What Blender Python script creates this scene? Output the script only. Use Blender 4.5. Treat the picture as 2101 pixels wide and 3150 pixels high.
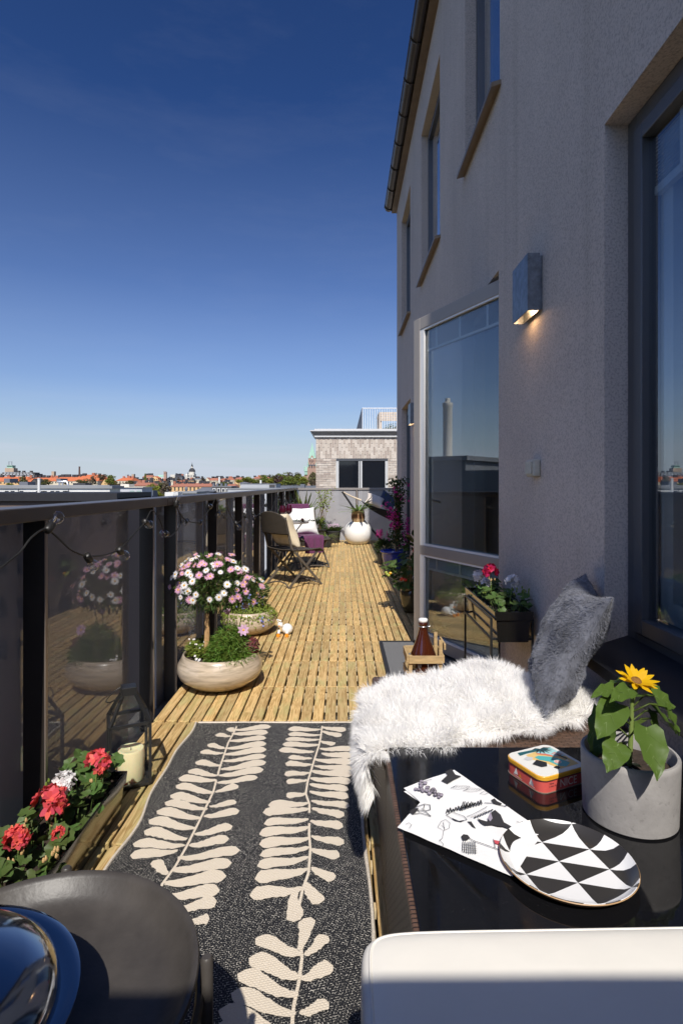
import bpy, math, random
from mathutils import Vector, Matrix, Quaternion, noise as mnoise
rad = math.radians
for _o in list(bpy.data.objects): bpy.data.objects.remove(_o)
scene = bpy.context.scene
COL = scene.collection

# ------------------------------------------------------------------ camera
CAMH = 1.17
cam_d = bpy.data.cameras.new('camera')
cam = bpy.data.objects.new('camera', cam_d); COL.objects.link(cam)
cam.location = (0, 0, CAMH); cam.rotation_euler = (rad(90), 0, 0)
cam_d.sensor_fit = 'AUTO'; cam_d.sensor_width = 36; cam_d.lens = 20.0
cam_d.shift_y = -85/3150; cam_d.shift_x = -0.001
cam_d.clip_start = 0.02; cam_d.clip_end = 20000
scene.camera = cam

# ------------------------------------------------------------------ world, sun, exposure
SUN = Vector((0.0185, -0.672, 0.740)).normalized()
world = bpy.data.worlds.new('World'); scene.world = world; world.use_nodes = True
nt = world.node_tree; nt.nodes.clear()
out = nt.nodes.new('ShaderNodeOutputWorld'); bg = nt.nodes.new('ShaderNodeBackground')
sky = nt.nodes.new('ShaderNodeTexSky'); sky.sky_type = 'NISHITA'; sky.sun_disc = False
sky.sun_elevation = math.asin(SUN.z); sky.sun_rotation = math.pi - math.atan2(SUN.x, -SUN.y)
sky.altitude = 60; sky.air_density = 1.0; sky.dust_density = 1.6; sky.ozone_density = 8.0
bg.inputs['Strength'].default_value = 0.090
# deep, polarised blue: one contrast curve over the whole sky
pre = nt.nodes.new('ShaderNodeVectorMath'); pre.operation = 'SCALE'; pre.inputs['Scale'].default_value = .60
gam = nt.nodes.new('ShaderNodeGamma'); gam.inputs[1].default_value = 1.55
# pale haze towards the horizon, the same all the way round
hz_mix = nt.nodes.new('ShaderNodeMix'); hz_mix.data_type = 'RGBA'; hz_mix.inputs[7].default_value = (6.2, 7.0, 7.9, 1)
hz_r = nt.nodes.new('ShaderNodeValToRGB'); e = hz_r.color_ramp.elements; e[0].position = 0; e[0].color = (.9,.9,.9,1); e[1].position = .55; e[1].color = (0,0,0,1)
for p_, v_ in ((.05,.74),(.10,.48),(.17,.26),(.32,.085)): n_ = e.new(p_); n_.color = (v_,v_,v_,1)
# thin, low streaks of cloud, all the way round the horizon
tc = nt.nodes.new('ShaderNodeTexCoord'); sep = nt.nodes.new('ShaderNodeSeparateXYZ')
mp = nt.nodes.new('ShaderNodeMapping'); mp.inputs['Scale'].default_value = (2.2, 2.2, 34)
nz = nt.nodes.new('ShaderNodeTexNoise'); nz.inputs['Scale'].default_value = 1.7; nz.inputs['Detail'].default_value = 7
r1 = nt.nodes.new('ShaderNodeValToRGB'); r1.color_ramp.elements[0].position = .47; r1.color_ramp.elements[1].position = .70
r2 = nt.nodes.new('ShaderNodeValToRGB')
e = r2.color_ramp.elements; e[0].position = 0.0; e[0].color = (1, 1, 1, 1); e[1].position = .16; e[1].color = (0, 0, 0, 1)
n_ = e.new(.05); n_.color = (.85, .85, .85, 1); n_ = e.new(.085); n_.color = (.22, .22, .22, 1)
mu = nt.nodes.new('ShaderNodeMath'); mu.operation = 'MULTIPLY'
mu2 = nt.nodes.new('ShaderNodeMath'); mu2.operation = 'MULTIPLY'; mu2.inputs[1].default_value = .55
mix = nt.nodes.new('ShaderNodeMix'); mix.data_type = 'RGBA'
L = nt.links.new
L(tc.outputs['Generated'], sep.inputs[0]); L(sep.outputs[2], hz_r.inputs[0]); L(hz_r.outputs[0], hz_mix.inputs[0]); L(tc.outputs['Generated'], mp.inputs[0]); L(mp.outputs[0], nz.inputs['Vector'])
L(nz.outputs[0], r1.inputs[0]); L(sep.outputs[2], r2.inputs[0]); L(r1.outputs[0], mu.inputs[0]); L(r2.outputs[0], mu.inputs[1])
L(mu.outputs[0], mu2.inputs[0]); L(mu2.outputs[0], mix.inputs[0]); L(sky.outputs[0], pre.inputs[0]); L(pre.outputs[0], gam.inputs[0]); L(gam.outputs[0], hz_mix.inputs[6]); L(hz_mix.outputs[2], mix.inputs[6]); mix.inputs[7].default_value = (6.2, 6.6, 8.0, 1)
L(mix.outputs[2], bg.inputs[0]); L(bg.outputs[0], out.inputs[0])

# very faint high wisps
mp5 = nt.nodes.new('ShaderNodeMapping'); mp5.inputs['Scale'].default_value = (1.6, 1.6, 7); mp5.inputs['Rotation'].default_value = (0, rad(14), rad(30))
nz5 = nt.nodes.new('ShaderNodeTexNoise'); nz5.inputs['Scale'].default_value = 2.3; nz5.inputs['Detail'].default_value = 8; nz5.inputs['Roughness'].default_value = .62
r5 = nt.nodes.new('ShaderNodeValToRGB'); r5.color_ramp.elements[0].position = .50; r5.color_ramp.elements[1].position = .80; r5.color_ramp.elements[1].color = (.03,.03,.03,1)
mix5 = nt.nodes.new('ShaderNodeMix'); mix5.data_type = 'RGBA'; mix5.inputs[7].default_value = (6.6, 7.0, 7.8, 1)
L(tc.outputs['Generated'], mp5.inputs[0]); L(mp5.outputs[0], nz5.inputs['Vector']); L(nz5.outputs[0], r5.inputs[0]); L(r5.outputs[0], mix5.inputs[0]); L(mix.outputs[2], mix5.inputs[6]); L(mix5.outputs[2], bg.inputs[0])
sun_d = bpy.data.lights.new('sun', 'SUN'); sun_d.energy = 4.6; sun_d.angle = rad(.53); sun_d.color = (1, .95, .87)
sun = bpy.data.objects.new('sun', sun_d); COL.objects.link(sun)
sun.rotation_euler = (-SUN).to_track_quat('-Z', 'Y').to_euler(); sun.location = SUN*40
vs = scene.view_settings; scene.display_settings.display_device = 'sRGB'
vs.view_transform = 'Standard'; vs.look = 'None'; vs.exposure = 0.18; vs.gamma = 1.0; vs.use_curve_mapping = False
cy = scene.cycles
cy.use_denoising = True
cy.max_bounces = 12; cy.diffuse_bounces = 9; cy.glossy_bounces = 4; cy.transmission_bounces = 6; cy.transparent_max_bounces = 24
cy.caustics_reflective = False; cy.caustics_refractive = False; cy.sample_clamp_indirect = 6.0

# ------------------------------------------------------------------ helpers
def PX(px, py, Y):                       # photograph measure -> place, at a known distance
    return Vector(((px-1053)*Y/1750, Y, CAMH-(py-1490)*Y/1750))
def GP(px, py, z=0.0):                   # ... on a level surface of height z
    Y = 1750*(CAMH-z)/(py-1490); return Vector(((px-1053)*Y/1750, Y, z))
def XP(px, py, X):                       # ... on the upright plane at X
    Y = X*1750/(px-1053); return Vector((X, Y, CAMH-(py-1490)*Y/1750))

def tag(o, label=None, cat=None, group=None, kind=None):
    if label: o['label'] = label
    if cat: o['category'] = cat
    if group: o['group'] = group
    if kind: o['kind'] = kind
    return o
def thing(name, label, cat, loc=(0, 0, 0), rz=0.0, group=None):
    o = bpy.data.objects.new(name, None); COL.objects.link(o); o.empty_display_size = .1
    o.location = loc; o.rotation_euler = (0, 0, rz)
    return tag(o, label, cat, group)
def copy_tree(o, parent=None):
    c = o.copy(); COL.objects.link(c); c.parent = parent
    for ch in list(o.children): copy_tree(ch, c)
    return c

class MB:
    def __init__(s): s.v = []; s.f = []; s.m = []
    def add(s, vs_, fs, mi=0):
        k = len(s.v); s.v.extend([tuple(q) for q in vs_])
        for f in fs: s.f.append(tuple(i+k for i in f)); s.m.append(mi)
        return s
    def box(s, x0, x1, y0, y1, z0, z1, mi=0):
        return s.add([(x0,y0,z0),(x1,y0,z0),(x1,y1,z0),(x0,y1,z0),(x0,y0,z1),(x1,y0,z1),(x1,y1,z1),(x0,y1,z1)],
              [(3,2,1,0),(4,5,6,7),(0,1,5,4),(1,2,6,5),(2,3,7,6),(3,0,4,7)], mi)
    def bar(s, a, b, w, h, up=(0,0,1), mi=0):      # box beam from a to b
        a, b = Vector(a), Vector(b); d = (b-a).normalized(); u = Vector(up)
        if abs(d.dot(u)) > .98: u = Vector((1, 0, 0))
        sx = d.cross(u).normalized(); uy = sx.cross(d).normalized()
        vv = []
        for p in (a, b):
            for i, j in ((-1,-1),(1,-1),(1,1),(-1,1)): vv.append(p+sx*(i*w/2)+uy*(j*h/2))
        return s.add(vv, [(3,2,1,0),(4,5,6,7),(0,1,5,4),(1,2,6,5),(2,3,7,6),(3,0,4,7)], mi)
    def tube(s, pts, r, n=8, mi=0, cap=True, up=None):
        pts = [Vector(p) for p in pts]; k = len(pts)
        rs = r if isinstance(r, (list, tuple)) else [r]*k
        vv = []; fs = []; prev = None
        for i, p in enumerate(pts):
            d = (pts[min(i+1, k-1)]-pts[max(i-1, 0)])
            d = d.normalized() if d.length > 1e-9 else Vector((0,0,1))
            if prev is None:
                ref = Vector((0,0,1)) if abs(d.z) < .9 else Vector((1,0,0)); sx = d.cross(ref).normalized()
            else:
                sx = (prev-d*prev.dot(d)); sx = sx.normalized() if sx.length > 1e-6 else d.orthogonal().normalized()
            prev = sx; sy = d.cross(sx)
            for j in range(n):
                a = 2*math.pi*j/n; vv.append(p+(sx*math.cos(a)+sy*math.sin(a))*rs[i])
        for i in range(k-1):
            for j in range(n): fs.append((i*n+j, i*n+(j+1)%n, (i+1)*n+(j+1)%n, (i+1)*n+j))
        if cap: fs.append(tuple(range(n-1, -1, -1))); fs.append(tuple((k-1)*n+j for j in range(n)))
        return s.add(vv, fs, mi)
    def lathe(s, prof, n=32, c=(0,0,0), mi=0, close=True):
        vv = []; fs = []; k = len(prof)
        for r, z in prof:
            for j in range(n):
                a = 2*math.pi*j/n; vv.append((c[0]+max(r,1e-5)*math.cos(a), c[1]+max(r,1e-5)*math.sin(a), c[2]+z))
        for i in range(k-1):
            for j in range(n): fs.append((i*n+j, i*n+(j+1)%n, (i+1)*n+(j+1)%n, (i+1)*n+j))
        if close: fs.append(tuple(range(n-1,-1,-1))); fs.append(tuple((k-1)*n+j for j in range(n)))
        return s.add(vv, fs, mi)
    def prism(s, pts, z0, z1, mi=0):
        n = len(pts); vv = [(p[0],p[1],z0) for p in pts]+[(p[0],p[1],z1) for p in pts]
        fs = [tuple(range(n-1,-1,-1)), tuple(range(n,2*n))]+[(i,(i+1)%n,n+(i+1)%n,n+i) for i in range(n)]
        return s.add(vv, fs, mi)
    def grid(s, fn, nu, nv, mi=0, wrap_u=False):
        vv = [fn(i/nu, j/nv) for j in range(nv+1) for i in range(nu if wrap_u else nu+1)]
        w = nu if wrap_u else nu+1
        fs = [(j*w+i, j*w+(i+1)%w, (j+1)*w+(i+1)%w, (j+1)*w+i) for j in range(nv) for i in range(nu)]
        return s.add(vv, fs, mi)
    def blade(s, p, d, side, l, w, bend=0.0, mi=0, seg=3, taper=.05, base=.35):
        p = Vector(p); d = Vector(d).normalized(); sd = Vector(side); sd = (sd-d*sd.dot(d))
        sd = sd.normalized() if sd.length > 1e-5 else d.orthogonal().normalized()
        vv = []; q = p.copy(); dd = d.copy()
        for i in range(seg+1):
            t = i/seg
            ww = w*(base+(1-base)*math.sin(math.pi*min(t*1.15, 1)**.8) if t < .99 else taper)*.5
            vv += [q-sd*ww, q+sd*ww]
            dd = (dd+Vector((0,0,-bend/seg))).normalized(); q = q+dd*(l/seg)
        return s.add(vv, [(2*i,2*i+1,2*i+3,2*i+2) for i in range(seg)], mi)
    def card(s, p, nrm, l, w, rng, mi=0):               # rhombic leaf
        n = Vector(nrm).normalized(); a = n.orthogonal().normalized(); a.rotate(Quaternion(n, rng.uniform(0, 6.283))); b = n.cross(a)
        p = Vector(p)
        return s.add([p-a*l*.5, p+b*w*.5-a*l*.05+n*w*.12, p+a*l*.5, p-b*w*.5-a*l*.05+n*w*.12], [(0,1,2,3)], mi)
    def build(s, name, mats, parent=None, smooth=None, world=False, loc=None, bevel=None):
        me = bpy.data.meshes.new(name)
        vv = s.v
        off = Vector(parent.location) if (world and parent is not None) else None
        if off is not None: vv = [(a-off.x, b-off.y, c-off.z) for a, b, c in vv]
        me.from_pydata(vv, [], s.f)
        if not isinstance(mats, (list, tuple)): mats = [mats]
        for m_ in mats: me.materials.append(m_)
        if len(mats) > 1: me.polygons.foreach_set('material_index', s.m)
        if smooth is not None:
            me.polygons.foreach_set('use_smooth', [True]*len(me.polygons))
            if smooth < 180: me.set_sharp_from_angle(angle=rad(smooth))
        me.update()
        o = bpy.data.objects.new(name, me); COL.objects.link(o)
        if parent is not None: o.parent = parent
        if loc is not None: o.location = loc
        if bevel:
            b = o.modifiers.new('bevel', 'BEVEL'); b.width = bevel; b.segments = 3; b.limit_method = 'ANGLE'; b.angle_limit = rad(40)
        return o
def inst(name, mesh, parent, loc=(0,0,0), rot=None, scale=None):
    o = bpy.data.objects.new(name, mesh); COL.objects.link(o); o.parent = parent; o.location = loc
    if rot is not None: o.rotation_euler = rot
    if scale is not None: o.scale = (scale,)*3 if not hasattr(scale, '__len__') else scale
    return o

# ------------------------------------------------------------------ materials
MAT = {}
def new_mat(name):
    m = bpy.data.materials.new(name); m.use_nodes = True; MAT[name] = m
    t = m.node_tree; b = t.nodes['Principled BSDF']; return m, t, b
def sock(b, n, v):
    if n in b.inputs: b.inputs[n].default_value = v
def pm(name, col, rough=.55, metal=0.0, var=0.0, vscale=8.0, bump=0.0, bscale=60.0, spec=.5, coat=0.0, stretch=(1,1,1), sheen=0.0, trans=0.0, emit=None):
    """a Principled material with mottled colour and fine relief"""
    m, t, b = new_mat(name); c = tuple(col)+(1,)
    sock(b, 'Base Color', c); sock(b, 'Roughness', rough); sock(b, 'Metallic', metal); sock(b, 'Specular IOR Level', spec)
    sock(b, 'Coat Weight', coat); sock(b, 'Coat Roughness', .08); sock(b, 'Sheen Weight', sheen)
    if emit: sock(b, 'Emission Color', tuple(emit[0])+(1,)); sock(b, 'Emission Strength', emit[1])
    ge = t.nodes.new('ShaderNodeNewGeometry'); mpn = t.nodes.new('ShaderNodeMapping'); mpn.inputs['Scale'].default_value = stretch
    t.links.new(ge.outputs['Position'], mpn.inputs[0])
    if var:
        n = t.nodes.new('ShaderNodeTexNoise'); n.inputs['Scale'].default_value = vscale; n.inputs['Detail'].default_value = 6; n.inputs['Roughness'].default_value = .65
        t.links.new(mpn.outputs[0], n.inputs['Vector'])
        rp = t.nodes.new('ShaderNodeValToRGB'); rp.color_ramp.elements[0].position = .3; rp.color_ramp.elements[1].position = .7
        rp.color_ramp.elements[0].color = tuple(x*(1-var) for x in col)+(1,); rp.color_ramp.elements[1].color = tuple(min(1, x*(1+var)) for x in col)+(1,)
        t.links.new(n.outputs[0], rp.inputs[0]); t.links.new(rp.outputs[0], b.inputs['Base Color'])
    if bump:
        n2 = t.nodes.new('ShaderNodeTexNoise'); n2.inputs['Scale'].default_value = bscale; n2.inputs['Detail'].default_value = 4
        t.links.new(mpn.outputs[0], n2.inputs['Vector'])
        bp = t.nodes.new('ShaderNodeBump'); bp.inputs['Strength'].default_value = bump; bp.inputs['Distance'].default_value = .004
        t.links.new(n2.outputs[0], bp.inputs['Height']); t.links.new(bp.outputs[0], b.inputs['Normal'])
    return m
def leafmat(name, col, var=.35, trans=.35, rough=.5):
    """thin leaf or petal: some of the light passes through; every leaf a little different"""
    m, t, b = new_mat(name); sock(b, 'Roughness', rough); sock(b, 'Specular IOR Level', .3)
    ge = t.nodes.new('ShaderNodeNewGeometry'); hs = t.nodes.new('ShaderNodeHueSaturation')
    hs.inputs['Color'].default_value = tuple(col)+(1,)
    mr = t.nodes.new('ShaderNodeMapRange'); mr.inputs[3].default_value = 1-var; mr.inputs[4].default_value = 1+var
    mh = t.nodes.new('ShaderNodeMapRange'); mh.inputs[3].default_value = .5-.035*var/.35; mh.inputs[4].default_value = .5+.025*var/.35
    t.links.new(ge.outputs['Random Per Island'], mr.inputs[0]); t.links.new(mr.outputs[0], hs.inputs['Value'])
    t.links.new(ge.outputs['Random Per Island'], mh.inputs[0]); t.links.new(mh.outputs[0], hs.inputs['Hue'])
    t.links.new(hs.outputs[0], b.inputs['Base Color'])
    tr = t.nodes.new('ShaderNodeBsdfTranslucent'); t.links.new(hs.outputs[0], tr.inputs[0])
    mx = t.nodes.new('ShaderNodeMixShader'); mx.inputs[0].default_value = trans
    t.links.new(b.outputs[0], mx.inputs[1]); t.links.new(tr.outputs[0], mx.inputs[2])
    t.links.new(mx.outputs[0], t.nodes['Material Output'].inputs[0]); return m
def glass(name, tint=(.9,.92,.93), ior=1.5, milky=None, milk=0.0, rough=0.0, boost=1.0):
    """sheet glass: see-through tint, optional milky body, mirror by Fresnel"""
    m, t, b = new_mat(name); t.nodes.remove(b)
    tr = t.nodes.new('ShaderNodeBsdfTransparent'); tr.inputs[0].default_value = tuple(tint)+(1,)
    gl = t.nodes.new('ShaderNodeBsdfGlossy'); gl.inputs['Roughness'].default_value = rough; gl.inputs[0].default_value = (.97,.98,1,1)
    # Schlick reflectance, the same from either side of the sheet
    ge = t.nodes.new('ShaderNodeNewGeometry'); dp = t.nodes.new('ShaderNodeVectorMath'); dp.operation = 'DOT_PRODUCT'
    t.links.new(ge.outputs['Normal'], dp.inputs[0]); t.links.new(ge.outputs['Incoming'], dp.inputs[1])
    ab = t.nodes.new('ShaderNodeMath'); ab.operation = 'ABSOLUTE'; t.links.new(dp.outputs['Value'], ab.inputs[0])
    om = t.nodes.new('ShaderNodeMath'); om.operation = 'SUBTRACT'; om.inputs[0].default_value = 1; om.use_clamp = True; t.links.new(ab.outputs[0], om.inputs[1])
    pw = t.nodes.new('ShaderNodeMath'); pw.operation = 'POWER'; pw.inputs[1].default_value = 4.6; t.links.new(om.outputs[0], pw.inputs[0])
    f0 = ((ior-1)/(ior+1))**2
    fr = t.nodes.new('ShaderNodeMath'); fr.operation = 'MULTIPLY_ADD'; fr.inputs[1].default_value = 1-f0; fr.inputs[2].default_value = f0; t.links.new(pw.outputs[0], fr.inputs[0])
    mb = t.nodes.new('ShaderNodeMath'); mb.operation = 'MULTIPLY'; mb.inputs[1].default_value = boost; mb.use_clamp = True
    mx = t.nodes.new('ShaderNodeMixShader'); src = tr
    if milky is not None:
        df = t.nodes.new('ShaderNodeBsdfDiffuse'); df.inputs[0].default_value = tuple(milky)+(1,)
        m1 = t.nodes.new('ShaderNodeMixShader'); m1.inputs[0].default_value = milk
        t.links.new(tr.outputs[0], m1.inputs[1]); t.links.new(df.outputs[0], m1.inputs[2]); src = m1
    t.links.new(fr.outputs[0], mb.inputs[0]); t.links.new(mb.outputs[0], mx.inputs[0]); t.links.new(src.outputs[0], mx.inputs[1]); t.links.new(gl.outputs[0], mx.inputs[2])
    t.links.new(mx.outputs[0], t.nodes['Material Output'].inputs[0]); return m

# decking timber: each slat its own tone, with lengthwise grain, knots and streaks
def wood_mat(name, c0, c1, c2, green=(.40,.40,.17)):
    m, t, b = new_mat(name); N = t.nodes.new; l = t.links.new
    ge = N('ShaderNodeNewGeometry'); oi = N('ShaderNodeObjectInfo')
    ad = N('ShaderNodeMath'); ad.operation = 'ADD'; l(oi.outputs['Random'], ad.inputs[0]); l(ge.outputs['Random Per Island'], ad.inputs[1])
    fr = N('ShaderNodeMath'); fr.operation = 'FRACT'; l(ad.outputs[0], fr.inputs[0])
    sc = N('ShaderNodeMath'); sc.operation = 'MULTIPLY'; sc.inputs[1].default_value = 37.0; l(fr.outputs[0], sc.inputs[0])
    cm = N('ShaderNodeCombineXYZ'); l(sc.outputs[0], cm.inputs[0]); l(sc.outputs[0], cm.inputs[2])
    va = N('ShaderNodeVectorMath'); l(ge.outputs['Position'], va.inputs[0]); l(cm.outputs[0], va.inputs[1])
    mp_ = N('ShaderNodeMapping'); mp_.inputs['Scale'].default_value = (38, 2.2, 38); l(va.outputs[0], mp_.inputs[0])
    n1 = N('ShaderNodeTexNoise'); n1.inputs['Scale'].default_value = 1.6; n1.inputs['Detail'].default_value = 5; n1.inputs['Distortion'].default_value = 1.4; l(mp_.outputs[0], n1.inputs['Vector'])
    wv = N('ShaderNodeMath'); wv.operation = 'MULTIPLY'; wv.inputs[1].default_value = 26; l(n1.outputs[0], wv.inputs[0])
    sn = N('ShaderNodeMath'); sn.operation = 'SINE'; l(wv.outputs[0], sn.inputs[0])
    g = N('ShaderNodeMapRange'); g.inputs[1].default_value = -1; g.inputs[2].default_value = 1; l(sn.outputs[0], g.inputs[0])
    rp = N('ShaderNodeValToRGB'); e_ = rp.color_ramp.elements; e_[0].color = tuple(c0)+(1,); e_[1].color = tuple(c1)+(1,); e_[0].position = .05; e_[1].position = .8; l(g.outputs[0], rp.inputs[0])
    # tone per slat
    rt = N('ShaderNodeValToRGB'); e_ = rt.color_ramp.elements; e_[0].color = (.74,.76,.76,1); e_[1].color = (1.12,1.08,1.0,1); q = e_.new(.5); q.color = (.97,.95,.92,1); l(fr.outputs[0], rt.inputs[0])
    mu_ = N('ShaderNodeMix'); mu_.data_type = 'RGBA'; mu_.blend_type = 'MULTIPLY'; mu_.inputs[0].default_value = 1; l(rp.outputs[0], mu_.inputs[6]); l(rt.outputs[0], mu_.inputs[7])
    # broad grey-green streaks of the pressure treatment, and knots
    n2 = N('ShaderNodeTexNoise'); n2.inputs['Scale'].default_value = 5.5; n2.inputs['Detail'].default_value = 3
    mp2 = N('ShaderNodeMapping'); mp2.inputs['Scale'].default_value = (2.2, .9, 1); l(va.outputs[0], mp2.inputs[0]); l(mp2.outputs[0], n2.inputs['Vector'])
    r3 = N('ShaderNodeValToRGB'); r3.color_ramp.elements[0].position = .5; r3.color_ramp.elements[1].position = .72; r3.color_ramp.elements[1].color = (.55,.55,.55,1); l(n2.outputs[0], r3.inputs[0])
    m2 = N('ShaderNodeMix'); m2.data_type = 'RGBA'; l(r3.outputs[0], m2.inputs[0]); l(mu_.outputs[2], m2.inputs[6]); m2.inputs[7].default_value = tuple(green)+(1,)
    vo = N('ShaderNodeTexVoronoi'); vo.inputs['Scale'].default_value = 4.2; mp3 = N('ShaderNodeMapping'); mp3.inputs['Scale'].default_value = (1.5, .8, 1); l(va.outputs[0], mp3.inputs[0]); l(mp3.outputs[0], vo.inputs['Vector'])
    r4 = N('ShaderNodeValToRGB'); r4.color_ramp.elements[0].position = .03; r4.color_ramp.elements[1].position = .085; r4.color_ramp.elements[0].color = (.75,.75,.75,1); r4.color_ramp.elements[1].color = (0,0,0,1); l(vo.outputs['Distance'], r4.inputs[0])
    m3 = N('ShaderNodeMix'); m3.data_type = 'RGBA'; l(r4.outputs[0], m3.inputs[0]); l(m2.outputs[2], m3.inputs[6]); m3.inputs[7].default_value = tuple(c2)+(1,)
    l(m3.outputs[2], b.inputs['Base Color']); sock(b, 'Roughness', .72); sock(b, 'Specular IOR Level', .25)
    bp = N('ShaderNodeBump'); bp.inputs['Strength'].default_value = .35; bp.inputs['Distance'].default_value = .002; l(g.outputs[0], bp.inputs['Height']); l(bp.outputs[0], b.inputs['Normal'])
    return m
# woven strands (rattan, wicker): rows of strands crossing over and under
def weave_mat(name, light, dark, sx, sy, axis='XY', rough=.5, mort=.12, bump=.9):
    m, t, b = new_mat(name); N = t.nodes.new; l = t.links.new
    tcn = N('ShaderNodeTexCoord'); sp = N('ShaderNodeSeparateXYZ'); l(tcn.outputs['Object'], sp.inputs[0])
    cmb = N('ShaderNodeCombineXYZ'); ix = {'X':0,'Y':1,'Z':2}; l(sp.outputs[ix[axis[0]]], cmb.inputs[0]); l(sp.outputs[ix[axis[1]]], cmb.inputs[1])
    br = N('ShaderNodeTexBrick'); l(cmb.outputs[0], br.inputs['Vector'])
    br.inputs['Scale'].default_value = 1.0; br.inputs['Brick Width'].default_value = sx; br.inputs['Row Height'].default_value = sy
    br.inputs['Mortar Size'].default_value = sy*mort; br.inputs['Mortar Smooth'].default_value = .8; br.inputs['Bias'].default_value = 0
    br.inputs['Color1'].default_value = tuple(light)+(1,); br.inputs['Color2'].default_value = tuple(x*.72 for x in light)+(1,); br.inputs['Mortar'].default_value = tuple(dark)+(1,)
    nzz = N('ShaderNodeTexNoise'); nzz.inputs['Scale'].default_value = 45; l(tcn.outputs['Object'], nzz.inputs['Vector'])
    mm = N('ShaderNodeMix'); mm.data_type = 'RGBA'; mm.blend_type = 'MULTIPLY'; mm.inputs[0].default_value = .5; l(br.outputs[0], mm.inputs[6]); l(nzz.outputs[0], mm.inputs[7])
    l(mm.outputs[2], b.inputs['Base Color']); sock(b, 'Roughness', rough)
    iv = N('ShaderNodeMath'); iv.operation = 'SUBTRACT'; iv.inputs[0].default_value = 1; l(br.outputs['Fac'], iv.inputs[1])
    bp = N('ShaderNodeBump'); bp.inputs['Strength'].default_value = bump; bp.inputs['Distance'].default_value = .004; l(iv.outputs[0], bp.inputs['Height']); l(bp.outputs[0], b.inputs['Normal'])
    return m
# ------------------------------------------------------------------ common materials
wood = wood_mat('deck_timber', (.41,.26,.10), (.645,.45,.21), (.20,.10,.035))
stucco = pm('stucco_render', (.62,.54,.48), .92, var=.10, vscale=1.3, bump=1.0, bscale=200, spec=.15, stretch=(1,1,.45))
def add_speckle(m, scale, lo, hi, amt):
    t = m.node_tree; b = t.nodes['Principled BSDF']; l = t.links.new
    src = b.inputs['Base Color'].links[0].from_socket
    n = t.nodes.new('ShaderNodeTexNoise'); n.inputs['Scale'].default_value = scale; n.inputs['Detail'].default_value = 2
    ge = t.nodes.new('ShaderNodeNewGeometry'); l(ge.outputs['Position'], n.inputs['Vector'])
    r = t.nodes.new('ShaderNodeValToRGB'); r.color_ramp.elements[0].position = lo; r.color_ramp.elements[1].position = hi
    r.color_ramp.elements[0].color = (1-amt,)*3+(1,); r.color_ramp.elements[1].color = (1,1,1,1)
    l(n.outputs[0], r.inputs[0]); mm = t.nodes.new('ShaderNodeMix'); mm.data_type = 'RGBA'; mm.blend_type = 'MULTIPLY'; mm.inputs[0].default_value = 1
    l(src, mm.inputs[6]); l(r.outputs[0], mm.inputs[7]); l(mm.outputs[2], b.inputs['Base Color'])
add_speckle(stucco, 130, .36, .54, .26)
def add_streaks(m, sc, lo, hi, amt, stretch):
    t = m.node_tree; b = t.nodes['Principled BSDF']; l = t.links.new
    src = b.inputs['Base Color'].links[0].from_socket
    ge = t.nodes.new('ShaderNodeNewGeometry'); mp_ = t.nodes.new('ShaderNodeMapping'); mp_.inputs['Scale'].default_value = stretch; l(ge.outputs['Position'], mp_.inputs[0])
    n = t.nodes.new('ShaderNodeTexNoise'); n.inputs['Scale'].default_value = sc; n.inputs['Detail'].default_value = 4; l(mp_.outputs[0], n.inputs['Vector'])
    r = t.nodes.new('ShaderNodeValToRGB'); r.color_ramp.elements[0].position = lo; r.color_ramp.elements[1].position = hi
    r.color_ramp.elements[0].color = (1,1,1,1); r.color_ramp.elements[1].color = (1-amt, 1-amt, 1-amt*1.1, 1); l(n.outputs[0], r.inputs[0])
    mm = t.nodes.new('ShaderNodeMix'); mm.data_type = 'RGBA'; mm.blend_type = 'MULTIPLY'; mm.inputs[0].default_value = 1
    l(src, mm.inputs[6]); l(r.outputs[0], mm.inputs[7]); l(mm.outputs[2], b.inputs['Base Color'])
add_streaks(stucco, 2.2, .54, .78, .13, (1, 3.2, .12))
alu = pm('bronze_grey_aluminium', (.36,.32,.28), .45, metal=.15, var=.05, vscale=3)
alu_dark = pm('dark_frame_aluminium', (.10,.105,.115), .4, metal=.4, var=.06)
rail_metal = pm('railing_bronze_metal', (.10,.082,.072), .36, metal=.35, var=.08, vscale=5)
post_metal = pm('post_black_brown', (.034,.028,.024), .42, metal=.2, var=.1)
strip_metal = pm('pale_post_metal', (.36,.30,.26), .38, metal=.5)
black_metal = pm('black_painted_metal', (.018,.018,.018), .38, var=.15, vscale=20)
white_paint = pm('white_paint', (.80,.79,.75), .4, var=.03)
gutter_mat = pm('gutter_brown_sheet', (.060,.050,.045), .33, metal=.5, var=.12, vscale=4)
interior = pm('interior_plaster', (.30,.30,.30), .9)
in_floor = pm('interior_oak_floor', (.16,.10,.06), .5)
win_glass = glass('window_glass', (.82,.86,.87), 1.9, boost=1.35)
rail_glass = glass('smoked_railing_glass', (.52,.54,.60), 1.5, milky=(.36,.37,.41), milk=.52)
lightcop = pm('coping_sheet', (.45,.44,.43), .4, metal=.4)
concrete = pm('concrete', (.30,.29,.28), .9, var=.12, vscale=4, bump=.2)
sill_mat = pm('sill_sheet', (.26,.195,.13), .4, metal=.3, var=.1)
dark_sill = pm('dark_stone_sill', (.022,.022,.026), .45, var=.2, vscale=12)

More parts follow.
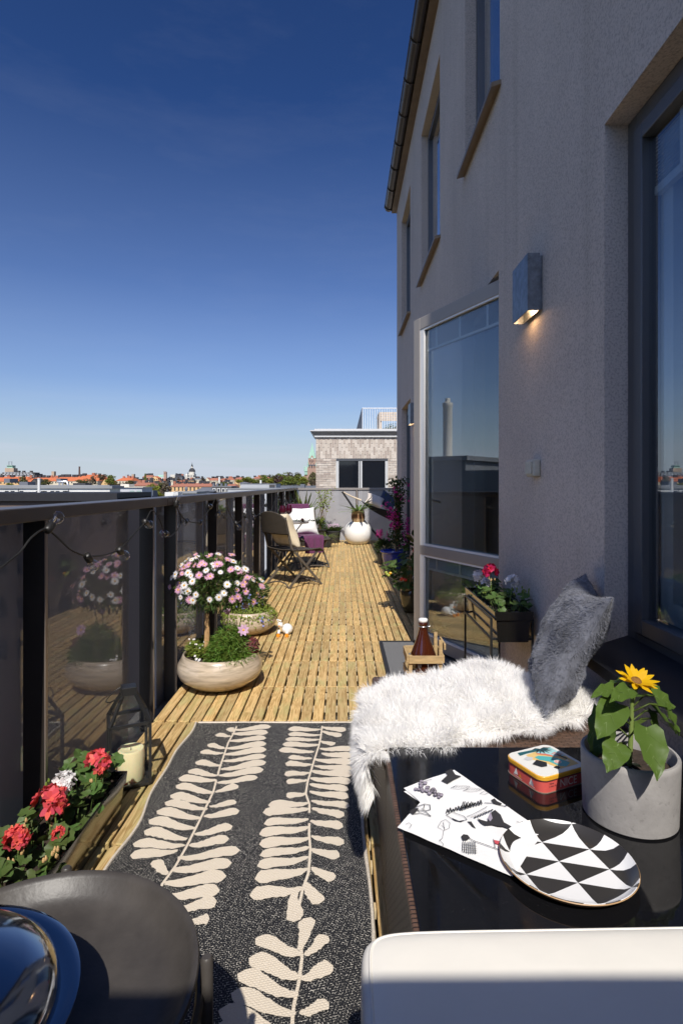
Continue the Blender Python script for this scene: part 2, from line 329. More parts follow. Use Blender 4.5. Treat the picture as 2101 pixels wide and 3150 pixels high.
# ------------------------------------------------------------------ ground below the terrace
GZ = -21.0
m = MB(); m.add([(-9000,-6000,GZ),(9000,-6000,GZ),(9000,14000,GZ),(-9000,14000,GZ)], [(0,1,2,3)])
tag(m.build('ground', pm('city_ground', (.10,.105,.085), .95, var=.4, vscale=.02)), kind='structure')
m = MB()
rng = random.Random(4)
def ridge(m, Y, x0, x1, fn, n=70, depth=500):
    for i in range(n):
        xa = x0+(x1-x0)*i/n; xb = x0+(x1-x0)*(i+1)/n
        m.add([(xa,Y,GZ-2),(xb,Y,GZ-2),(xb,Y+depth,fn(xb)),(xa,Y+depth,fn(xa)),(xb,Y+depth*3,GZ-2),(xa,Y+depth*3,GZ-2)], [(0,1,2,3),(3,2,4,5)])
ridge(m, 2300, -4200, 3500, lambda x: 16+9*mnoise.noise(Vector((x*.0016, 3, 0)))+4*mnoise.noise(Vector((x*.009, 1, 0)))+1.6*mnoise.noise(Vector((x*.05, 1, 0))), n=240)
tag(m.build('hills', pm('far_wooded_hills', (.045,.055,.05), .95, var=.6, vscale=.02)), kind='structure')

# ------------------------------------------------------------------ terrace deck
XL, XW, YEND = -0.955, 0.88, 12.05
deck = MB()
deck.box(-1.12, 5.4, -6, YEND+.15, -.36, -.075)
deck = deck.build('terrace_deck', pm('deck_underlay', (.055,.05,.045), .9))
tag(deck, kind='structure')
PIT, ROW, J0 = .0606, .481, 3.29
def slat_mesh():
    w, l, c, t = .0525/2, (ROW-.009)/2, .010, .022
    def ring(w, l, c, z): return [(-w+c,-l,z),(w-c,-l,z),(w,-l+c,z),(w,l-c,z),(w-c,l,z),(-w+c,l,z),(-w,l-c,z),(-w,-l+c,z)]
    v = ring(w,l,c,-t)+ring(w,l,c,-.003)+ring(w-.003,l-.003,c,0)
    f = [tuple(range(16,24))]+[(i,(i+1)%8,8+(i+1)%8,8+i) for i in range(8)]+[(8+i,8+(i+1)%8,16+(i+1)%8,16+i) for i in range(8)]
    return v, f
sv, sf = slat_mesh()
sme = bpy.data.meshes.new('slat'); sme.from_pydata(sv, [], sf); sme.materials.append(wood); sme.update()
rest = MB(); battens = MB(); n_ind = 0
rs = random.Random(11)
for row in range(-19, 19):
    yc = J0+(row+.5)*ROW
    if yc+ROW/2 > YEND: continue
    xmax = .86 if yc < 9.2 else 3.4
    for fr_ in (.12, .5, .88):
        yb = yc+(fr_-.5)*ROW
        battens.box(XL+.02, xmax, yb-.016, yb+.016, -.046, -.0225)
    ncol = int((xmax-(XL+.018))/PIT)
    for cidx in range(ncol):
        x = XL+.045+cidx*PIT
        ind = (2.75 < yc < 7.3 and x < .87) or (1.2 < yc < 2.8 and (x < -.62 or .0 < x < .13))
        dz = rs.uniform(-.0018, .0012); dx = rs.uniform(-.0012, .0012); dyj = rs.uniform(-.0015,.0015); rz = rs.uniform(-.004,.004)
        if ind and n_ind < 300:
            o = inst('slat', sme, deck, (x+dx, yc+dyj, dz), (0,0,rz)); n_ind += 1
        else:
            rest.add([(x+dx+p[0]*math.cos(rz)-p[1]*math.sin(rz), yc+dyj+p[1]*math.cos(rz)+p[0]*math.sin(rz), p[2]+dz) for p in sv], sf)
tag(rest.build('slat', wood, deck), kind='stuff')
tag(battens.build('support_batten', pm('batten_timber', (.62,.50,.31), .8, var=.12), deck), kind='stuff')

# ------------------------------------------------------------------ railing along the left side
rail = thing('glass_railing', 'long smoked glass railing with bronze top rail along the left of the deck', 'railing', (XL, 0, 0))
RT = 1.10
PY = [-1.35,-.28,.76,1.835,2.88,3.275,4.33,5.42,6.56,7.68,8.1,9.15,10.2,11.2,11.95]
for a, b in ((-2.0, 3.078), (3.084, 7.888), (7.894, YEND+.03)):
    m = MB(); m.box(-1.045, -.945, a, b, RT-.045, RT)
    m.build('top_rail', rail_metal, rail, world=True, bevel=.004)
for y in PY:
    m = MB(); m.box(XL-.068, XL, y-.011, y+.004, -.34, RT-.046)
    p = m.build('post', post_metal, rail, world=True)
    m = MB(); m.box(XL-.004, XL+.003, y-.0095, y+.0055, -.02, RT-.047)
    m.build('lit_edge', strip_metal, p, world=False).location = (-XL, 0, 0)  # paler strip: the light on the post edge put into its colour
for a, b in zip(PY[:-1], PY[1:]):
    if b-a < .5: continue
    m = MB(); m.box(XL-.088, XL-.076, a-.12, b-.14 if b < 11.9 else b+.05, -.12, RT-.046)
    m.build('glass_pane', rail_glass, rail, world=True)
m = MB(); m.box(XL-.10, XL-.03, -2, YEND, -.30, -.20); m.build('bottom_rail', rail_metal, rail, world=True)
# end railing, facing the camera
er = thing('end_glass_railing', 'grey glass railing closing the far end of the deck below the brick house', 'railing', (0, YEND, 0))
m = MB(); m.box(-.945, 3.9, YEND+.035, YEND+.11, RT-.05, RT-.004); m.build('top_rail', pm('end_rail_grey', (.30,.27,.25), .4, metal=.3), er, world=True, bevel=.004)
end_glass = glass('pale_railing_glass', (.75,.76,.78), 1.5, milky=(.46,.45,.46), milk=.62)
for a, b in ((-.93, .28), (.33, 1.85), (1.9, 3.3)):
    m = MB(); m.box(a, b, YEND+.055, YEND+.067, -.10, RT-.051); m.build('glass_pane', end_glass, er, world=True)
for x in (.305, 1.875, 3.33):
    m = MB(); m.box(x-.015, x+.015, YEND+.045, YEND+.08, -.1, RT-.051); m.build('post', strip_metal, er, world=True)

# ------------------------------------------------------------------ the house on the right
house = thing('apartment_house', 'grey rendered apartment house with tall windows and brown gutter', 'building', (2.5, 4, -.36))
HOLES = [(.55,1.915,.63,2.38), (3.21,4.2,.02,2.38), (7.4,8.48,.02,2.29), (.95,2.1,3.42,5.07), (3.19,4.09,3.42,5.07), (5.15,6.37,3.42,5.07), (7.4,8.48,3.42,5.07)]
RD = .145
def wall_with_holes(m, X, y0, y1, z0, z1, holes, depth):
    ys = sorted({y0, y1}|{h[0] for h in holes}|{h[1] for h in holes}); zs = sorted({z0, z1}|{h[2] for h in holes}|{h[3] for h in holes})
    for a, b in zip(ys[:-1], ys[1:]):
        for c, d in zip(zs[:-1], zs[1:]):
            yc, zc = (a+b)/2, (c+d)/2
            if any(h[0] < yc < h[1] and h[2] < zc < h[3] for h in holes): continue
            m.add([(X,a,c),(X,b,c),(X,b,d),(X,a,d)], [(3,2,1,0)])
    for h in holes:
        a, b, c, d = h; e_ = X+depth
        m.add([(X,a,c),(e_,a,c),(e_,a,d),(X,a,d)], [(0,1,2,3)]); m.add([(X,b,c),(X,b,d),(e_,b,d),(e_,b,c)], [(0,1,2,3)])
        m.add([(X,a,d),(e_,a,d),(e_,b,d),(X,b,d)], [(0,1,2,3)]); m.add([(X,a,c),(X,b,c),(e_,b,c),(e_,a,c)], [(0,1,2,3)])
m = MB(); wall_with_holes(m, XW, -1.5, 9.22, -.3, 5.78, HOLES, RD+.02)
m.add([(XW,9.22,-.3),(9,9.22,-.3),(9,9.22,5.78),(XW,9.22,5.78)], [(0,3,2,1),])          # far gable side
m.build('wall', stucco, house, world=True)
# inner shell: rooms behind the windows
m = MB()
for z0, z1 in ((-.02, 2.75), (2.95, 5.6)):
    X0 = XW+RD+.022
    hs = [h for h in HOLES if z0-.05 < h[2] < z1]
    ys = sorted({-1.4, 9.1}|{h[0] for h in hs}|{h[1] for h in hs}); zs = sorted({z0, z1}|{max(z0, h[2]) for h in hs}|{h[3] for h in hs})
    for a, b in zip(ys[:-1], ys[1:]):
        for c, d in zip(zs[:-1], zs[1:]):
            yc, zc = (a+b)/2, (c+d)/2
            if any(h[0] < yc < h[1] and h[2] < zc < h[3] for h in hs): continue
            m.add([(X0,a,c),(X0,b,c),(X0,b,d),(X0,a,d)], [(0,1,2,3)])
    m.add([(5.2,-1.4,z0),(5.2,9.1,z0),(5.2,9.1,z1),(5.2,-1.4,z1)], [(0,1,2,3)])
    for y in (-1.4, 2.6, 4.9, 9.1): m.add([(X0,y,z0),(5.2,y,z0),(5.2,y,z1),(X0,y,z1)], [(0,1,2,3)])
    m.add([(X0,-1.4,z1),(5.2,-1.4,z1),(5.2,9.1,z1),(X0,9.1,z1)], [(0,1,2,3)])
    m.add([(X0,-1.4,z0),(5.2,-1.4,z0),(5.2,9.1,z0),(X0,9.1,z0)], [(3,2,1,0)], 1)
m.build('room_shell', [interior, in_floor], house, world=True)
m = MB(); m.box(XW+.3, 9, -1.5, 9.2, 5.79, 5.9); m.box(-.9, 9.3, -7, 12, -20.9, -.37)
m.build('body', stucco, house, world=True)
m = MB(); m.box(-.9, 9, -7, -1.5, -.3, 2.5); m.build('house_wing', stucco, house, world=True)  # unseen wing of the house behind the camera
# roof, fascia, gutter with its brackets
m = MB(); m.add([(.735,-1.6,5.80),(.735,9.32,5.80),(6,9.32,8.4),(6,-1.6,8.4),(.735,-1.6,5.72),(.735,9.32,5.72),(6,9.32,8.3),(6,-1.6,8.3)], [(0,3,2,1),(4,5,6,7),(0,1,5,4),(1,2,6,5),(2,3,7,6),(3,0,4,7)])
m.build('roof', pm('roof_sheet', (.05,.045,.042), .4, metal=.4), house, world=True)
m = MB(); m.box(.80, XW+.02, -1.55, 9.30, 5.60, 5.70); m.build('fascia', pm('fascia_board', (.17,.115,.07), .6, var=.2), house, world=True)
m = MB(); R_ = .068; gx, gz = .755, 5.69
def gut(u, v):
    a = math.pi*(1+u); return (gx+R_*math.cos(a), -1.55+v*10.85, gz+R_*math.sin(a))
m.grid(gut, 14, 1); m.add([gut(i/14, 1) for i in range(15)], [tuple(range(15))])
m.tube([(gx-R_,-1.55,gz),(gx-R_,9.3,gz)], .009, 6)
m.build('gutter', gutter_mat, house, world=True, smooth=60)
for i in range(19):
    y = 9.22-i*.58; m = MB()
    m.tube([(gx+(R_+.006)*math.cos(math.pi*(1+u/10)), y, gz+(R_+.006)*math.sin(math.pi*(1+u/10))) for u in range(11)], .007, 5)
    m.build('gutter_bracket', gutter_mat, house, world=True)

def window(h, two=True, sill=True, blind=0, framem=alu_dark, inner=white_paint, sm=sill_mat):
    y0, y1, z0, z1 = h; X = XW+.078
    m = MB(); w = .055
    def ring(m, X0, X1, y0, y1, z0, z1, w):
        m.box(X0, X1, y0, y0+w, z0, z1); m.box(X0, X1, y1-w, y1, z0, z1); m.box(X0, X1, y0+w, y1-w, z0, z0+w); m.box(X0, X1, y0+w, y1-w, z1-w, z1)
    ring(m, X, X+.07, y0+.001, y1-.001, z0+.001, z1-.001, w)
    ring(m, X-.012, X+.05, y0+w+.006, y1-w-.006, z0+w+.006, z1-w-.006, .05)
    f = m.build('window', framem, house, world=True, bevel=.004)
    oo = -Vector(house.location)
    m = MB(); ring(m, X+.052, X+.13, y0+w+.02, y1-w-.02, z0+w+.02, z1-w-.02, .10); m.build('inner_frame', inner, f).location = oo
    q = w+.05
    m = MB(); m.box(X+.012, X+.022, y0+q, y1-q, z0+q, z1-q); m.build('pane', win_glass, f).location = oo
    if sill:
        m = MB(); m.add([(XW-.055,y0-.03,z0-.015),(XW-.055,y1+.03,z0-.015),(X,y1+.03,z0+.025),(X,y0-.03,z0+.025),
                         (XW-.055,y0-.03,z0-.040),(XW-.055,y1+.03,z0-.040),(X,y1+.03,z0-.0),(X,y0-.03,z0-.0)], [(3,2,1,0),(4,5,6,7),(0,1,5,4),(1,2,6,5),(2,3,7,6),(3,0,4,7)])
        m.build('sill', sm, f).location = oo
    if blind:
        for i in range(blind):
            z = z1-q-.012-i*.0115; m = MB()
            m.add([(X+.030,y0+q+.01,z-.008),(X+.030,y1-q-.01,z-.008),(X+.048,y1-q-.01,z+.002),(X+.048,y0+q+.01,z+.002)], [(0,1,2,3)])
            m.build('blind_slat', white_paint, f).location = oo
        z = z1-q-.012-blind*.0115; m = MB(); m.box(X+.028, X+.049, y0+q+.01, y1-q-.01, z-.030, z-.004); m.build('blind_rail', white_paint, f).location = oo
        for y in (y1-q-.16, (y0+y1)/2, y0+q+.16):
            m = MB(); m.box(X+.0255, X+.0275, y-.011, y+.011, z-.02, z1-q); m.build('blind_tape', white_paint, f).location = oo
    return f
window(HOLES[0], blind=13, framem=pm('window_frame_grey', (.115,.115,.12), .42, metal=.3), sill=False)
m = MB(); z0 = .632
m.add([(XW-.085,.45,z0-.02),(XW-.085,1.965,z0-.02),(XW+.08,1.965,z0+.03),(XW+.08,.45,z0+.03),(XW-.085,.45,z0-.055),(XW-.085,1.965,z0-.055),(XW+.0,1.965,z0-.045),(XW+.0,.45,z0-.045)],
      [(3,2,1,0),(4,5,6,7),(0,1,5,4),(1,2,6,5),(2,3,7,6),(3,0,4,7)])
m.build('window_sill', dark_sill, house, world=True)
for h in HOLES[2:]: window(h, sill=h[2] > 1)

# open balcony door, hinged on its near side and swung out over the deck
F = Vector((.545, 4.13)); d2 = Vector((.418, -.908)).normalized(); W = 1.03
hinge = F+d2*W
door_off = Matrix.Translation(-Vector(house.location)) @ Matrix.Translation((hinge.x, hinge.y, 0)) @ Matrix.Rotation(math.atan2(-d2.y, -d2.x), 4, 'Z')
# local: x from hinge (0) to the free edge (W); y<0... towards the camera is +y
def dpart(m, name, mats, parent=None, **k):
    o = m.build(name, mats, parent or door, **k)
    return o
DZ0, DZ1, ST = .045, 2.352, .082
m = MB(); T0, T1 = -.035, .035
m.box(0, ST, T0, T1, DZ0, DZ1); m.box(W-ST, W, T0, T1, DZ0, DZ1); m.box(ST, W-ST, T0, T1, DZ1-.085, DZ1); m.box(ST, W-ST, T0, T1, DZ0, DZ0+.075); m.box(ST, W-ST, T0, T1, .675, .742)
door = m.build('balcony_door', alu, house, bevel=.005); door.matrix_local = door_off
tag(door, 'open glazed balcony door')
for z0, z1 in ((DZ0+.075, .675), (.742, DZ1-.085)):
    m = MB(); b_ = .028
    for t0, t1 in ((T0+.004, T0+.020), (T1-.020, T1-.004)):
        m.box(ST, ST+b_, t0, t1, z0, z1); m.box(W-ST-b_*1.7, W-ST, t0, t1, z0, z1); m.box(ST+b_, W-ST-b_*1.7, t0, t1, z0, z0+.012); m.box(ST+b_, W-ST-b_*1.7, t0, t1, z1-.012, z1)
    dpart(m, 'glazing_bead', white_paint)
    for t in (-.009, .011):
        m = MB(); m.box(ST+b_, W-ST-b_*1.7, t-.002, t+.002, z0+.012, z1-.012); dpart(m, 'pane', win_glass)
    nb = 14 if z0 > .7 else 7
    for i in range(nb):
        z = z1-.025-i*.0085; m = MB()
        m.add([(ST+b_+.008,-.004,z+.002),(W-ST-.055,-.004,z+.002),(W-ST-.055,.006,z-.0055),(ST+b_+.008,.006,z-.0055)], [(0,1,2,3)]); dpart(m, 'blind_slat', white_paint)
    z = z1-.025-nb*.0085; m = MB(); m.box(ST+b_+.008, W-ST-.055, -.006, .0078, z-.018, z-.002); dpart(m, 'blind_rail', white_paint)
    for x in (ST+.16, W/2, W-ST-.17):
        m = MB(); m.box(x-.009, x+.009, .0078, .0085, z-.01, z1-.013); dpart(m, 'blind_tape', white_paint)
m = MB(); hx = W+.002
hp = [(hx-.02,-.036,1.155),(hx+.0,-.055,1.15),(hx+.012,-.08,1.12),(hx+.014,-.085,1.06),(hx+.012,-.08,1.0),(hx,-.055,.975),(hx-.02,-.036,.97)]
m.tube(hp, .008, 8); m.box(hx-.034, hx-.008, -.041, -.0355, 1.135, 1.175); m.box(hx-.034, hx-.008, -.041, -.0355, .95, .99)
dpart(m, 'pull_handle', white_paint, smooth=50)
m = MB(); m.tube([(W-.045,-.036,1.06),(W-.045,-.075,1.06),(W-.075,-.08,1.055),(W-.17,-.075,1.045)], .009, 8); dpart(m, 'lever_handle', pm('brushed_steel', (.5,.5,.5), .3, metal=.9), smooth=50)
# door frame left in the opening, and the threshold
m = MB(); y0, y1, z1 = 3.21, 4.2, 2.38; X = XW+.085
m.box(X, X+.07, y0+.001, y0+.05, .021, z1-.001); m.box(X, X+.07, y1-.05, y1-.001, .021, z1-.001); m.box(X, X+.07, y0+.05, y1-.05, z1-.05, z1-.001); m.box(XW-.03, X+.08, y0, y1, -.02, .03)
m.build('door_frame', alu, house, world=True)

# unseen cream wall added behind the camera for foreground shade and warm bounce
pw_ = thing('added_shade_wall', 'unseen cream wall added behind the viewer to cast shade and bounce light', 'wall', (0, -.55, 0))
m = MB(); m.box(-.94, XW-.003, -.62, -.50, -.02, 1.845); m.build('wall', pm('bounce_cream', (.78,.70,.55), .9, var=.05, bump=.3, bscale=150), pw_, world=True)
m = MB(); m.box(-.945, XW-.002, -.625, -.495, 1.846, 1.872); m.build('coping', lightcop, pw_, world=True)

# ------------------------------------------------------------------ wall lamps and switch
galv = pm('galvanised_steel', (.20,.215,.235), .42, metal=.75, var=.35, vscale=28, bump=.15, bscale=40)
glow = pm('lamp_glow', (.9,.6,.35), .5, emit=((1,.62,.30), 7.0))
def wall_lamp(Yn, z0, label, power):
    Yf, X0, X1, z1 = Yn+.222, .812, .866, z0+.252
    t = thing('wall_lamp', label, 'lamp', (XW, (Yn+Yf)/2, z0), group='lit steel wall lamps')
    m = MB(); k = .004
    m.box(X0, X0+k, Yn, Yf, z0, z1); m.box(X1-k, X1, Yn, Yf, z0, z1); m.box(X0+k, X1-k, Yn, Yn+k, z0, z1); m.box(X0+k, X1-k, Yf-k, Yf, z0, z1); m.box(X0+k, X1-k, Yn+k, Yf-k, z1-k, z1)
    m.build('housing', galv, t, world=True)
    m = MB(); m.box(X1+.0005, XW, Yn+.012, Yf-.012, z0+.008, z1-.008); m.build('back_plate', galv, t, world=True)
    m = MB(); m.tube([((X0+X1)/2, Yn+.055, z0+.05), ((X0+X1)/2, Yf-.055, z0+.05)], .014, 10); m.build('bulb', glow, t, world=True, smooth=50)
    ld = bpy.data.lights.new('lamp_light', 'POINT'); ld.energy = power; ld.color = (1,.62,.32); ld.shadow_soft_size = .012
    lo = bpy.data.objects.new('lamp_light', ld); COL.objects.link(lo); lo.parent = t; lo.location = ((X0+X1)/2-XW, 0, .022)
wall_lamp(2.50, 1.936, 'galvanised box lamp on the wall to the right of the open door', .55)
wall_lamp(6.83, 1.90, 'smaller-looking galvanised box lamp on the wall beyond the open door', .55)
sw = thing('light_switch', 'weathered white outdoor switch box on the rendered wall under the near lamp', 'switch', (XW, 2.58, 1.205))
swm = pm('aged_white_plastic', (.50,.47,.38), .5, var=.15, vscale=30)
m = MB(); m.box(.846, XW, 2.53, 2.63, 1.205, 1.282); m.build('casing', swm, sw, world=True, bevel=.008)
m = MB(); m.box(.838, .8465, 2.54, 2.62, 1.216, 1.272); m.build('rocker', swm, sw, world=True, bevel=.003)
m = MB(); m.box(.853, .874, 2.527, 2.531, 1.217, 1.268); m.build('side_panel', swm, sw, world=True, bevel=.001)
# ================================================================== near things
# ------------------------------------------------------------------ rug
def rug_mats():
    out_ = []
    for nm, base, fleck, amt in (('rug_charcoal', (.020,.020,.022), (.70,.66,.58), .95), ('rug_cream', (.70,.61,.49), (.84,.79,.71), .5)):
        m, t, b = new_mat(nm); N = t.nodes.new; l = t.links.new
        ge = N('ShaderNodeNewGeometry'); mp_ = N('ShaderNodeMapping'); mp_.inputs['Rotation'].default_value = (0,0,rad(-14)); l(ge.outputs['Position'], mp_.inputs[0])
        br = N('ShaderNodeTexBrick'); l(mp_.outputs[0], br.inputs['Vector']); br.inputs['Scale'].default_value = 1; br.inputs['Brick Width'].default_value = .0085; br.inputs['Row Height'].default_value = .0062
        br.inputs['Mortar Size'].default_value = .0011; br.inputs['Mortar Smooth'].default_value = .5; br.inputs['Color1'].default_value = tuple(base)+(1,); br.inputs['Color2'].default_value = tuple(x*.8 for x in base)+(1,)
        br.inputs['Mortar'].default_value = tuple(fleck)+(1,)
        n = N('ShaderNodeTexNoise'); n.inputs['Scale'].default_value = 300; n.inputs['Detail'].default_value = 2; l(ge.outputs['Position'], n.inputs['Vector'])
        r = N('ShaderNodeValToRGB'); r.color_ramp.elements[0].position = .50; r.color_ramp.elements[1].position = .66; l(n.outputs[0], r.inputs[0])
        mx = N('ShaderNodeMix'); mx.data_type = 'RGBA'; mx.inputs[6].default_value = tuple(base)+(1,); l(br.outputs[0], mx.inputs[7])
        mu_ = N('ShaderNodeMath'); mu_.operation = 'MULTIPLY'; mu_.inputs[1].default_value = amt; l(r.outputs[0], mu_.inputs[0]); l(mu_.outputs[0], mx.inputs[0])
        l(mx.outputs[2], b.inputs['Base Color']); sock(b, 'Roughness', .55); sock(b, 'Specular IOR Level', .3)
        bp = N('ShaderNodeBump'); bp.inputs['Strength'].default_value = .7; bp.inputs['Distance'].default_value = .002; l(br.outputs['Fac'], bp.inputs['Height']); bp.invert = True; l(bp.outputs[0], b.inputs['Normal'])
        out_.append(m)
    return out_
rug_dark, rug_cream = rug_mats()
RX0, RX1, RY0, RY1, RZ = -.712, .066, .22, 2.77, .010
rug = thing('rug', 'charcoal woven outdoor rug with two cream leaf fronds lying on the deck', 'rug', (-.32, 1.5, 0))
def rug_edge(side, y):
    if side < 0: return RX0+.012*math.sin(y*7.0+.8)*min(1, (RY1-y)*2)+.006*math.sin(y*17)
    return RX1+.010*(RY1-y)/1.2+.004*math.sin(y*9)
def rug_z(x, y): return RZ+.0012*math.sin(x*13+y*5)+.0008*math.sin(y*23)
m = MB()
def rf(u, v):
    y = RY0+(RY1-RY0)*v; a, b = rug_edge(-1, y), rug_edge(1, y); x = a+(b-a)*u; return (x, y, rug_z(x, y))
m.grid(rf, 24, 90)
for sd in (-1, 1):
    m.add([p for j in range(91) for p in ((rug_edge(sd, RY0+(RY1-RY0)*j/90), RY0+(RY1-RY0)*j/90, rug_z(rug_edge(sd, RY0+(RY1-RY0)*j/90), RY0+(RY1-RY0)*j/90)), (rug_edge(sd, RY0+(RY1-RY0)*j/90), RY0+(RY1-RY0)*j/90, .001))], [(2*j, 2*j+1, 2*j+3, 2*j+2) for j in range(90)])
m.build('rug_body', rug_dark, rug, world=True)
binding = pm('rug_binding', (.52,.46,.38), .7, var=.3, vscale=150)
m = MB()
for sd in (-1, 1): m.tube([(rug_edge(sd, RY0+(RY1-RY0)*j/60), RY0+(RY1-RY0)*j/60, .009+rug_z(0, 0)-RZ) for j in range(61)], .0065, 6)
m.tube([(RX0+.012+(RX1-RX0-.012)*i/20, RY1, .010) for i in range(21)], .0055, 6)
m.build('binding', binding, rug, world=True, smooth=60)
def C7(x, y): return GP(300+x/1.742, 2200+y/1.742, RZ)     # measured on the photograph, laid on the floor
LOBES_A = [(735,80,930,62),(720,100,915,95),(700,140,905,125),(690,180,905,157),(680,210,905,187),(672,245,905,222),(660,290,905,255),(650,325,890,295),(640,362,860,338),(630,410,755,378),(600,490,745,465),(570,545,760,515),(520,640,725,595),(490,700,705,660),(430,770,765,725),(400,835,720,795),(360,905,690,865),(380,970,655,940),(430,1040,640,1000),(500,1110,600,1095),
 (735,90,700,70),(715,115,635,103),(685,180,590,158),(675,205,550,197),(665,270,525,250),(645,325,485,300),(640,350,435,340),(625,415,420,380),(605,465,390,430),(590,505,360,470),(555,555,318,517),(525,610,275,567),(480,665,253,622),(470,700,190,690),(430,730,175,757),(375,860,300,785)]
STEM_A = [(745,62),(735,85),(700,150),(655,280),(620,410),(540,580),(480,700),(420,810),(350,905),(300,1000)]
LOBES_B = [(1195,75,1020,75),(1195,105,1020,103),(1190,130,1005,132),(1185,160,990,160),(1160,195,970,190),(1150,230,1020,228),(1150,265,1005,262),(1140,310,1000,322),(1125,350,1010,362),(1118,420,1010,437),(1130,475,915,485),(1130,505,885,527),(1130,560,890,583),(1130,605,865,637),(1135,660,865,695),(1135,710,868,752),(1130,765,855,810),(1125,830,842,882),(1095,930,815,965),
 (1205,65,1330,85),(1205,85,1305,115),(1195,140,1270,160),(1190,180,1365,185),(1200,205,1365,222),(1165,235,1365,255),(1160,270,1365,290),(1145,300,1365,322),(1140,340,1360,360),(1135,370,1345,400),(1135,410,1345,440),(1145,460,1350,490),(1150,500,1320,545),(1140,570,1315,600),(1145,650,1320,690),(1145,720,1295,765),(1145,820,1265,890),(1115,900,1185,1015),(1060,945,1045,1110)]
STEM_B = [(1203,58),(1195,120),(1185,165),(1160,240),(1125,360),(1115,420),(1135,480),(1133,640),(1140,720),(1130,850),(1100,930),(1075,1040)]
LOBES_C = [(1075,1260,1140,1085),(1095,1285,845,1200),(1090,1405,810,1305),(1075,1500,750,1390),(1060,1600,715,1490),(1110,1290,1235,1190),(1090,1415,1260,1345),(1080,1600,1240,1545),(1050,1720,650,1585),(1040,1830,610,1690),(1060,1730,1230,1690),(1030,1930,560,1800),(1040,1860,1220,1820)]
STEM_C = [(1110,1110),(1085,1200),(1095,1300),(1080,1420),(1050,1560),(1035,1750),(1010,2000)]
def frond(lobes, stem, w0):
    m = MB(); r = random.Random(len(lobes)); up = Vector((0,0,1))
    sp = [C7(*p) for p in stem]
    for i in range(len(sp)-1):
        d = (sp[i+1]-sp[i]).normalized(); s_ = d.cross(up)*.004
        m.add([p+Vector((0,0,rug_z(p.x, p.y)-RZ+.0010)) for p in (sp[i]-s_, sp[i]+s_, sp[i+1]+s_, sp[i+1]-s_)], [(0,1,2,3)])
    for q, (x0, y0, x1, y1) in enumerate(lobes):
        a, b = C7(x0, y0), C7(x1, y1); d = b-a; L_ = d.length; d.normalize(); s_ = d.cross(up); n = 14
        w = w0*r.uniform(.88, 1.12)*min(1.25, .55+L_*3.2); cv = .10*L_*(1 if (b.x-a.x) > 0 else -1)
        lft, rgt = [], []
        for i in range(n+1):
            t = i/n; prof = (max(t,.0)**.62)*(1-max(0,(t-.72)/.28)**2.2)**.5 if t < 1 else 0
            prof = .16+.84*prof if t < .9 else prof
            c = a+d*(L_*t)+s_*(cv*math.sin(math.pi*2*t)*.35)
            j1, j2 = r.uniform(-.0026,.0026), r.uniform(-.0026,.0026)
            lft.append(c+s_*(w*prof+j1)); rgt.append(c-s_*(w*prof+j2))
        vv = [p+Vector((0,0,rug_z(p.x, p.y)-RZ+.0014+.0002*(q % 4))) for pr in zip(lft, rgt) for p in pr]
        m.add(vv, [(2*i,2*i+1,2*i+3,2*i+2) for i in range(n)])
    # keep inside the rug
    return m
for lo_, st_, w_ in ((LOBES_A, STEM_A, .0275), (LOBES_B, STEM_B, .0278), (LOBES_C, STEM_C, .027)):
    m = frond(lo_, st_, w_)
    m.v = [(min(v[0], RX1-.004), min(v[1], RY1-.01), v[2]) for v in m.v]
    m.build('frond', rug_cream, rug, world=True)

# ------------------------------------------------------------------ door mat
m = MB(); mm_ = pm('door_mat_bristle', (.15,.15,.152), .9, var=.85, vscale=190, bump=.9, bscale=260)
mat_t = thing('door_mat', 'dark grey ribbed door mat lying in front of the open door', 'mat', (.53, 3.75, 0))
m.box(.268, .80, 3.30, 4.19, .0015, .016); m.build('mat_body', mm_, mat_t, world=True, bevel=.004)
m = MB(); 
for a in ((.268,.80,3.30,3.325),(.268,.80,4.165,4.19),(.268,.293,3.326,4.164),(.775,.80,3.326,4.164)): m.box(a[0]+.001,a[1]-.001,a[2],a[3],.0162,.0195)
m.build('mat_border', pm('mat_rubber', (.022,.022,.024), .6), mat_t, world=True)

# ------------------------------------------------------------------ bench and glass table of woven rattan
rat_top = weave_mat('rattan_top', (.185,.105,.070), (.012,.008,.006), .030, .0095, 'XY', .42, .16)
rat_side = weave_mat('rattan_side', (.115,.072,.052), (.010,.007,.006), .022, .0095, 'YZ', .45, .16)
TZ, BZ, TX = .46, .437, .112
bench = thing('rattan_bench', 'brown woven rattan bench under the sheepskin beside the glass table', 'bench', (.5, 1.85, 0))
m = MB(); m.box(TX, .868, 1.545, 2.178, BZ-.05, BZ); m.build('seat', rat_top, bench, world=True, bevel=.012)
m = MB(); m.box(TX+.006, .862, 1.55, 2.172, .03, BZ-.051); m.build('skirt', rat_side, bench, world=True, bevel=.01)
for x in (.15, .82):
    for y in (1.6, 2.12): m = MB(); m.box(x-.02, x+.02, y-.02, y+.02, .001, .031); m.build('foot', black_metal, bench, world=True)
table = thing('glass_top_table', 'brown rattan table with black glass top carrying plate, tin and flower pot', 'table', (.5, 1.2, 0))
m = MB(); m.box(TX+.004, .866, .76, 1.532, .03, TZ-.022); m.build('base', rat_side, table, world=True, bevel=.01)
m = MB()
for a in ((TX,TX+.022,.755,1.538),(.848,.870,.755,1.538),(TX+.0221,.8479,.755,.777),(TX+.0221,.8479,1.516,1.538)): m.box(a[0],a[1],a[2],a[3],TZ-.021,TZ-.002)
m.build('rim', rat_top, table, world=True, bevel=.004)
bg_m, bt, bb = new_mat('black_table_glass'); sock(bb, 'Base Color', (.006,.006,.007,1)); sock(bb, 'Roughness', .025); sock(bb, 'Specular IOR Level', .62)
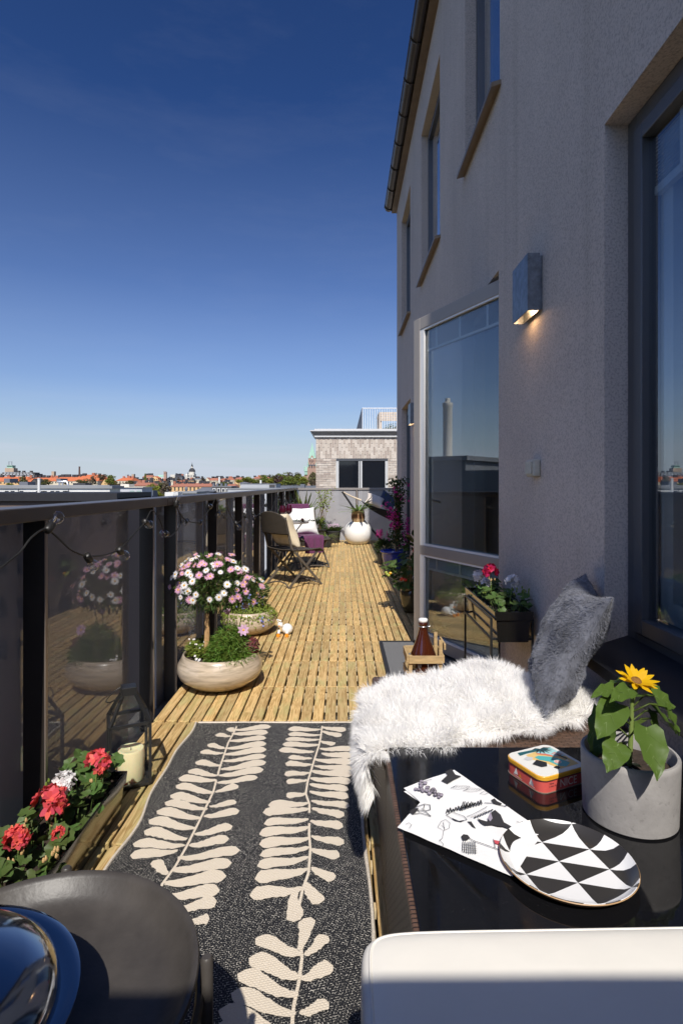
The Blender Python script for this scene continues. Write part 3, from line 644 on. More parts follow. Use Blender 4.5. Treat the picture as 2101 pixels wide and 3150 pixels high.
_g = bt.nodes.new('ShaderNodeNewGeometry'); _n = bt.nodes.new('ShaderNodeTexNoise'); _n.inputs['Scale'].default_value = 9; _n.inputs['Detail'].default_value = 7; _n.inputs['Roughness'].default_value = .7
_r = bt.nodes.new('ShaderNodeMapRange'); _r.inputs[1].default_value = .42; _r.inputs[2].default_value = .75; _r.inputs[3].default_value = .018; _r.inputs[4].default_value = .20
_d = bt.nodes.new('ShaderNodeTexNoise'); _d.inputs['Scale'].default_value = 420; _dr = bt.nodes.new('ShaderNodeValToRGB'); _dr.color_ramp.elements[0].position = .68; _dr.color_ramp.elements[0].color = (.006,.006,.007,1); _dr.color_ramp.elements[1].position = .80; _dr.color_ramp.elements[1].color = (.09,.085,.08,1)
bt.links.new(_g.outputs['Position'], _n.inputs['Vector']); bt.links.new(_n.outputs[0], _r.inputs[0]); bt.links.new(_r.outputs[0], bb.inputs['Roughness']); bt.links.new(_g.outputs['Position'], _d.inputs['Vector']); bt.links.new(_d.outputs[0], _dr.inputs[0]); bt.links.new(_dr.outputs[0], bb.inputs['Base Color'])
m = MB(); m.box(TX+.010, .860, .765, 1.528, TZ-.0015, TZ+.0045); m.build('glass_top', bg_m, table, world=True, bevel=.002)
TT = TZ+.0045

# white seat cushion nearest the camera, on its rattan seat
seat = thing('rattan_stool', 'brown rattan stool carrying the white cushion nearest the camera', 'stool', (.55, .46, 0))
m = MB(); m.box(.04, 1.05, .14, .735, .03, .43); m.build('base', rat_side, seat, world=True, bevel=.012)
for x in (.09, 1.0):
    for y in (.2, .68): m = MB(); m.box(x-.02, x+.02, y-.02, y+.02, .001, .031); m.build('foot', black_metal, seat, world=True)
cush = thing('white_cushion', 'large white faux leather seat cushion half in shade in the foreground', 'cushion', (.55, .44, .432))
wl = pm('white_leatherette', (.77,.735,.665), .42, var=.03, vscale=6, bump=.25, bscale=14, spec=.35)
m = MB()
CX0, CX1, CY0, CY1, CZ0, CZ1, CR = .022, 1.08, .12, .742, .432, .602, .045
def cushion_top(u, v):
    # superelliptic slab surface
    a = u*2*math.pi; ca, sa = math.cos(a), math.sin(a)
    def se(c, p): return math.copysign(abs(c)**p, c)
    t = v*math.pi-math.pi/2; ct, st = abs(math.cos(t))**.10, se(math.sin(t), .16)
    x = (CX0+CX1)/2+(CX1-CX0)/2*se(ca, .075)*ct; y = (CY0+CY1)/2+(CY1-CY0)/2*se(sa, .075)*ct; z = (CZ0+CZ1)/2+(CZ1-CZ0)/2*st
    z += .006*math.sin(x*9+1)*math.sin(y*7)*max(0, st); y += .010*(x-.5)*(1 if sa > 0 else 0)*ct+.003*math.sin(x*14)
    return (x, y, z)
m.grid(cushion_top, 320, 60, wrap_u=True); m.build('cover', wl, cush, world=True, smooth=180)
m = MB(); zs = CZ1-.03
m.tube([cushion_top(i/400, .70) for i in range(401)], .002, 6); m.build('piping', wl, cush, world=True, smooth=180)

# ------------------------------------------------------------------ sheepskin: thousands of strands over a draped hide
fur_m, ft, fb = new_mat('white_wool'); sock(fb, 'Base Color', (1,.99,.975,1)); sock(fb, 'Roughness', .9); sock(fb, 'Sheen Weight', .3)
ftr = ft.nodes.new('ShaderNodeBsdfTranslucent'); ftr.inputs[0].default_value = (1,.99,.975,1); fmx = ft.nodes.new('ShaderNodeMixShader'); fmx.inputs[0].default_value = .5
ft.links.new(fb.outputs[0], fmx.inputs[1]); ft.links.new(ftr.outputs[0], fmx.inputs[2]); ft.links.new(fmx.outputs[0], ft.nodes['Material Output'].inputs[0])
skin = thing('sheepskin', 'fluffy white sheepskin throw draped over the rattan bench', 'sheepskin', (.4, 1.78, BZ))
def hide(s, t):
    """s along the hide (0 hanging tip .. 1 wall end), t across; returns point and normal"""
    lo_t = [(0,1.515),(.18,1.50),(.30,1.495),(.46,1.51),(.52,1.60),(.75,1.635),(.86,1.69),(1,1.78)]
    hi_t = [(0,1.615),(.10,1.70),(.24,1.93),(.34,2.04),(.5,2.08),(.68,2.12),(.80,2.08),(.9,2.0),(1,1.88)]
    def ip(T):
        for (a, b), (c, d) in zip(T[:-1], T[1:]):
            if s <= c: return b+(d-b)*(s-a)/(c-a)
        return T[-1][1]
    y = ip(lo_t)+(ip(hi_t)-ip(lo_t))*t
    hang = .26
    if s < hang:
        k = (hang-s)/hang; L_ = .135
        x = .098-.034*math.sin(min(1, k*3)*math.pi/2)+.045*max(0, k-.55); z = BZ+.020-.0-L_*max(0, k-.10)**1.05; n = Vector((-1, -.15, .35))
        if k < .3: n = Vector((-k/.3, -.1, 1.0))
    else:
        k = (s-hang)/(1-hang); x = .098+.70*k; z = BZ+.020+.020*math.sin(k*math.pi)*math.sin(t*math.pi)+.045*math.exp(-((k-.60)/.16)**2)*t**2; n = Vector((0, 0, 1))
    if t < .12 and s > hang: n = n+Vector((0,-.9*(1-t/.12),0))
    if t > .9: n = n+Vector((0,.8,0))
    return Vector((x, y, z)), n.normalized()
m = MB(); m.grid(lambda u, v: hide(u, v)[0], 40, 24); m.build('hide', fur_m, skin, world=True, smooth=180)
m = MB(); r = random.Random(21)
for i in range(64000):
    s, t = r.random(), r.random()
    if s < .26 and r.random() < .25: s = r.uniform(.0, .26)
    p, n = hide(s, t)
    fl = Vector((mnoise.noise(p*15), mnoise.noise(p*15+Vector((7,3,1))), mnoise.noise(p*15+Vector((2,9,4)))))*.75
    edge = Vector((0,0,0))
    if t < .06: edge = Vector((0,-.7,-.12))
    if t > .95: edge = Vector((0,.7,.1))
    if s > .95: edge += Vector((.8,0,0))
    d = (n*.6+fl+edge+Vector((r.gauss(0,.3)-.15, r.gauss(0,.3)-.25, r.gauss(0,.10)))).normalized()
    if s < .2: d = (d+Vector((-.1,0,-.9))).normalized()
    l_ = r.uniform(.032, .058)*(1.1 if t < .06 else 1); w_ = r.uniform(.0007,.0014)
    sd = d.cross(Vector((r.gauss(0,1), r.gauss(0,1), r.gauss(0,1)))).normalized()*w_
    dr = Vector((0,0,-.35)) if s >= .2 else Vector((.1,0,-.5))
    q1 = p+d*l_*.5; d2_ = (d+dr+fl*.4).normalized(); q2 = q1+d2_*l_*.5
    m.add([p-sd, p+sd, q1+sd*.8, q1-sd*.8, q2], [(0,1,2,3),(3,2,4)])
tag(m.build('wool', fur_m, skin, world=True), kind='stuff')

# ------------------------------------------------------------------ cushions
def pillow_mesh(w, h, t, seed=0, wrinkle=.006, n=28, pinch=.10):
    m = MB(); r = random.Random(seed); o = Vector((seed*3.1, seed*1.7, 0))
    for sgn in (1, -1):
        def f(u, v):
            a, b = 2*u-1, 2*v-1
            k = 1-pinch*(1-abs(a)**1.5)*0-0
            x = a*w/2*(1-pinch*(1-b*b)*0.0-pinch*.6*(1-abs(b))*abs(a)**6); y = b*h/2*(1-pinch*.6*(1-abs(a))*abs(b)**6)
            x *= 1-.07*(1-b*b); y *= 1-.07*(1-a*a)
            th = t/2*((1-a**4)*(1-b**4))**.55
            z = sgn*th
            z += wrinkle*sgn*((1-a**6)*(1-b**6))*(mnoise.noise(Vector((x*11, y*11, sgn*2.0))+o)+.6*mnoise.noise(Vector((x*26, y*9, sgn*5.0))+o))
            return (x, y, z)
        k0 = len(m.f); m.grid(f, n, n)
        if sgn < 0: m.f[k0:] = [tuple(reversed(q)) for q in m.f[k0:]]
    return m
def place(o, loc, xaxis, yaxis):
    x = Vector(xaxis).normalized(); y = Vector(yaxis); y = (y-x*y.dot(x)).normalized(); z = x.cross(y)
    M = Matrix((x, y, z)).transposed().to_4x4(); M.translation = Vector(loc); o.matrix_local = M
plush = pm('grey_plush', (.115,.12,.145), .75, var=.45, vscale=16, bump=.6, bscale=55, sheen=.25)
gp = pillow_mesh(.40, .42, .125, 3, .010, 56)
gp.v = [(x*(1-.10*max(0, 1-(y/.21)**2)), y*(1-.10*max(0, 1-(x/.2)**2)), z) for x, y, z in gp.v]
def fold(x, y, sg):
    w = mnoise.noise(Vector((x*6, y*5, sg*3)))*.9+mnoise.noise(Vector((x*15, y*6, sg*7)))*.4
    return .024*(.6-abs(math.sin(x*15+y*7+w*3.4)))*max(0, 1-(abs(y)/.215)**6)*max(0, 1-(abs(x)/.2)**6)
gp.v = [(x+.01*mnoise.noise(Vector((x*9,y*9,2))), y, z+(1 if z > 0 else -1)*fold(x, y, 1 if z > 0 else -1)) for x, y, z in gp.v]
o = gp.build('grey_pillow', plush, None, smooth=180)
place(o, (.725, 1.84, .665), (.22, .96, .02), (.42, -.12, .88))
pl_o = o
mw = pl_o.matrix_local; fz = MB(); r = random.Random(90)
pme = pl_o.data
for i in range(26000):
    pl_ = pme.polygons[r.randrange(len(pme.polygons))]; c = Vector(pl_.center); n = Vector(pl_.normal); vv_ = [Vector(pme.vertices[k].co) for k in pl_.vertices]
    a_, b_ = r.random(), r.random(); p = vv_[0].lerp(vv_[1], a_).lerp(vv_[3].lerp(vv_[2], a_), b_)
    d = (n+Vector((r.gauss(0,.5), r.gauss(0,.5)-.5, r.gauss(0,.5)))).normalized(); sd = d.orthogonal().normalized()*.0008
    fz.add([p-sd, p+sd, p+d*r.uniform(.006,.011)], [(0,1,2)])
tag(fz.build('plush_pile', plush, pl_o), kind='stuff')
tag(o, 'rumpled grey plush pillow leaning on the wall at the end of the bench', 'pillow')

# ------------------------------------------------------------------ plate, tea towel, tin
plate = thing('round_plate', 'round plate with black and white triangles on the glass table', 'plate', (.412, 1.046, TT))
m, t, b = new_mat('triangle_print'); N = t.nodes.new; l = t.links.new
ge = N('ShaderNodeNewGeometry'); sb = N('ShaderNodeVectorMath'); sb.operation = 'SUBTRACT'; sb.inputs[1].default_value = (.3905, 1.1153, 0); l(ge.outputs['Position'], sb.inputs[0])
A_, B_ = Vector((.0117,-.0568)), Vector((-.072,-.035)); det = A_.x*B_.y-A_.y*B_.x
def dotn(vec):
    dn = N('ShaderNodeVectorMath'); dn.operation = 'DOT_PRODUCT'; dn.inputs[1].default_value = vec; l(sb.outputs[0], dn.inputs[0])
    fr = N('ShaderNodeMath'); fr.operation = 'FLOORED_MODULO'; fr.inputs[1].default_value = 1; l(dn.outputs['Value'], fr.inputs[0]); return fr
fu, fv = dotn((B_.y/det, -B_.x/det, 0)), dotn((-A_.y/det, A_.x/det, 0))
ad = N('ShaderNodeMath'); l(fu.outputs[0], ad.inputs[0]); l(fv.outputs[0], ad.inputs[1]); gt = N('ShaderNodeMath'); gt.operation = 'GREATER_THAN'; gt.inputs[1].default_value = 1; l(ad.outputs[0], gt.inputs[0])
mx = N('ShaderNodeMix'); mx.data_type = 'RGBA'; mx.inputs[6].default_value = (.80,.79,.78,1); mx.inputs[7].default_value = (.035,.032,.030,1); l(gt.outputs[0], mx.inputs[0]); l(mx.outputs[2], b.inputs['Base Color']); sock(b, 'Roughness', .28)
tri = m
PR = .118
m = MB(); m.lathe([(.0,.004),(.085,.004),(.098,.006),(.109,.012),(PR,.021),(PR+.0008,.0205)], 72, plate.location, close=False); m.build('plate_face', tri, plate, world=True, smooth=60)
m = MB(); m.lathe([(PR+.001,.0205),(PR+.002,.019),(.110,.009),(.098,.0025),(.085,.0005),(.0,.0005)], 72, plate.location, close=False); m.build('plate_back', pm('birch_edge', (.42,.26,.13), .5), plate, world=True, smooth=60)

towel = thing('tea_towel', 'folded white tea towel printed with ink drawings partly under the plate', 'towel', (.25, 1.25, TT))
linen = pm('white_linen', (.80,.79,.78), .85, var=.02, bump=.15, bscale=300)
def tw(px, py, z=0): 
    p = GP(1150+px/1.649, 2200+py/1.649, TT+.004); return Vector((p.x, p.y, TT+.004+z))
def sheet(m, quad, z, n=14, amp=.0018, seed=0):
    a, b, c, d = quad
    def f(u, v):
        p = (a*(1-u)+b*u)*(1-v)+(d*(1-u)+c*u)*v
        return (p.x, p.y, TT+z+amp*mnoise.noise(Vector((p.x*22, p.y*22, seed)))+amp*.6*math.sin(u*9+seed)*v)
    m.grid(f, n, n)
    for q0, q1, in ((a,b),(b,c),(c,d),(d,a)):
        pass
    return f
m = MB(); f1 = sheet(m, (tw(150,370), tw(405,278), tw(860,590), tw(600,770)), .0045, seed=1); m.build('upper_fold', linen, towel, world=True, smooth=180)
m = MB(); f2 = sheet(m, (tw(118,575), tw(255,425), tw(830,640), tw(700,830)), .0070, seed=2); m.build('lower_fold', linen, towel, world=True, smooth=180)
m = MB(); sheet(m, (tw(150,382), tw(400,300), tw(640,470), tw(240,440)), .0020, seed=5); m.build('under_fold', linen, towel, world=True, smooth=180)
ink = pm('black_ink', (.030,.028,.030), .8); ink_grey = pm('grape_ink', (.32,.28,.34), .8); ink_red = pm('red_ink', (.55,.08,.10), .8)
def stroke(m, pts, w, z=.0108, mi=0):
    pts = [tw(*p) for p in pts]
    for a, b in zip(pts[:-1], pts[1:]):
        d = (b-a); 
        if d.length < 1e-6: continue
        s_ = Vector((-d.y, d.x, 0)).normalized()*w/2; d = d.normalized()*w*.3
        zz = Vector((0,0,TT+z-a.z)); m.add([a-s_-d+zz, b-s_+d+zz, b+s_+d+zz, a+s_-d+zz], [(0,1,2,3)], mi)
def blot(m, pts, z=.0106, mi=0):
    vv = [tw(*p) for p in pts]; vv = [Vector((p.x, p.y, TT+z)) for p in vv]; m.add(vv, [tuple(range(len(vv)))], mi)
m = MB(); r = random.Random(8)
for i in range(26):                                                   # bunch of grapes
    k = i/26; cx = 225+110*k+r.uniform(-26,26)*(1-k*.7); cy = 365+62*k+r.uniform(-24,24)*(1-k*.6); rr = r.uniform(8,12)
    ring_ = [(cx+rr*math.cos(a*.628), cy+rr*.8*math.sin(a*.628)) for a in range(11)]
    blot(m, ring_[:-1], .0098+.00002*i, 1); stroke(m, ring_, .0007, .0102+.00002*i)
stroke(m, [(190,345),(215,352),(240,340),(265,345),(292,338)], .0012, .0103)
blot(m, [(340,342),(372,312),(358,296),(392,280),(412,310),(442,318),(400,338),(372,356)], .0082)       # dark pot near the fold
for k, base in enumerate(((388,378),(452,392))):                      # two feathers
    x, y = base; stroke(m, [(x,y),(x+30,y-14),(x+62,y-12),(x+98,y-8),(x+70,y+2),(x+36,y+6),(x,y)], .0008, .0084)
    for q in range(6): stroke(m, [(x+12+q*13, y-3), (x+22+q*13, y-9)], .0007, .0084)
stroke(m, [(535,408),(555,396),(580,402),(560,412),(535,408)], .0007, .0084)
for pts in ([(180,505),(215,480),(255,466),(282,470),(284,495),(262,500),(240,490)], [(185,512),(225,496),(262,506),(285,526)], [(195,518),(235,512),(288,528)], [(210,490),(230,505)], [(255,470),(250,490)]): stroke(m, pts, .0016)
blot(m, [(180,508),(205,488),(226,486),(212,506),(196,520)])
# ink bottles, jugs and a row of scribbles
blot(m, [(522,540),(545,548),(572,556),(590,512),(612,496),(640,520),(658,560),(690,578),(712,592),(690,596),(655,582),(628,580),(598,572),(560,576),(538,562)], .0109)
blot(m, [(590,505),(600,540),(588,556),(575,540)], .0110, 1)
stroke(m, [(366,522),(395,505),(420,516),(455,528),(470,545),(440,556),(405,548),(385,535),(366,522)], .0012); blot(m, [(392,536),(430,552),(455,548),(440,558),(410,552)])
blot(m, [(472,556),(492,556),(502,572),(516,592),(496,582)], .0109)
for i in range(13): stroke(m, [(365+i*14, 512-i*3.6), (372+i*14, 496-i*3.8+r.uniform(-6,6)), (378+i*14, 508-i*3.6)], .0024)
for i in range(8): stroke(m, [(440+i*9, 498-i*4), (452+i*8, 462-i*1.5+r.uniform(-9,9))], .0020)
stroke(m, [(470,530),(500,518),(535,500),(560,486),(572,478)], .0010); stroke(m, [(488,534),(530,520),(568,500)], .0010)
for i in range(7): stroke(m, [(508+i*14, 536-i*6), (516+i*14, 530-i*6)], .0030)
blot(m, [(592,440),(610,432),(622,446),(648,458),(640,466),(606,458)], .0085); stroke(m, [(560,455),(600,456),(660,472),(676,466)], .0018, .0086)
stroke(m, [(722,548),(738,556),(752,550),(764,560),(790,568)], .0009, .0086)
for pts in ([(322,585),(340,555),(362,545),(384,562),(380,590),(352,602),(322,585)], [(352,602),(346,640),(330,655)], [(340,575),(360,590)], [(350,560),(356,598)], [(330,650),(352,672),(340,690)]): stroke(m, pts, .0007)
blot(m, [(440,632),(452,620),(474,624),(486,638),(470,650),(448,650)]); stroke(m, [(480,640),(510,656),(548,668),(590,684),(640,702)], .0016)
for i in range(7): stroke(m, [(450+i*10, 660+r.uniform(-4,4)), (446+i*11, 712+r.uniform(-6,10))], .0012); 
for i in range(4): stroke(m, [(446, 672+i*13), (520, 680+i*13+r.uniform(-4,4))], .0012)
stroke(m, [(160,570),(176,562),(190,572),(178,590)], .0007)
blot(m, [(606,650),(642,658),(640,676),(612,668)], .0110, 2); stroke(m, [(604,646),(614,690)], .0010)
tag(m.build('ink_drawings', [ink, ink_grey, ink_red], towel, world=True), kind='stuff')

tin = thing('biscuit_tin', 'coral and yellow tin box with holiday picture lid on the glass table', 'tin', (.489, 1.376, TT), rad(24.5))
def rrect(w, h, r_, n=6):
    pts = []
    for cx, cy, a0 in ((w/2-r_,h/2-r_,0),(-w/2+r_,h/2-r_,90),(-w/2+r_,-h/2+r_,180),(w/2-r_,-h/2+r_,270)):
        for i in range(n+1): a = rad(a0+90*i/n); pts.append((cx+r_*math.cos(a), cy+r_*math.sin(a)))
    return pts
coral = pm('coral_tin', (.62,.10,.085), .32, coat=.3); yel = pm('yellow_tin', (.70,.36,.03), .3, coat=.3); lidw = pm('printed_lid', (.78,.77,.72), .3, coat=.3)
TWd, TDp = .138, .124
m = MB(); m.prism(rrect(TWd, TDp, .021), .0005, .032); m.build('body', coral, tin, smooth=40)
m = MB(); m.prism(rrect(TWd+.003, TDp+.003, .022), .0002, .002); m.build('base_bead', pm('tin_bead', (.45,.36,.28), .3, metal=.6), tin, smooth=40)
m = MB(); m.prism(rrect(TWd+.004, TDp+.004, .0225), .0275, .0285); m.build('lid_shadow_line', pm('painted_lid_shadow', (.10,.03,.04), .4), tin, smooth=40)  # thin dark line, shade below the lid put into the colour
m = MB(); m.prism(rrect(TWd+.004, TDp+.004, .0225), .0286, .0385); lid = m.build('lid', yel, tin, smooth=40, bevel=.0015)
m = MB(); m.prism(rrect(TWd-.001, TDp-.001, .021), .0386, .0398); m.build('lid_face', lidw, lid, smooth=40)
teal = pm('teal_ink', (.09,.42,.42), .35); dteal = pm('dark_teal_ink', (.02,.11,.13), .35); sand = pm('sand_ink', (.75,.52,.20), .35); cor2 = pm('coral_ink', (.70,.16,.12), .35); blk = pm('black_print', (.02,.022,.025), .35); sky_ink = pm('pale_blue_ink', (.36,.62,.62), .35)
def lp(m, pts, z, mi): m.add([(x*TWd*.5, y*TDp*.5, .0398+z) for x, y in pts], [tuple(range(len(pts)))], mi)
m = MB()
lp(m, [(-.38,.60),(.86,.72),(.86,-.78),(.0,-.80),(-.20,-.10),(-.42,.20)], .0002, 2)                 # beach
lp(m, [(.08,.62),(.86,.72),(.86,-.10),(.45,.05),(.20,.34)], .0004, 5)                             # sea and sky
lp(m, [(-.22,.30),(-.02,.34),(.30,.10),(.52,-.20),(.62,-.60),(.30,-.76),(.10,-.62),(.02,-.20),(-.20,.05)], .0006, 0)   # bay
lp(m, [(-.55,.86),(.20,.80),(.62,.66),(.20,.64),(-.30,.66),(-.62,.62)], .0008, 1)
for i in range(9):                                                                              # palm leaves
    a = rad(150+i*26); c, s_ = math.cos(a), math.sin(a); lp(m, [(.42,.74),(.42+.18*c-.05*s_,.74+.18*s_+.05*c),(.42+.42*c,.74+.32*s_-.10),(.42+.18*c+.05*s_,.74+.18*s_-.05*c)], .0010+.00008*i, 1 if i % 2 else 4)
for i in range(4): lp(m, [(.50+i*.04,.24-i*.07),(.74+i*.04,.30-i*.07),(.75+i*.04,.265-i*.07),(.51+i*.04,.205-i*.07)], .0009, 3)   # sun lounger
lp(m, [(.06,.52),(.34,.30),(.46,.10),(.40,.06),(.24,.26),(.02,.46)], .0011, 3)
lp(m, [(-.66,-.10),(-.30,.10),(-.12,-.22),(-.30,-.46),(-.52,-.42)], .0012, 4)
lp(m, [(-.66,.36),(-.44,.46),(-.28,.30),(-.46,.16),(-.64,.20)], .0012, 6)
lp(m, [(-.16,-.62),(.02,-.56),(.06,-.72),(-.10,-.80)], .0012, 4)
for k, (rr, mi) in enumerate(((.135,7),(.11,3),(.085,7),(.06,3),(.03,7))): lp(m, [(.26+rr*math.cos(a*.524), -.36+rr*math.sin(a*.524)) for a in range(12)], .0013+.0001*k, mi)   # parasol
lp(m, [(.56,-.40),(.70,-.36),(.66,-.52)], .0013, 7); lp(m, [(.60,.10),(.70,.06),(.78,-.30),(.70,-.34)], .0013, 4)
m.build('lid_picture', [teal, dteal, sand, cor2, blk, sky_ink, pm('pale_grey_ink', (.55,.56,.58), .4), lidw], lid)
def text_mesh(s_, size, name):
    cu = bpy.data.curves.new(name, 'FONT'); cu.body = s_; cu.size = size; cu.resolution_u = 3
    to = bpy.data.objects.new(name, cu); COL.objects.link(to)
    bpy.context.view_layer.update(); me = bpy.data.meshes.new_from_object(to.evaluated_get(bpy.context.evaluated_depsgraph_get()))
    bpy.data.objects.remove(to); me.name = name; return me
def put_text(s_, size, mat, parent, x, y, z, rx=90, name='lettering', sx=1.0):
    me = text_mesh(s_, size, name); me.materials.clear(); me.materials.append(mat)
    return inst(name, me, parent, (x, y, z), (rad(rx), 0, 0), (sx, 1, 1))
put_text('NICE', .026, pm('white_lettering', (.80,.76,.70), .4), tin, -.016, -TDp/2-.0006, .0065, sx=.92)
put_text('Have', .0065, blk, tin, -.047, -TDp/2-.0006, .0185); put_text('a nice day', .0060, blk, tin, -.048, -TDp/2-.0006, .0125); put_text('in', .0060, blk, tin, -.026, -TDp/2-.0006, .0065)
m = MB(); xs = -TWd/2-.0006                                                                     # sailing boats on the end
def ep(pts, mi): m.add([(xs, y, z) for y, z in pts], [tuple(range(len(pts)))], mi)
ep([(.030,.008),(.022,.025),(.016,.010)], 0); ep([(.012,.008),(.009,.016),(.004,.007)], 1); ep([(.032,.0065),(.002,.0055),(.002,.0045),(.032,.0055)], 0)
ep([(-.022,.008),(-.028,.024),(-.034,.008)], 0); ep([(-.028,.009),(-.030,.022),(-.037,.009)], 2); ep([(-.020,.0068),(-.040,.006),(-.040,.005),(-.020,.0058)], 0)
m.build('sailing_boats', [pm('white_sail_ink', (.75,.74,.72), .4), yel, pm('blue_grey_ink', (.25,.27,.36), .4)], tin)

# ------------------------------------------------------------------ sunflower in a concrete pot
PC = Vector((.612, 1.216, TT)); sf_ = thing('potted_sunflower', 'yellow sunflower in a round concrete pot on the glass table', 'plant', PC)
conc = pm('pot_concrete', (.31,.295,.285), .85, var=.16, vscale=14, bump=.2, bscale=90); add_speckle(conc, 90, .28, .38, .18)
m = MB(); m.lathe([(.0,0),(.088,0),(.0925,.004),(.0965,.125),(.0965,.135),(.094,.138),(.089,.138),(.087,.134),(.085,.105),(.0,.105)], 56, close=False); m.build('pot', conc, sf_, smooth=40)
soil = pm('potting_soil', (.035,.022,.014), .95, var=.5, vscale=60, bump=1, bscale=80)
m = MB(); m.grid(lambda u, v: (v*.085*math.cos(u*6.283), v*.085*math.sin(u*6.283), .106+.006*mnoise.noise(Vector((u*9, v*9, 0)))), 24, 5); m.build('soil', soil, sf_)
gl_ = leafmat('sunflower_leaf', (.075,.125,.022), .2, .22, .42); stemm = pm('green_stem', (.16,.22,.05), .6)
ST_ = [Vector((.0,0,.10)), Vector((.004,.0,.18)), Vector((.008,.004,.24)), Vector((.012,.0,.272))]
m = MB(); m.tube(ST_, [.0055,.005,.0045,.006], 8); m.build('stem', stemm, sf_, smooth=60)
def heart_leaf(name, base, tip, width, nrm, parent, mat_, cup=.18, droop=.0, stalk=None, n=9, wav=.004, seed=0):
    """broad heart-shaped leaf with a folded midrib"""
    base, tip = Vector(base), Vector(tip); d = tip-base; L_ = d.length; d.normalize(); n_ = Vector(nrm); n_ = (n_-d*n_.dot(d)).normalized(); s_ = d.cross(n_)
    m = MB(); vv = []; r = random.Random(seed)
    cols = [-1,-.66,-.33,0,.33,.66,1]
    for i in range(n+1):
        t = i/n; w = width/2*(math.sin(math.pi*min(1, (t*.92+.08))**.62))**.85 if t < 1 else .0
        for c in cols:
            p = base+d*(L_*(t-.10*abs(c)*(1-t)**3))+s_*(w*c)+n_*(cup*w*abs(c)**1.3-droop*L_*t*t)
            p += n_*wav*math.sin(t*17+c*3+seed)*abs(c)
            vv.append(p)
    k = len(cols); m.add(vv, [(i*k+j, i*k+j+1, (i+1)*k+j+1, (i+1)*k+j) for i in range(n) for j in range(k-1)])
    k0 = 3
    for (pa, pb, wv) in [(vv[k0], vv[(n-1)*k+k0], .0011)]+[(vv[i*k+k0], vv[min(n, i+2)*k+q], .0006) for i in range(1, n-2, 2) for q in (1, 5)]:
        e_ = n_*.0006; m.add([pa-s_*wv+e_, pa+s_*wv+e_, pb+s_*wv*.4+e_, pb-s_*wv*.4+e_], [(0,1,2,3)], 1)
    if stalk is not None:
        st = Vector(stalk); mid = (st+base)/2+Vector((0,0,.012)); m.tube([st, mid, base], .002, 5)
    return m.build(name, [mat_, vein_m], parent, smooth=180)
vein_m = pm('leaf_vein', (.115,.17,.045), .5)
def SL(px, py, Y=1.2): p = PX(px, py, Y)-PC; return p
def sleaf(b, tpt, Yb, Yt, w, nr, st, seed): heart_leaf('leaf', SL(b[0], b[1], Yb), SL(tpt[0], tpt[1], Yt), w, nr, sf_, gl_, stalk=st, seed=seed, droop=.12)
sleaf((1895,2164),(1840,2265), 1.17, 1.10, .060, (-.3,-.8,.5), (.004,0,.20), 1)
sleaf((1900,2288),(1868,2370), 1.13, 1.08, .052, (-.2,-.8,.6), (.002,0,.13), 2)
sleaf((1985,2238),(2032,2395), 1.12, 1.05, .066, (.15,-.85,.5), (.004,0,.17), 3)
sleaf((1890,2118),(1822,2134), 1.20, 1.16, .034, (.0,-.5,.9), (.010,0,.25), 4)
sleaf((1838,2180),(1802,2310), 1.22, 1.20, .030, (-.9,-.3,.3), (.004,0,.19), 5)
sleaf((2010,2140),(2080,2172), 1.24, 1.24, .060, (.2,-.5,.85), (.008,0,.23), 6)
sleaf((2000,2210),(2070,2330), 1.26, 1.28, .062, (.5,-.5,.6), (.004,0,.18), 7)
sleaf((1910,2098),(1842,2112), 1.27, 1.30, .044, (-.2,.1,.95), (.010,0,.25), 8)
sleaf((1870,2240),(1815,2330), 1.25, 1.24, .05, (-.5,-.4,.7), (.004,0,.16), 11)
sleaf((2020,2190),(2090,2250), 1.28, 1.31, .06, (.4,-.3,.8), (.006,0,.20), 13)
sleaf((1935,2120),(1880,2150), 1.16, 1.11, .036, (-.2,-.7,.7), (.010,0,.24), 15)
sleaf((2045,2175),(2098,2260), 1.22, 1.2, .04, (.6,-.5,.5), (.008,0,.22), 9)
m = MB(); r = random.Random(5)
for i in range(6):
    a = r.uniform(0,6.28); m.blade(ST_[r.randint(0,2)]+Vector((0,0,.01)), (math.cos(a),math.sin(a),.6), (-math.sin(a),math.cos(a),0), .04, .018, .5)
m.build('small_leaves', gl_, sf_)
pet = leafmat('sunflower_petal', (.76,.46,.008), .12, .35, .5)
hd = Vector((.020,.010,.282)); ax = Vector((.10,-.42,.90)).normalized(); ex = ax.orthogonal().normalized(); ey = ax.cross(ex)
for i in range(17):
    a = i*2.399; d = (ex*math.cos(a)+ey*math.sin(a)); up_ = .40+.25*r.random() if i > 8 else .15+.2*r.random()
    m = MB(); m.blade(hd+d*.008, (d+ax*up_), d.cross(ax), r.uniform(.029,.038), .014, -.0, seg=4, base=.5, taper=.10); m.build('petal', pet, sf_, smooth=180)
m = MB(); m.lathe([(.0,.006),(.007,.006),(.011,.002),(.0,.0)], 14, close=False)
o = m.build('flower_disc', pm('sunflower_disc', (.20,.09,.012), .8, var=.5, vscale=200), sf_, smooth=60); o.matrix_local = Matrix.Translation(hd) @ ax.to_track_quat('Z','Y').to_matrix().to_4x4()
m = MB()
for i in range(12):
    a = i*.5236; d = ex*math.cos(a)+ey*math.sin(a); m.blade(hd-ax*.004, d-ax*.1, d.cross(ax), .022, .010, 0)
m.build('sepals', gl_, sf_)
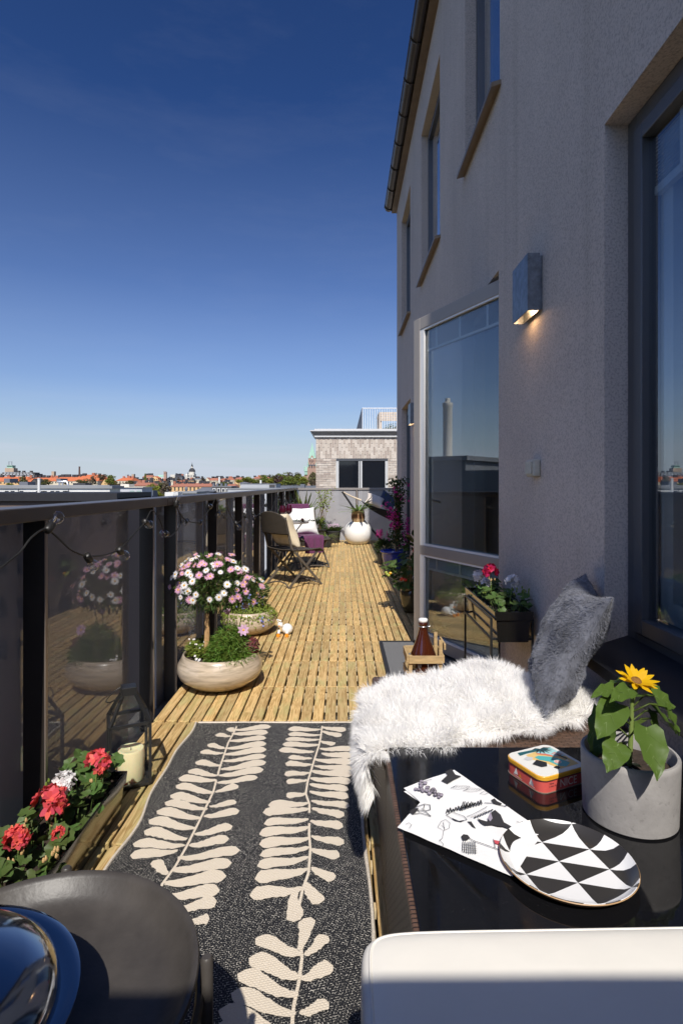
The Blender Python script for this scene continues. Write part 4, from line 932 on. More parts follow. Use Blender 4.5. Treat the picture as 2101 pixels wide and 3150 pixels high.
# ================================================================== plants and furniture on the deck
def ellip(r, surf=.55):
    while True:
        v = Vector((r.uniform(-1,1), r.uniform(-1,1), r.uniform(-1,1)))
        if surf*surf < v.length_squared < 1: return v
leaf_dark = leafmat('marguerite_leaf', (.070,.115,.030), .4, .3); leaf_fern = leafmat('feathery_leaf', (.13,.22,.035), .35, .35)
leaf_lime = leafmat('lime_leaf', (.21,.27,.045), .3, .4); leaf_red = leafmat('burgundy_leaf', (.13,.028,.030), .4, .3); leaf_ger = leafmat('geranium_leaf', (.075,.125,.032), .3, .25)
leaf_deep = leafmat('deep_green_leaf', (.045,.075,.022), .35, .3); grass_m = leafmat('blade_leaf', (.16,.23,.05), .3, .4)
pet_white = leafmat('white_petal', (.82,.80,.80), .05, .3); pet_pink = leafmat('pink_petal', (.72,.40,.55), .15, .3); pet_coral = leafmat('coral_petal', (.74,.10,.095), .16, .3)
pet_mag = leafmat('magenta_petal', (.55,.035,.25), .25, .4); pet_lilac = leafmat('lilac_petal', (.70,.45,.62), .12, .35); pet_blue = leafmat('blue_petal', (.22,.25,.62), .2, .3); pet_redpink = leafmat('cerise_petal', (.62,.025,.09), .2, .3)
yolk = pm('flower_centre', (.72,.40,.03), .7)
twig = pm('twig_bark', (.16,.09,.05), .85, var=.3, vscale=30, bump=.4)
cane = pm('bamboo_cane', (.50,.32,.14), .6, var=.2, vscale=20)

def flower_mesh(name, npet, R, pw, mats, rise=.18, disc=.28, seed=0, base=.3):
    m = MB(); r = random.Random(seed)
    for i in range(npet):
        a = 6.283*i/npet+r.uniform(-.08,.08); d = Vector((math.cos(a), math.sin(a), rise*r.uniform(.5,1.6)))
        m.blade(Vector((math.cos(a), math.sin(a), 0))*R*.12, d, (-math.sin(a), math.cos(a), 0), R*r.uniform(.85,1.05), pw, .25, 0, 2, .25, base)
    m.lathe([(R*disc,.0),(R*disc*.85,R*.10),(R*disc*.4,R*.17),(0,R*.18)], 9, (0,0,R*.02), 1, close=False)
    o = m.build(name, mats); me = o.data; bpy.data.objects.remove(o); return me
daisy_w = [flower_mesh('flower', 15, .0195, .0068, [pet_white, yolk], seed=i) for i in range(2)]
daisy_p = [flower_mesh('flower', 14, .0195, .0070, [pet_pink, yolk], seed=5+i, rise=.35) for i in range(2)]
cosmos_f = flower_mesh('flower', 8, .032, .021, [pet_lilac, yolk], rise=.30, disc=.20, base=.4)
cosmos_cup = flower_mesh('flower', 8, .036, .022, [pet_lilac, yolk], rise=1.5, disc=.2, base=.4)
small_white = flower_mesh('flower', 5, .008, .007, [pet_white, yolk], disc=.2); small_blue = flower_mesh('flower', 5, .008, .007, [pet_blue, pet_white], disc=.2)
def put_flower(me, parent, p, nrm, sc, r):
    q = Vector(nrm).normalized().to_track_quat('Z', 'Y') @ Quaternion((0,0,1), r.uniform(0, 6.28))
    return inst('flower', me, parent, p, q.to_euler(), sc)

# ------------------------------------------------------------------ two glazed bowls with plants
glaze = pm('bowl_glaze', (.48,.39,.29), .28, var=.28, vscale=5, stretch=(1,1,9), coat=.5); add_streaks(glaze, 9, .5, .68, .35, (1,1,7))
def bowl(t, R, H, n=56):
    m = MB(); s = R/.245
    m.lathe([(0,.002),(.125*s,.002),(.135*s,.006),(.175*s,H*.12),(.228*s,H*.32),(.245*s,H*.52),(.240*s,H*.72),(.218*s,H*.92),(.212*s,H),(.204*s,H+.002),(.200*s,H-.006),(.208*s,H*.80)], n, close=False)
    m.build('bowl', glaze, t, smooth=60)
    m = MB(); m.grid(lambda u, v: (v*.206*s*math.cos(u*6.283), v*.206*s*math.sin(u*6.283), H*.82+.012*mnoise.noise(Vector((math.cos(u*6.28)*v*4, math.sin(u*6.28)*v*4, 1)))), 30, 7); m.build('soil', soil, t)
BC = Vector((-.712, 3.32, 0))
b1 = thing('flower_bowl', 'wide glazed bowl with a daisy standard tree and feathery green plants by the railing', 'planter', BC)
bowl(b1, .245, .192); r = random.Random(3)
SC = Vector((-.055,.02,.60))         # crown centre of the marguerite
m = MB(); m.tube([(-.085,-.005,.15),(-.082,0,.28),(-.078,.0,.40),(-.075,.005,.52)], [.013,.012,.0115,.011], 8); m.tube([(-.070,-.012,.15),(-.066,-.008,.30),(-.072,0,.45)], .006, 6); m.build('trunk', pm('marguerite_trunk', (.42,.25,.11), .8, var=.35, vscale=25, bump=.5), b1, smooth=60)
m = MB()
for i in range(16):
    v = ellip(r, .5); m.tube([(-.075,.005,.50), SC+Vector((v.x*.10, v.y*.10, v.z*.05)), SC+Vector((v.x*.19, v.y*.17, v.z*.13))], .0025, 4)
m.build('twigs', stemm, b1)
m = MB()
for i in range(3600):
    v = ellip(r, .25); dz = -.09*max(0, v.x)**1.5
    nb_ = 1+.22*mnoise.noise(v.normalized()*2.1); p = SC+Vector((v.x*(.25 if v.x > 0 else .21)*nb_, v.y*.19*nb_, v.z*.145*nb_+dz))
    d = (v+Vector((r.gauss(0,.5), r.gauss(0,.5), r.gauss(0,.4)+.2))).normalized(); sd = d.orthogonal()
    m.blade(p, d, sd.cross(d)+Vector((r.random(),r.random(),r.random())), r.uniform(.022,.042), r.uniform(.006,.012), .4, 0, 2, .1, .4)
tag(m.build('crown', leaf_dark, b1), kind='stuff')
k = 0
while k < 104:
    v = ellip(r, .93).normalized()
    if v.z < -.35 or (v.z < .15 and r.random() < .55) or v.y > .55: continue
    nb_ = 1+.24*mnoise.noise(v*2.1); p = SC+Vector((v.x*(.262 if v.x > 0 else .218)*nb_, v.y*.20*nb_, v.z*.155*nb_-.09*max(0, v.x)**1.5))+v*r.uniform(-.012, .03)
    pk = .55 if v.z > .3 else .35
    if v.x > .5: pk = .7
    put_flower(r.choice(daisy_p) if r.random() < pk else r.choice(daisy_w), b1, p, v+Vector((r.gauss(0,.25), -.5+r.gauss(0,.25), .35)), r.uniform(.75,1.28), r); k += 1
m = MB()
for i in range(3400):                                                 # feathery cosmos foliage
    a = r.uniform(0, 6.283); q = r.random()**.6; c = Vector((.055,-.02,0))
    base = c+Vector((math.cos(a)*.128*q+.008, math.sin(a)*.165*q, .155)); h = (.20*(1-q*q*.8))*r.uniform(.15,1)
    p = base+Vector((0,0,h)); d = Vector((math.cos(a)*.7*q+r.gauss(0,.5), math.sin(a)*.7*q+r.gauss(0,.5)-.15, .5+r.gauss(0,.4)))
    m.blade(p, d, (r.gauss(0,1), r.gauss(0,1), r.gauss(0,1)), r.uniform(.03,.055), .0042, .7, 0, 3, .1, .5)
tag(m.build('feathery_foliage', leaf_fern, b1), kind='stuff')
m = MB()
for i in range(900):
    a = r.uniform(2.2, 5.0); q = r.uniform(.55,1.05); p = Vector((math.cos(a)*.17*q-.03, math.sin(a)*.17*q+.10, .165+r.uniform(0,.075)*(1.1-q*.4)))
    if p.y < -.05: continue
    m.blade(p, (math.cos(a)+r.gauss(0,.4), math.sin(a)+r.gauss(0,.4), .7), (r.gauss(0,1), r.gauss(0,1), .1), r.uniform(.02,.04), .011, .6, 0, 2)
tag(m.build('lime_foliage', leaf_lime, b1), kind='stuff')
m = MB()
for i in range(420):
    v = ellip(r, .2); p = Vector((.175,.0,.225))+Vector((v.x*.055, v.y*.07, v.z*.055)); m.card(p, v+Vector((0,-.4,.4)), .020, .014, r)
tag(m.build('burgundy_foliage', leaf_red, b1), kind='stuff')
for i in range(9): put_flower(small_white, b1, Vector((-.085+r.uniform(-.02,.02), -.165+r.uniform(-.02,.02), .195+r.uniform(-.03,.03))), (0,-.7,.6), r.uniform(.8,1.2), r)
for i in range(12): put_flower(small_white, b1, Vector((-.15+r.uniform(-.04,.06), .0+r.uniform(-.06,.04), .235+r.uniform(-.03,.03))), (r.gauss(0,.4),-.7,.6), .7, r)
for (dx, dy, z, me, nr, sc) in ((.145,-.06,.335,cosmos_f,(.15,-.92,.25),1.0),(.048,-.01,.415,cosmos_cup,(-.15,-.35,.9),1.0),(.125,.06,.44,cosmos_cup,(.7,-.2,.35),.85)):
    put_flower(me, b1, Vector((dx,dy,z)), nr, sc, r)
    m = MB(); m.tube([(dx*.6,dy*.5,.17),(dx*.8,dy,z*.75),(dx,dy+.006,z-.003)], .0022, 5); m.build('flower_stalk', stemm, b1)
b2 = thing('trailing_plant_bowl', 'smaller glazed bowl with trailing lime foliage and blue flowers behind the daisy tree', 'planter', (-.735, 4.5, 0))
bowl(b2, .21, .18)
m = MB()
for i in range(2400):
    a = r.uniform(0,6.283); q = r.random()**.5*1.12; p = Vector((math.cos(a)*.20*q, math.sin(a)*.19*q, .17+.13*max(0,1-q*q)*r.random()-.05*max(0,q-.9)*8*r.random()))
    m.card(p, (math.cos(a)*q+r.gauss(0,.5), math.sin(a)*q-.3+r.gauss(0,.5), .8), r.uniform(.012,.022), r.uniform(.009,.015), r)
tag(m.build('trailing_foliage', leaf_lime, b2), kind='stuff')
m = MB()
for i in range(900):
    v = ellip(r, .1); p = Vector((.02,-.02,.32))+Vector((v.x*.13, v.y*.12, v.z*.13)); m.blade(p, v+Vector((0,0,.9)), (r.gauss(0,1),r.gauss(0,1),0), .035, .013, .6, 0, 2)
tag(m.build('upright_foliage', leaf_dark, b2), kind='stuff')
for i in range(34): put_flower(small_blue, b2, Vector((r.gauss(-.02,.06), -.13+r.gauss(0,.03), .27+r.gauss(0,.045))), (r.gauss(0,.4),-.8,.5), r.uniform(.9,1.3), r)
for i in range(8): put_flower(small_blue, b2, Vector((.13+r.gauss(0,.02), -.17+r.gauss(0,.02), .14+r.gauss(0,.02))), (r.gauss(0,.4),-.8,.5), 1.1, r)
for i in range(14): put_flower(small_blue if i % 3 else daisy_p[0], b2, Vector((.07+r.gauss(0,.06), -.05+r.gauss(0,.05), .30+r.gauss(0,.03))), (r.gauss(0,.4),-.5,.7), .55, r)

# ------------------------------------------------------------------ little white figurine
fg = thing('bird_figurine', 'small white egg-shaped bird figurine with orange feet sitting on the deck', 'figurine', (-.455, 4.42, 0)); fg.scale = (.82,.82,.82)
fw = pm('white_ceramic', (.80,.79,.77), .25, coat=.3); orange = pm('orange_ceramic', (.80,.27,.02), .3)
m = MB(); m.lathe([(0,-.052),(.030,-.046),(.047,-.022),(.052,.0),(.046,.026),(.028,.047),(0,.054)], 20); o = m.build('body', fw, fg, smooth=80); o.location = (.03,.03,.05); o.rotation_euler = (rad(65),0,rad(-35))
m = MB(); m.lathe([(0,-.030),(.018,-.024),(.028,0),(.020,.022),(0,.030)], 16); o = m.build('head', fw, fg, smooth=80); o.location = (-.035,.0,.098)
m = MB(); m.tube([(-.045,-.01,.115),(-.062,-.02,.150),(-.020,-.03,.142)], [.007,.006,.005], 7); m.build('raised_wing', fw, fg, smooth=60)
m = MB(); m.tube([(-.040,-.024,.092),(-.042,-.046,.088)], [.008,.002], 7); m.build('beak', orange, fg)
for x in (-.045, .035):
    m = MB(); m.tube([(x,.0,.040),(x-.002,-.035,.022),(x,-.062,.016)], [.014,.014,.015], 9); lg = m.build('leg', fw, fg, smooth=60)
    m = MB(); m.tube([(x,-.062,.018),(x,-.084,.018)], [.0155,.0175], 10); m.build('foot', orange, lg, smooth=60)

# ------------------------------------------------------------------ glass lantern with candle
ln = thing('glass_lantern', 'black framed glass lantern with a cream candle standing by the railing', 'lantern', (-.843, 2.247, 0), rad(25))
A = .0725; zb, ze, za = .012, .245, .345
lglass = glass('lantern_glass', (.93,.95,.95), 1.45)
m = MB(); w = .0105
for sx in (-1,1):
    for sy in (-1,1):
        m.bar((sx*A,sy*A,zb),(sx*A,sy*A,ze), w, w); m.bar((sx*A,sy*A,ze),(sx*.024,sy*.024,za), w, w)
for z in (zb, ze):
    for s in (-1,1): m.bar((-A,s*A,z),(A,s*A,z), w, w); m.bar((s*A,-A,z),(s*A,A,z), w, w)
m.build('frame', black_metal, ln)
m = MB(); m.box(-A,A,-A,A,.003,.010); m.build('base_plate', black_metal, ln)
m = MB(); m.box(-.028,.028,-.028,.028,za-.002,za+.030); m.build('cap', black_metal, ln, bevel=.002)
for k, (a, b) in enumerate((((-1,-1),(1,-1)),((1,-1),(1,1)),((1,1),(-1,1)),((-1,1),(-1,-1)))):
    m = MB(); q = A-.001; m.add([(a[0]*q,a[1]*q,zb),(b[0]*q,b[1]*q,zb),(b[0]*q,b[1]*q,ze),(a[0]*q,a[1]*q,ze)], [(0,1,2,3)]); m.build('glass_side', lglass, ln)
    m = MB(); m.add([(a[0]*q,a[1]*q,ze),(b[0]*q,b[1]*q,ze),(b[0]*.024,b[1]*.024,za),(a[0]*.024,a[1]*.024,za)], [(0,1,2,3)]); m.build('glass_roof', lglass, ln)
m = MB(); m.tube([(-.028,.0,za+.014)]+[(-.028-.055*math.sin(t*math.pi/8)*1.0, .052*math.cos(t*math.pi/8), za+.010-.03*math.sin(t*math.pi/8)) for t in range(9)], .0022, 6); m.build('ring_handle', black_metal, ln)
cd = thing('pillar_candle', 'thick cream pillar candle inside the glass lantern', 'candle', (-.835, 2.245, .0102))
cw = pm('candle_wax', (.80,.70,.42), .5, var=.06, vscale=20); sock(cw.node_tree.nodes['Principled BSDF'], 'Subsurface Weight', .3)
m = MB(); m.lathe([(0,0),(.050,0),(.0515,.004),(.0515,.112),(.049,.119),(.045,.120),(.030,.113),(0,.111)], 36, close=False); m.build('wax', cw, cd, smooth=50)
m = MB(); m.tube([(0,0,.11),(.002,0,.122)], .0015, 5); m.build('wick', black_metal, cd)

# ------------------------------------------------------------------ geranium boxes
gloss_black = pm('gloss_black_steel', (.012,.011,.010), .13, coat=.6)
def geranium_head(name, mats, R, seed, nf=26):
    m = MB(); r = random.Random(seed)
    for i in range(nf):
        v = ellip(r, .9).normalized()
        if v.z < -.5: v.z *= -1
        c = v*R*.72; ax_ = (v+Vector((r.gauss(0,.2), r.gauss(0,.2), r.gauss(0,.2)))).normalized(); e1 = ax_.orthogonal().normalized(); e2 = ax_.cross(e1)
        for k in range(5):
            a = k*1.2566+r.uniform(-.2,.2); d = e1*math.cos(a)+e2*math.sin(a)
            m.blade(c, d+ax_*r.uniform(.15,.6), d.cross(ax_), R*r.uniform(.40,.55), R*r.uniform(.34,.46), .12, 0, 3, .22, .45)
    o = m.build(name, mats, smooth=180); me = o.data; bpy.data.objects.remove(o); return me
HEADS = {'coral': [geranium_head('flower_head', [pet_coral], .045, s) for s in (1,2)], 'white': [geranium_head('flower_head', [pet_white], .036, 3, 24)], 'cerise': [geranium_head('flower_head', [pet_redpink], .040, 4)]}
def ger_leaf():
    m = MB(); n = 22; pts = []
    for i in range(n):
        a = rad(20)+rad(320)*i/(n-1); rr = 1+.09*math.cos(i*2.05)+.05*math.cos(i*1.05); pts.append((rr*math.cos(a+math.pi), rr*math.sin(a+math.pi)))
    vv = [(0,0,0)]+[(x*.55, y*.55, .10+.03*math.cos(3*math.atan2(y,x))) for x, y in pts]+[(x, y, .16+.09*math.cos(5*math.atan2(y,x))) for x, y in pts]
    fs = [(0,i+1,i+2) for i in range(n-1)]+[(i+1,n+i+1,n+i+2,i+2) for i in range(n-1)]
    return vv, fs
glv, glf = ger_leaf()
def ger_box(t, x0, x1, y0, y1, zt, h, nleaf, heads, seed, tap=.018, lean=0.0, zspread=.06):
    r = random.Random(seed); m = MB(); zb_ = zt-h; k = .003
    def rg(z, q): return [(x0+q,y0+q,z),(x1-q,y0+q,z),(x1-q,y1-q,z),(x0+q,y1-q,z)]
    lip = h*.28
    rings = [rg(zb_, tap), rg(zt-lip-.002, tap*.55), rg(zt-lip, tap*.2), rg(zt, 0), rg(zt, .008), rg(zt-.02, .010)]
    vv = [p for q in rings for p in q]; fs = [(3,2,1,0)]+[(4*i+j, 4*i+(j+1)%4, 4*i+4+(j+1)%4, 4*i+4+j) for i in range(5) for j in range(4)]
    m.add(vv, fs); m.build('box', gloss_black, t, world=True)
    m = MB(); m.box(x0+.011, x1-.011, y0+.011, y1-.011, zt-.05, zt-.022); m.build('soil', soil, t, world=True)
    m = MB(); off = Vector(t.location)
    for i in range(nleaf):
        p = Vector((r.uniform(x0+.01,x1-.005), r.uniform(y0+.02,y1-.02), zt+r.uniform(-.02,zspread)))
        sc = r.uniform(.018,.030); q = (Vector((r.gauss(0,.35)-lean, r.gauss(0,.35)-.25, .8)).normalized()).to_track_quat('Z','Y') @ Quaternion((0,0,1), r.uniform(0,6.28))
        m.add([p+q @ (Vector(v)*sc) for v in glv], glf)
        m.tube([(p.x*.8+(x0+x1)/2*.2, p.y, zt-.03), p], .0016, 4)
    tag(m.build('leaves', leaf_ger, t, world=True, smooth=180), kind='stuff')
    for (kind, p, sc, bud) in heads:
        me = r.choice(HEADS[kind]); p = Vector(p)
        if not bud: inst('flower_head', me, t, p-off, (r.uniform(-.3,.3), r.uniform(-.3,.3), r.uniform(0,6.28)), sc)
        m = MB(); m.tube([(p.x*.7+(x0+x1)/2*.3, p.y+.01, zt-.02), (p.x, p.y, p.z-.01)], .0024, 5)
        for j in range(9 if bud else 5):
            a = r.uniform(0,6.28); q = p+Vector((math.cos(a)*.018, math.sin(a)*.018-.008, -.03*r.random()-(0 if bud else .025)))
            m.lathe([(0,-.007),(.0035,-.004),(.004,0),(.002,.006),(0,.008)], 6, q, 1)
        m.build('flower_stalk', [stemm, leaf_lime if kind == 'white' else cane], t, world=True)
g1 = thing('floor_geranium_box', 'long black planter box of coral geraniums on the deck beside the railing', 'planter', (-.85, 1.7, 0))
def gx(px, py, Y): return PX(px, py, Y)
ger_box(g1, -.945, -.768, 1.40, 2.035, .145, .140, 92, [
    ('coral', gx(300,2344,1.86), .92, False), ('coral', gx(152,2470,1.66), 1.12, False), ('white', gx(196,2408,1.72), 1.0, False), ('coral', gx(55,2580,1.52), .80, False), ('coral', gx(185,2568,1.60), .52, False),
    ('coral', gx(66,2525,1.56), .5, True), ('coral', gx(160,2610,1.5), .5, True), ('white', gx(163,2398,1.72), .5, True)], 4, zspread=.075)
g2 = thing('raised_geranium_box', 'black planter box of white and red geraniums on a thin metal stand beside the door', 'planter', (.764, 2.85, 0))
ger_box(g2, .678, .852, 2.54, 3.155, .600, .140, 70, [
    ('cerise', gx(1508,1757,2.86), 1.05, False), ('white', gx(1575,1790,2.72), 1.0, False), ('white', gx(1472,1772,3.0), .95, False), ('white', gx(1494,1792,2.92), .8, False), ('white', gx(1612,1806,2.64), .4, True)], 9, lean=.1, zspread=.05)
m = MB()
for x in (.672, .858):
    for y in (2.575, 3.12): m.bar((x,y,.001),(x,y,.565), .010, .010)
for z in (.562, .470):
    for x in (.672, .858): m.bar((x,2.575,z),(x,3.12,z), .009, .009)
    for y in (2.575, 3.12): m.bar((.672,y,z),(.858,y,z), .009, .009) if z < .5 else None
m.build('stand', black_metal, g2, world=True)

# ------------------------------------------------------------------ round side table and steel dome at the lower left
st = thing('round_tray_table', 'round dark grey metal tray table in the lower left corner', 'side table', (-.412, .722, 0))
tray = pm('powder_coated_grey', (.052,.046,.041), .42, var=.28, vscale=11, bump=.1, bscale=120, spec=.4)
m = MB(); R = .2225
m.lathe([(0,.493),(.170,.493),(.185,.497),(.200,.505),(.212,.524),(.2175,.530),(R,.530),(R+.002,.527),(R,.520),(.214,.508),(.206,.497),(.190,.488),(.0,.486)], 72, close=False); m.build('tray', tray, st, smooth=50)
legs = []
for a in (12, 102, 192, 282):
    a = rad(a); ox, oy = math.cos(a)*(R+.011), math.sin(a)*(R+.011)
    m = MB(); m.tube([(ox,oy,.001),(ox,oy,.528),(ox,oy,.531)], [.0085,.0085,.006], 10); m.build('leg', tray, st, smooth=50)
m = MB()
m.tube([((R+.002)*math.cos(i*.1257),(R+.002)*math.sin(i*.1257),.482) for i in range(51)], .006, 6); m.build('ring_frame', tray, st, smooth=60); m = MB(); m.tube([((R+.002)*math.cos(i*.1257),(R+.002)*math.sin(i*.1257),.10) for i in range(51)], .006, 6); m.build('ring_frame', tray, st, smooth=60)
dome = thing('polished_dome', 'polished dark metal dome with a wide rim standing on the tray table', 'dome', (-.474, .605, .494))
pol = pm('polished_black_steel', (.34,.35,.37), .10, metal=1.0)
m = MB(); m.lathe([(.156,.098),(.152,.112),(.138,.124),(.118,.134),(.087,.144),(.045,.151),(0,.153)], 64, close=False); m.build('lid', pol, dome, smooth=70)
m = MB(); m.lathe([(.06,.0),(.075,.0),(.120,.035),(.158,.086),(.176,.092),(.178,.098),(.170,.101),(.156,.098)], 64, close=False); m.build('body', pol, dome, smooth=50)

# ------------------------------------------------------------------ bottle crate in front of the door
cr = thing('bottle_crate', 'small weathered wooden bottle crate standing on the door mat', 'crate', (.455, 3.19, .0165))
cwood = pm('crate_pine', (.42,.29,.14), .8, var=.3, vscale=14, stretch=(1,6,6), bump=.3)
x0, x1, y0, y1, z0 = .36, .545, 3.10, 3.29, .0165
def crate_board(a): m = MB(); m.box(*a); m.build('board', cwood, cr, world=True, bevel=.0015)
for z in (.03, .10, .195): crate_board((x0, x1, y0-.010, y0, z, z+.042)); crate_board((x0, x1, y1, y1+.010, z, z+.042)); crate_board((x0-.010, x0, y0, y1, z, z+.042)); crate_board((x1, x1+.010, y0, y1, z, z+.042))
crate_board((x0, x1, y0, y1, z0, z0+.010)); crate_board((x1+.0105, x1+.021, y0+.02, y1-.02, .262, .295))
for x, y in ((x0+.01,y0+.01),(x0+.01,y1-.01),(x1-.01,y0+.01),(x1-.01,y1-.01)):
    m = MB(); top = .318 if x > .45 else .236; m.box(x-.0095, x+.0095, y-.0095, y+.0095, z0+.0102, top); m.build('post', cwood, cr, world=True)
bt_ = thing('swing_top_bottle', 'large amber glass bottle with white swing stopper in the wooden crate', 'bottle', (.452, 3.195, .027))
m, t, b = new_mat('amber_glass'); sock(b, 'Base Color', (.055,.012,.004,1)); sock(b, 'Roughness', .05); sock(b, 'Specular IOR Level', .7); sock(b, 'Coat Weight', .8); amber = m
m = MB(); m.lathe([(0,0),(.070,0),(.078,.006),(.079,.02),(.079,.150),(.074,.180),(.060,.220),(.042,.265),(.029,.305),(.0235,.335),(.0225,.352),(.026,.356),(.026,.366),(.022,.370),(0,.370)], 36, close=False); m.build('glass_body', amber, bt_, smooth=60)
m = MB(); m.lathe([(0,.3705),(.022,.3705),(.026,.374),(.026,.386),(.020,.392),(0,.393)], 20, close=False); m.build('stopper', fw, bt_, smooth=50)
steel = pm('steel_wire', (.55,.55,.55), .3, metal=.9)
m = MB(); m.tube([(.027*math.cos(i*.3142), .027*math.sin(i*.3142), .348) for i in range(21)], .0022, 5); m.tube([(.026,-.012,.348),(.040,-.014,.352),(.046,-.010,.338),(.044,0,.318),(.034,.004,.330)], .0024, 6); m.tube([(-.027,0,.348),(-.032,0,.372),(-.02,0,.392),(.02,0,.392),(.034,0,.372),(.030,0,.348)], .002, 5); m.build('wire_bail', steel, bt_, smooth=60)

# ------------------------------------------------------------------ folding wicker chairs, cushions, bistro table
wick = weave_mat('wicker_weave', (.125,.10,.072), (.008,.006,.005), .030, .014, 'XZ', .55, .28)
wick_seat = weave_mat('wicker_seat', (.14,.11,.08), (.008,.006,.005), .030, .014, 'XY', .55, .28)
taupe = pm('taupe_steel', (.135,.118,.100), .42, metal=.3)
def make_chair(label, loc, rz):
    t = thing('folding_chair', label, 'chair', loc, rz, 'folding wicker chairs at the bistro table')      # faces local +Y
    W2 = .235
    for s in (-1, 1):
        x = s*W2
        m = MB(); m.bar((x,.235,.001),(x,-.20,.455), .012, .026, (0,1,0)); m.bar((x,-.20,.452),(x*.96,-.285,.80), .012, .026, (0,1,0)); m.build('back_leg', taupe, t)
        x = s*(W2-.018)
        m = MB(); m.bar((x,-.225,.001),(x,.215,.425), .012, .026, (0,1,0)); m.build('front_leg', taupe, t)
    m = MB()
    m.tube([(-W2,.235,.012),(-W2*.5,.205,.035),(0,.195,.042),(W2*.5,.205,.035),(W2,.235,.012)], .008, 6); m.build('front_stretcher', taupe, t)
    m = MB(); q = W2-.018
    m.tube([(-q,-.225,.012),(-q*.5,-.19,.04),(0,-.18,.05),(q*.5,-.19,.04),(q,-.225,.012)], .008, 6); m.build('rear_stretcher', taupe, t)
    m = MB()
    def sf2(u, v):
        x = (u-.5)*2*W2*1.02; y = -.20+.45*v; z = .432-.012*math.sin(u*math.pi)-.010*math.sin(v*math.pi)-(.03*max(0,(v-.88)/.12)**2); return (x, y, z)
    m.grid(sf2, 12, 12); k0 = len(m.v); m.grid(lambda u, v: (lambda p: (p[0], p[1], p[2]-.014))(sf2(u, v)), 12, 12)
    m.tube([sf2(i/10, 1) for i in range(11)], .010, 6); m.tube([sf2(i/10, 0) for i in range(11)], .010, 6); m.tube([sf2(0, i/10) for i in range(11)], .009, 6); m.tube([sf2(1, i/10) for i in range(11)], .009, 6)
    m.build('seat', wick_seat, t, smooth=60)
    m = MB()
    def bf(u, v):
        c = 2*u-1; top = .855-.07*abs(c)**3.0; low = .615
        z = low+(top-low)*v; x = c*W2*1.02; y = -.232-.22*(z-.5)-.035*(1-c*c); return (x, y, z)
    m.grid(bf, 14, 10); m.grid(lambda u, v: (lambda p: (p[0], p[1]-.014, p[2]))(bf(u, v)), 14, 10)
    m.tube([bf(0,0)]+[bf(0,i/6) for i in range(1,7)]+[bf(i/14,1) for i in range(1,15)]+[bf(1,1-i/6) for i in range(1,7)], .011, 7); m.tube([bf(i/14,0) for i in range(15)], .010, 6)
    m.build('backrest', wick, t, smooth=60)
    return t
CH1 = Vector((-.575, 6.67, 0)); f1d = Vector((.74,.66)); ch1 = make_chair('wicker folding chair nearer the camera, seen from behind, with a cream cushion', CH1, math.atan2(f1d.y, f1d.x)-math.pi/2)
CH2 = Vector((-.50, 8.10, 0)); f2d = Vector((.45,-.90)); ch2 = make_chair('wicker folding chair facing the camera with a purple throw over it', CH2, math.atan2(f2d.y, f2d.x)-math.pi/2)
def chair_place(o, ch, loc, xa, ya):
    q = Matrix.Rotation(ch.rotation_euler.z, 3, 'Z'); place(o, Vector(ch.location)+q @ Vector(loc), q @ Vector(xa), q @ Vector(ya))
creamc = pm('cream_cotton', (.74,.64,.47), .9, var=.05, vscale=10, bump=.2, bscale=90); whitec = pm('white_cotton', (.78,.77,.75), .9, var=.02, bump=.2, bscale=90)
o = pillow_mesh(.44,.44,.17,5,.012,30).build('cream_cushion', creamc, None, smooth=180); chair_place(o, ch1, (0,-.155,.645), (1,0,0), (0,-.42,.90)); tag(o, 'puffy cream cushion on the nearer wicker chair', 'cushion')
o = pillow_mesh(.43,.43,.15,6,.008,30).build('white_pillow', whitec, None, smooth=180); chair_place(o, ch2, (.02,-.12,.640), (1,0,0), (0,-.42,.90)); tag(o, 'square white pillow on the farther wicker chair', 'pillow')
plum = pm('plum_wool', (.105,.022,.075), .9, var=.25, vscale=60, bump=.5, bscale=220, sheen=.2)
th = thing('purple_throw', 'plum purple wool throw over the farther chair back and seat', 'throw', CH2, ch2.rotation_euler.z)
m = MB()
path = [(-.33,.60),(-.345,.72),(-.352,.83),(-.338,.872),(-.312,.868),(-.295,.82),(-.262,.70),(-.235,.60),(-.19,.50),(-.14,.452),(0,.446),(.14,.448),(.235,.452),(.275,.425),(.290,.35),(.300,.27),(.305,.215)]
def tf(u, v):
    s_ = v*(len(path)-1); i = min(int(s_), len(path)-2); k = s_-i; y = path[i][0]*(1-k)+path[i+1][0]*k; z = path[i][1]*(1-k)+path[i+1][1]*k
    wd = .33 if v < .5 else .33-.06*(v-.5)*2
    x = (u-.5)*wd+.01+.05*max(0, v-.6); fold = .010*math.sin(u*19+v*4)*(1 if v > .75 else .3)
    return (x, y+fold+ (.012 if v > .74 else 0), z+.012+.02*max(0,(v-.8))*math.sin(u*7))
m.grid(tf, 26, 60); m.build('cloth', plum, th, smooth=180)
m = MB()
def tf2(u, v):                                                        # the folded half hanging at the side
    x = .19+.09*math.sin(v*math.pi*.5)+.02*math.sin(u*8); y = .25-.30*u; z = .462-.20*v**1.4-.02*math.sin(u*9)*v; return (x+.03*v, y+.01*math.sin(v*9), z)
m.grid(tf2, 20, 16); m.build('side_fold', plum, th, smooth=180)
bi = thing('bistro_table', 'small round grey bistro table between the two wicker chairs', 'table', (-.70, 7.32, 0))
m = MB(); m.lathe([(0,.672),(.262,.672),(.268,.676),(.268,.690),(.262,.694),(0,.694)], 40, close=False); m.build('table_top', pm('grey_table_top', (.30,.27,.245), .5), bi, smooth=40)
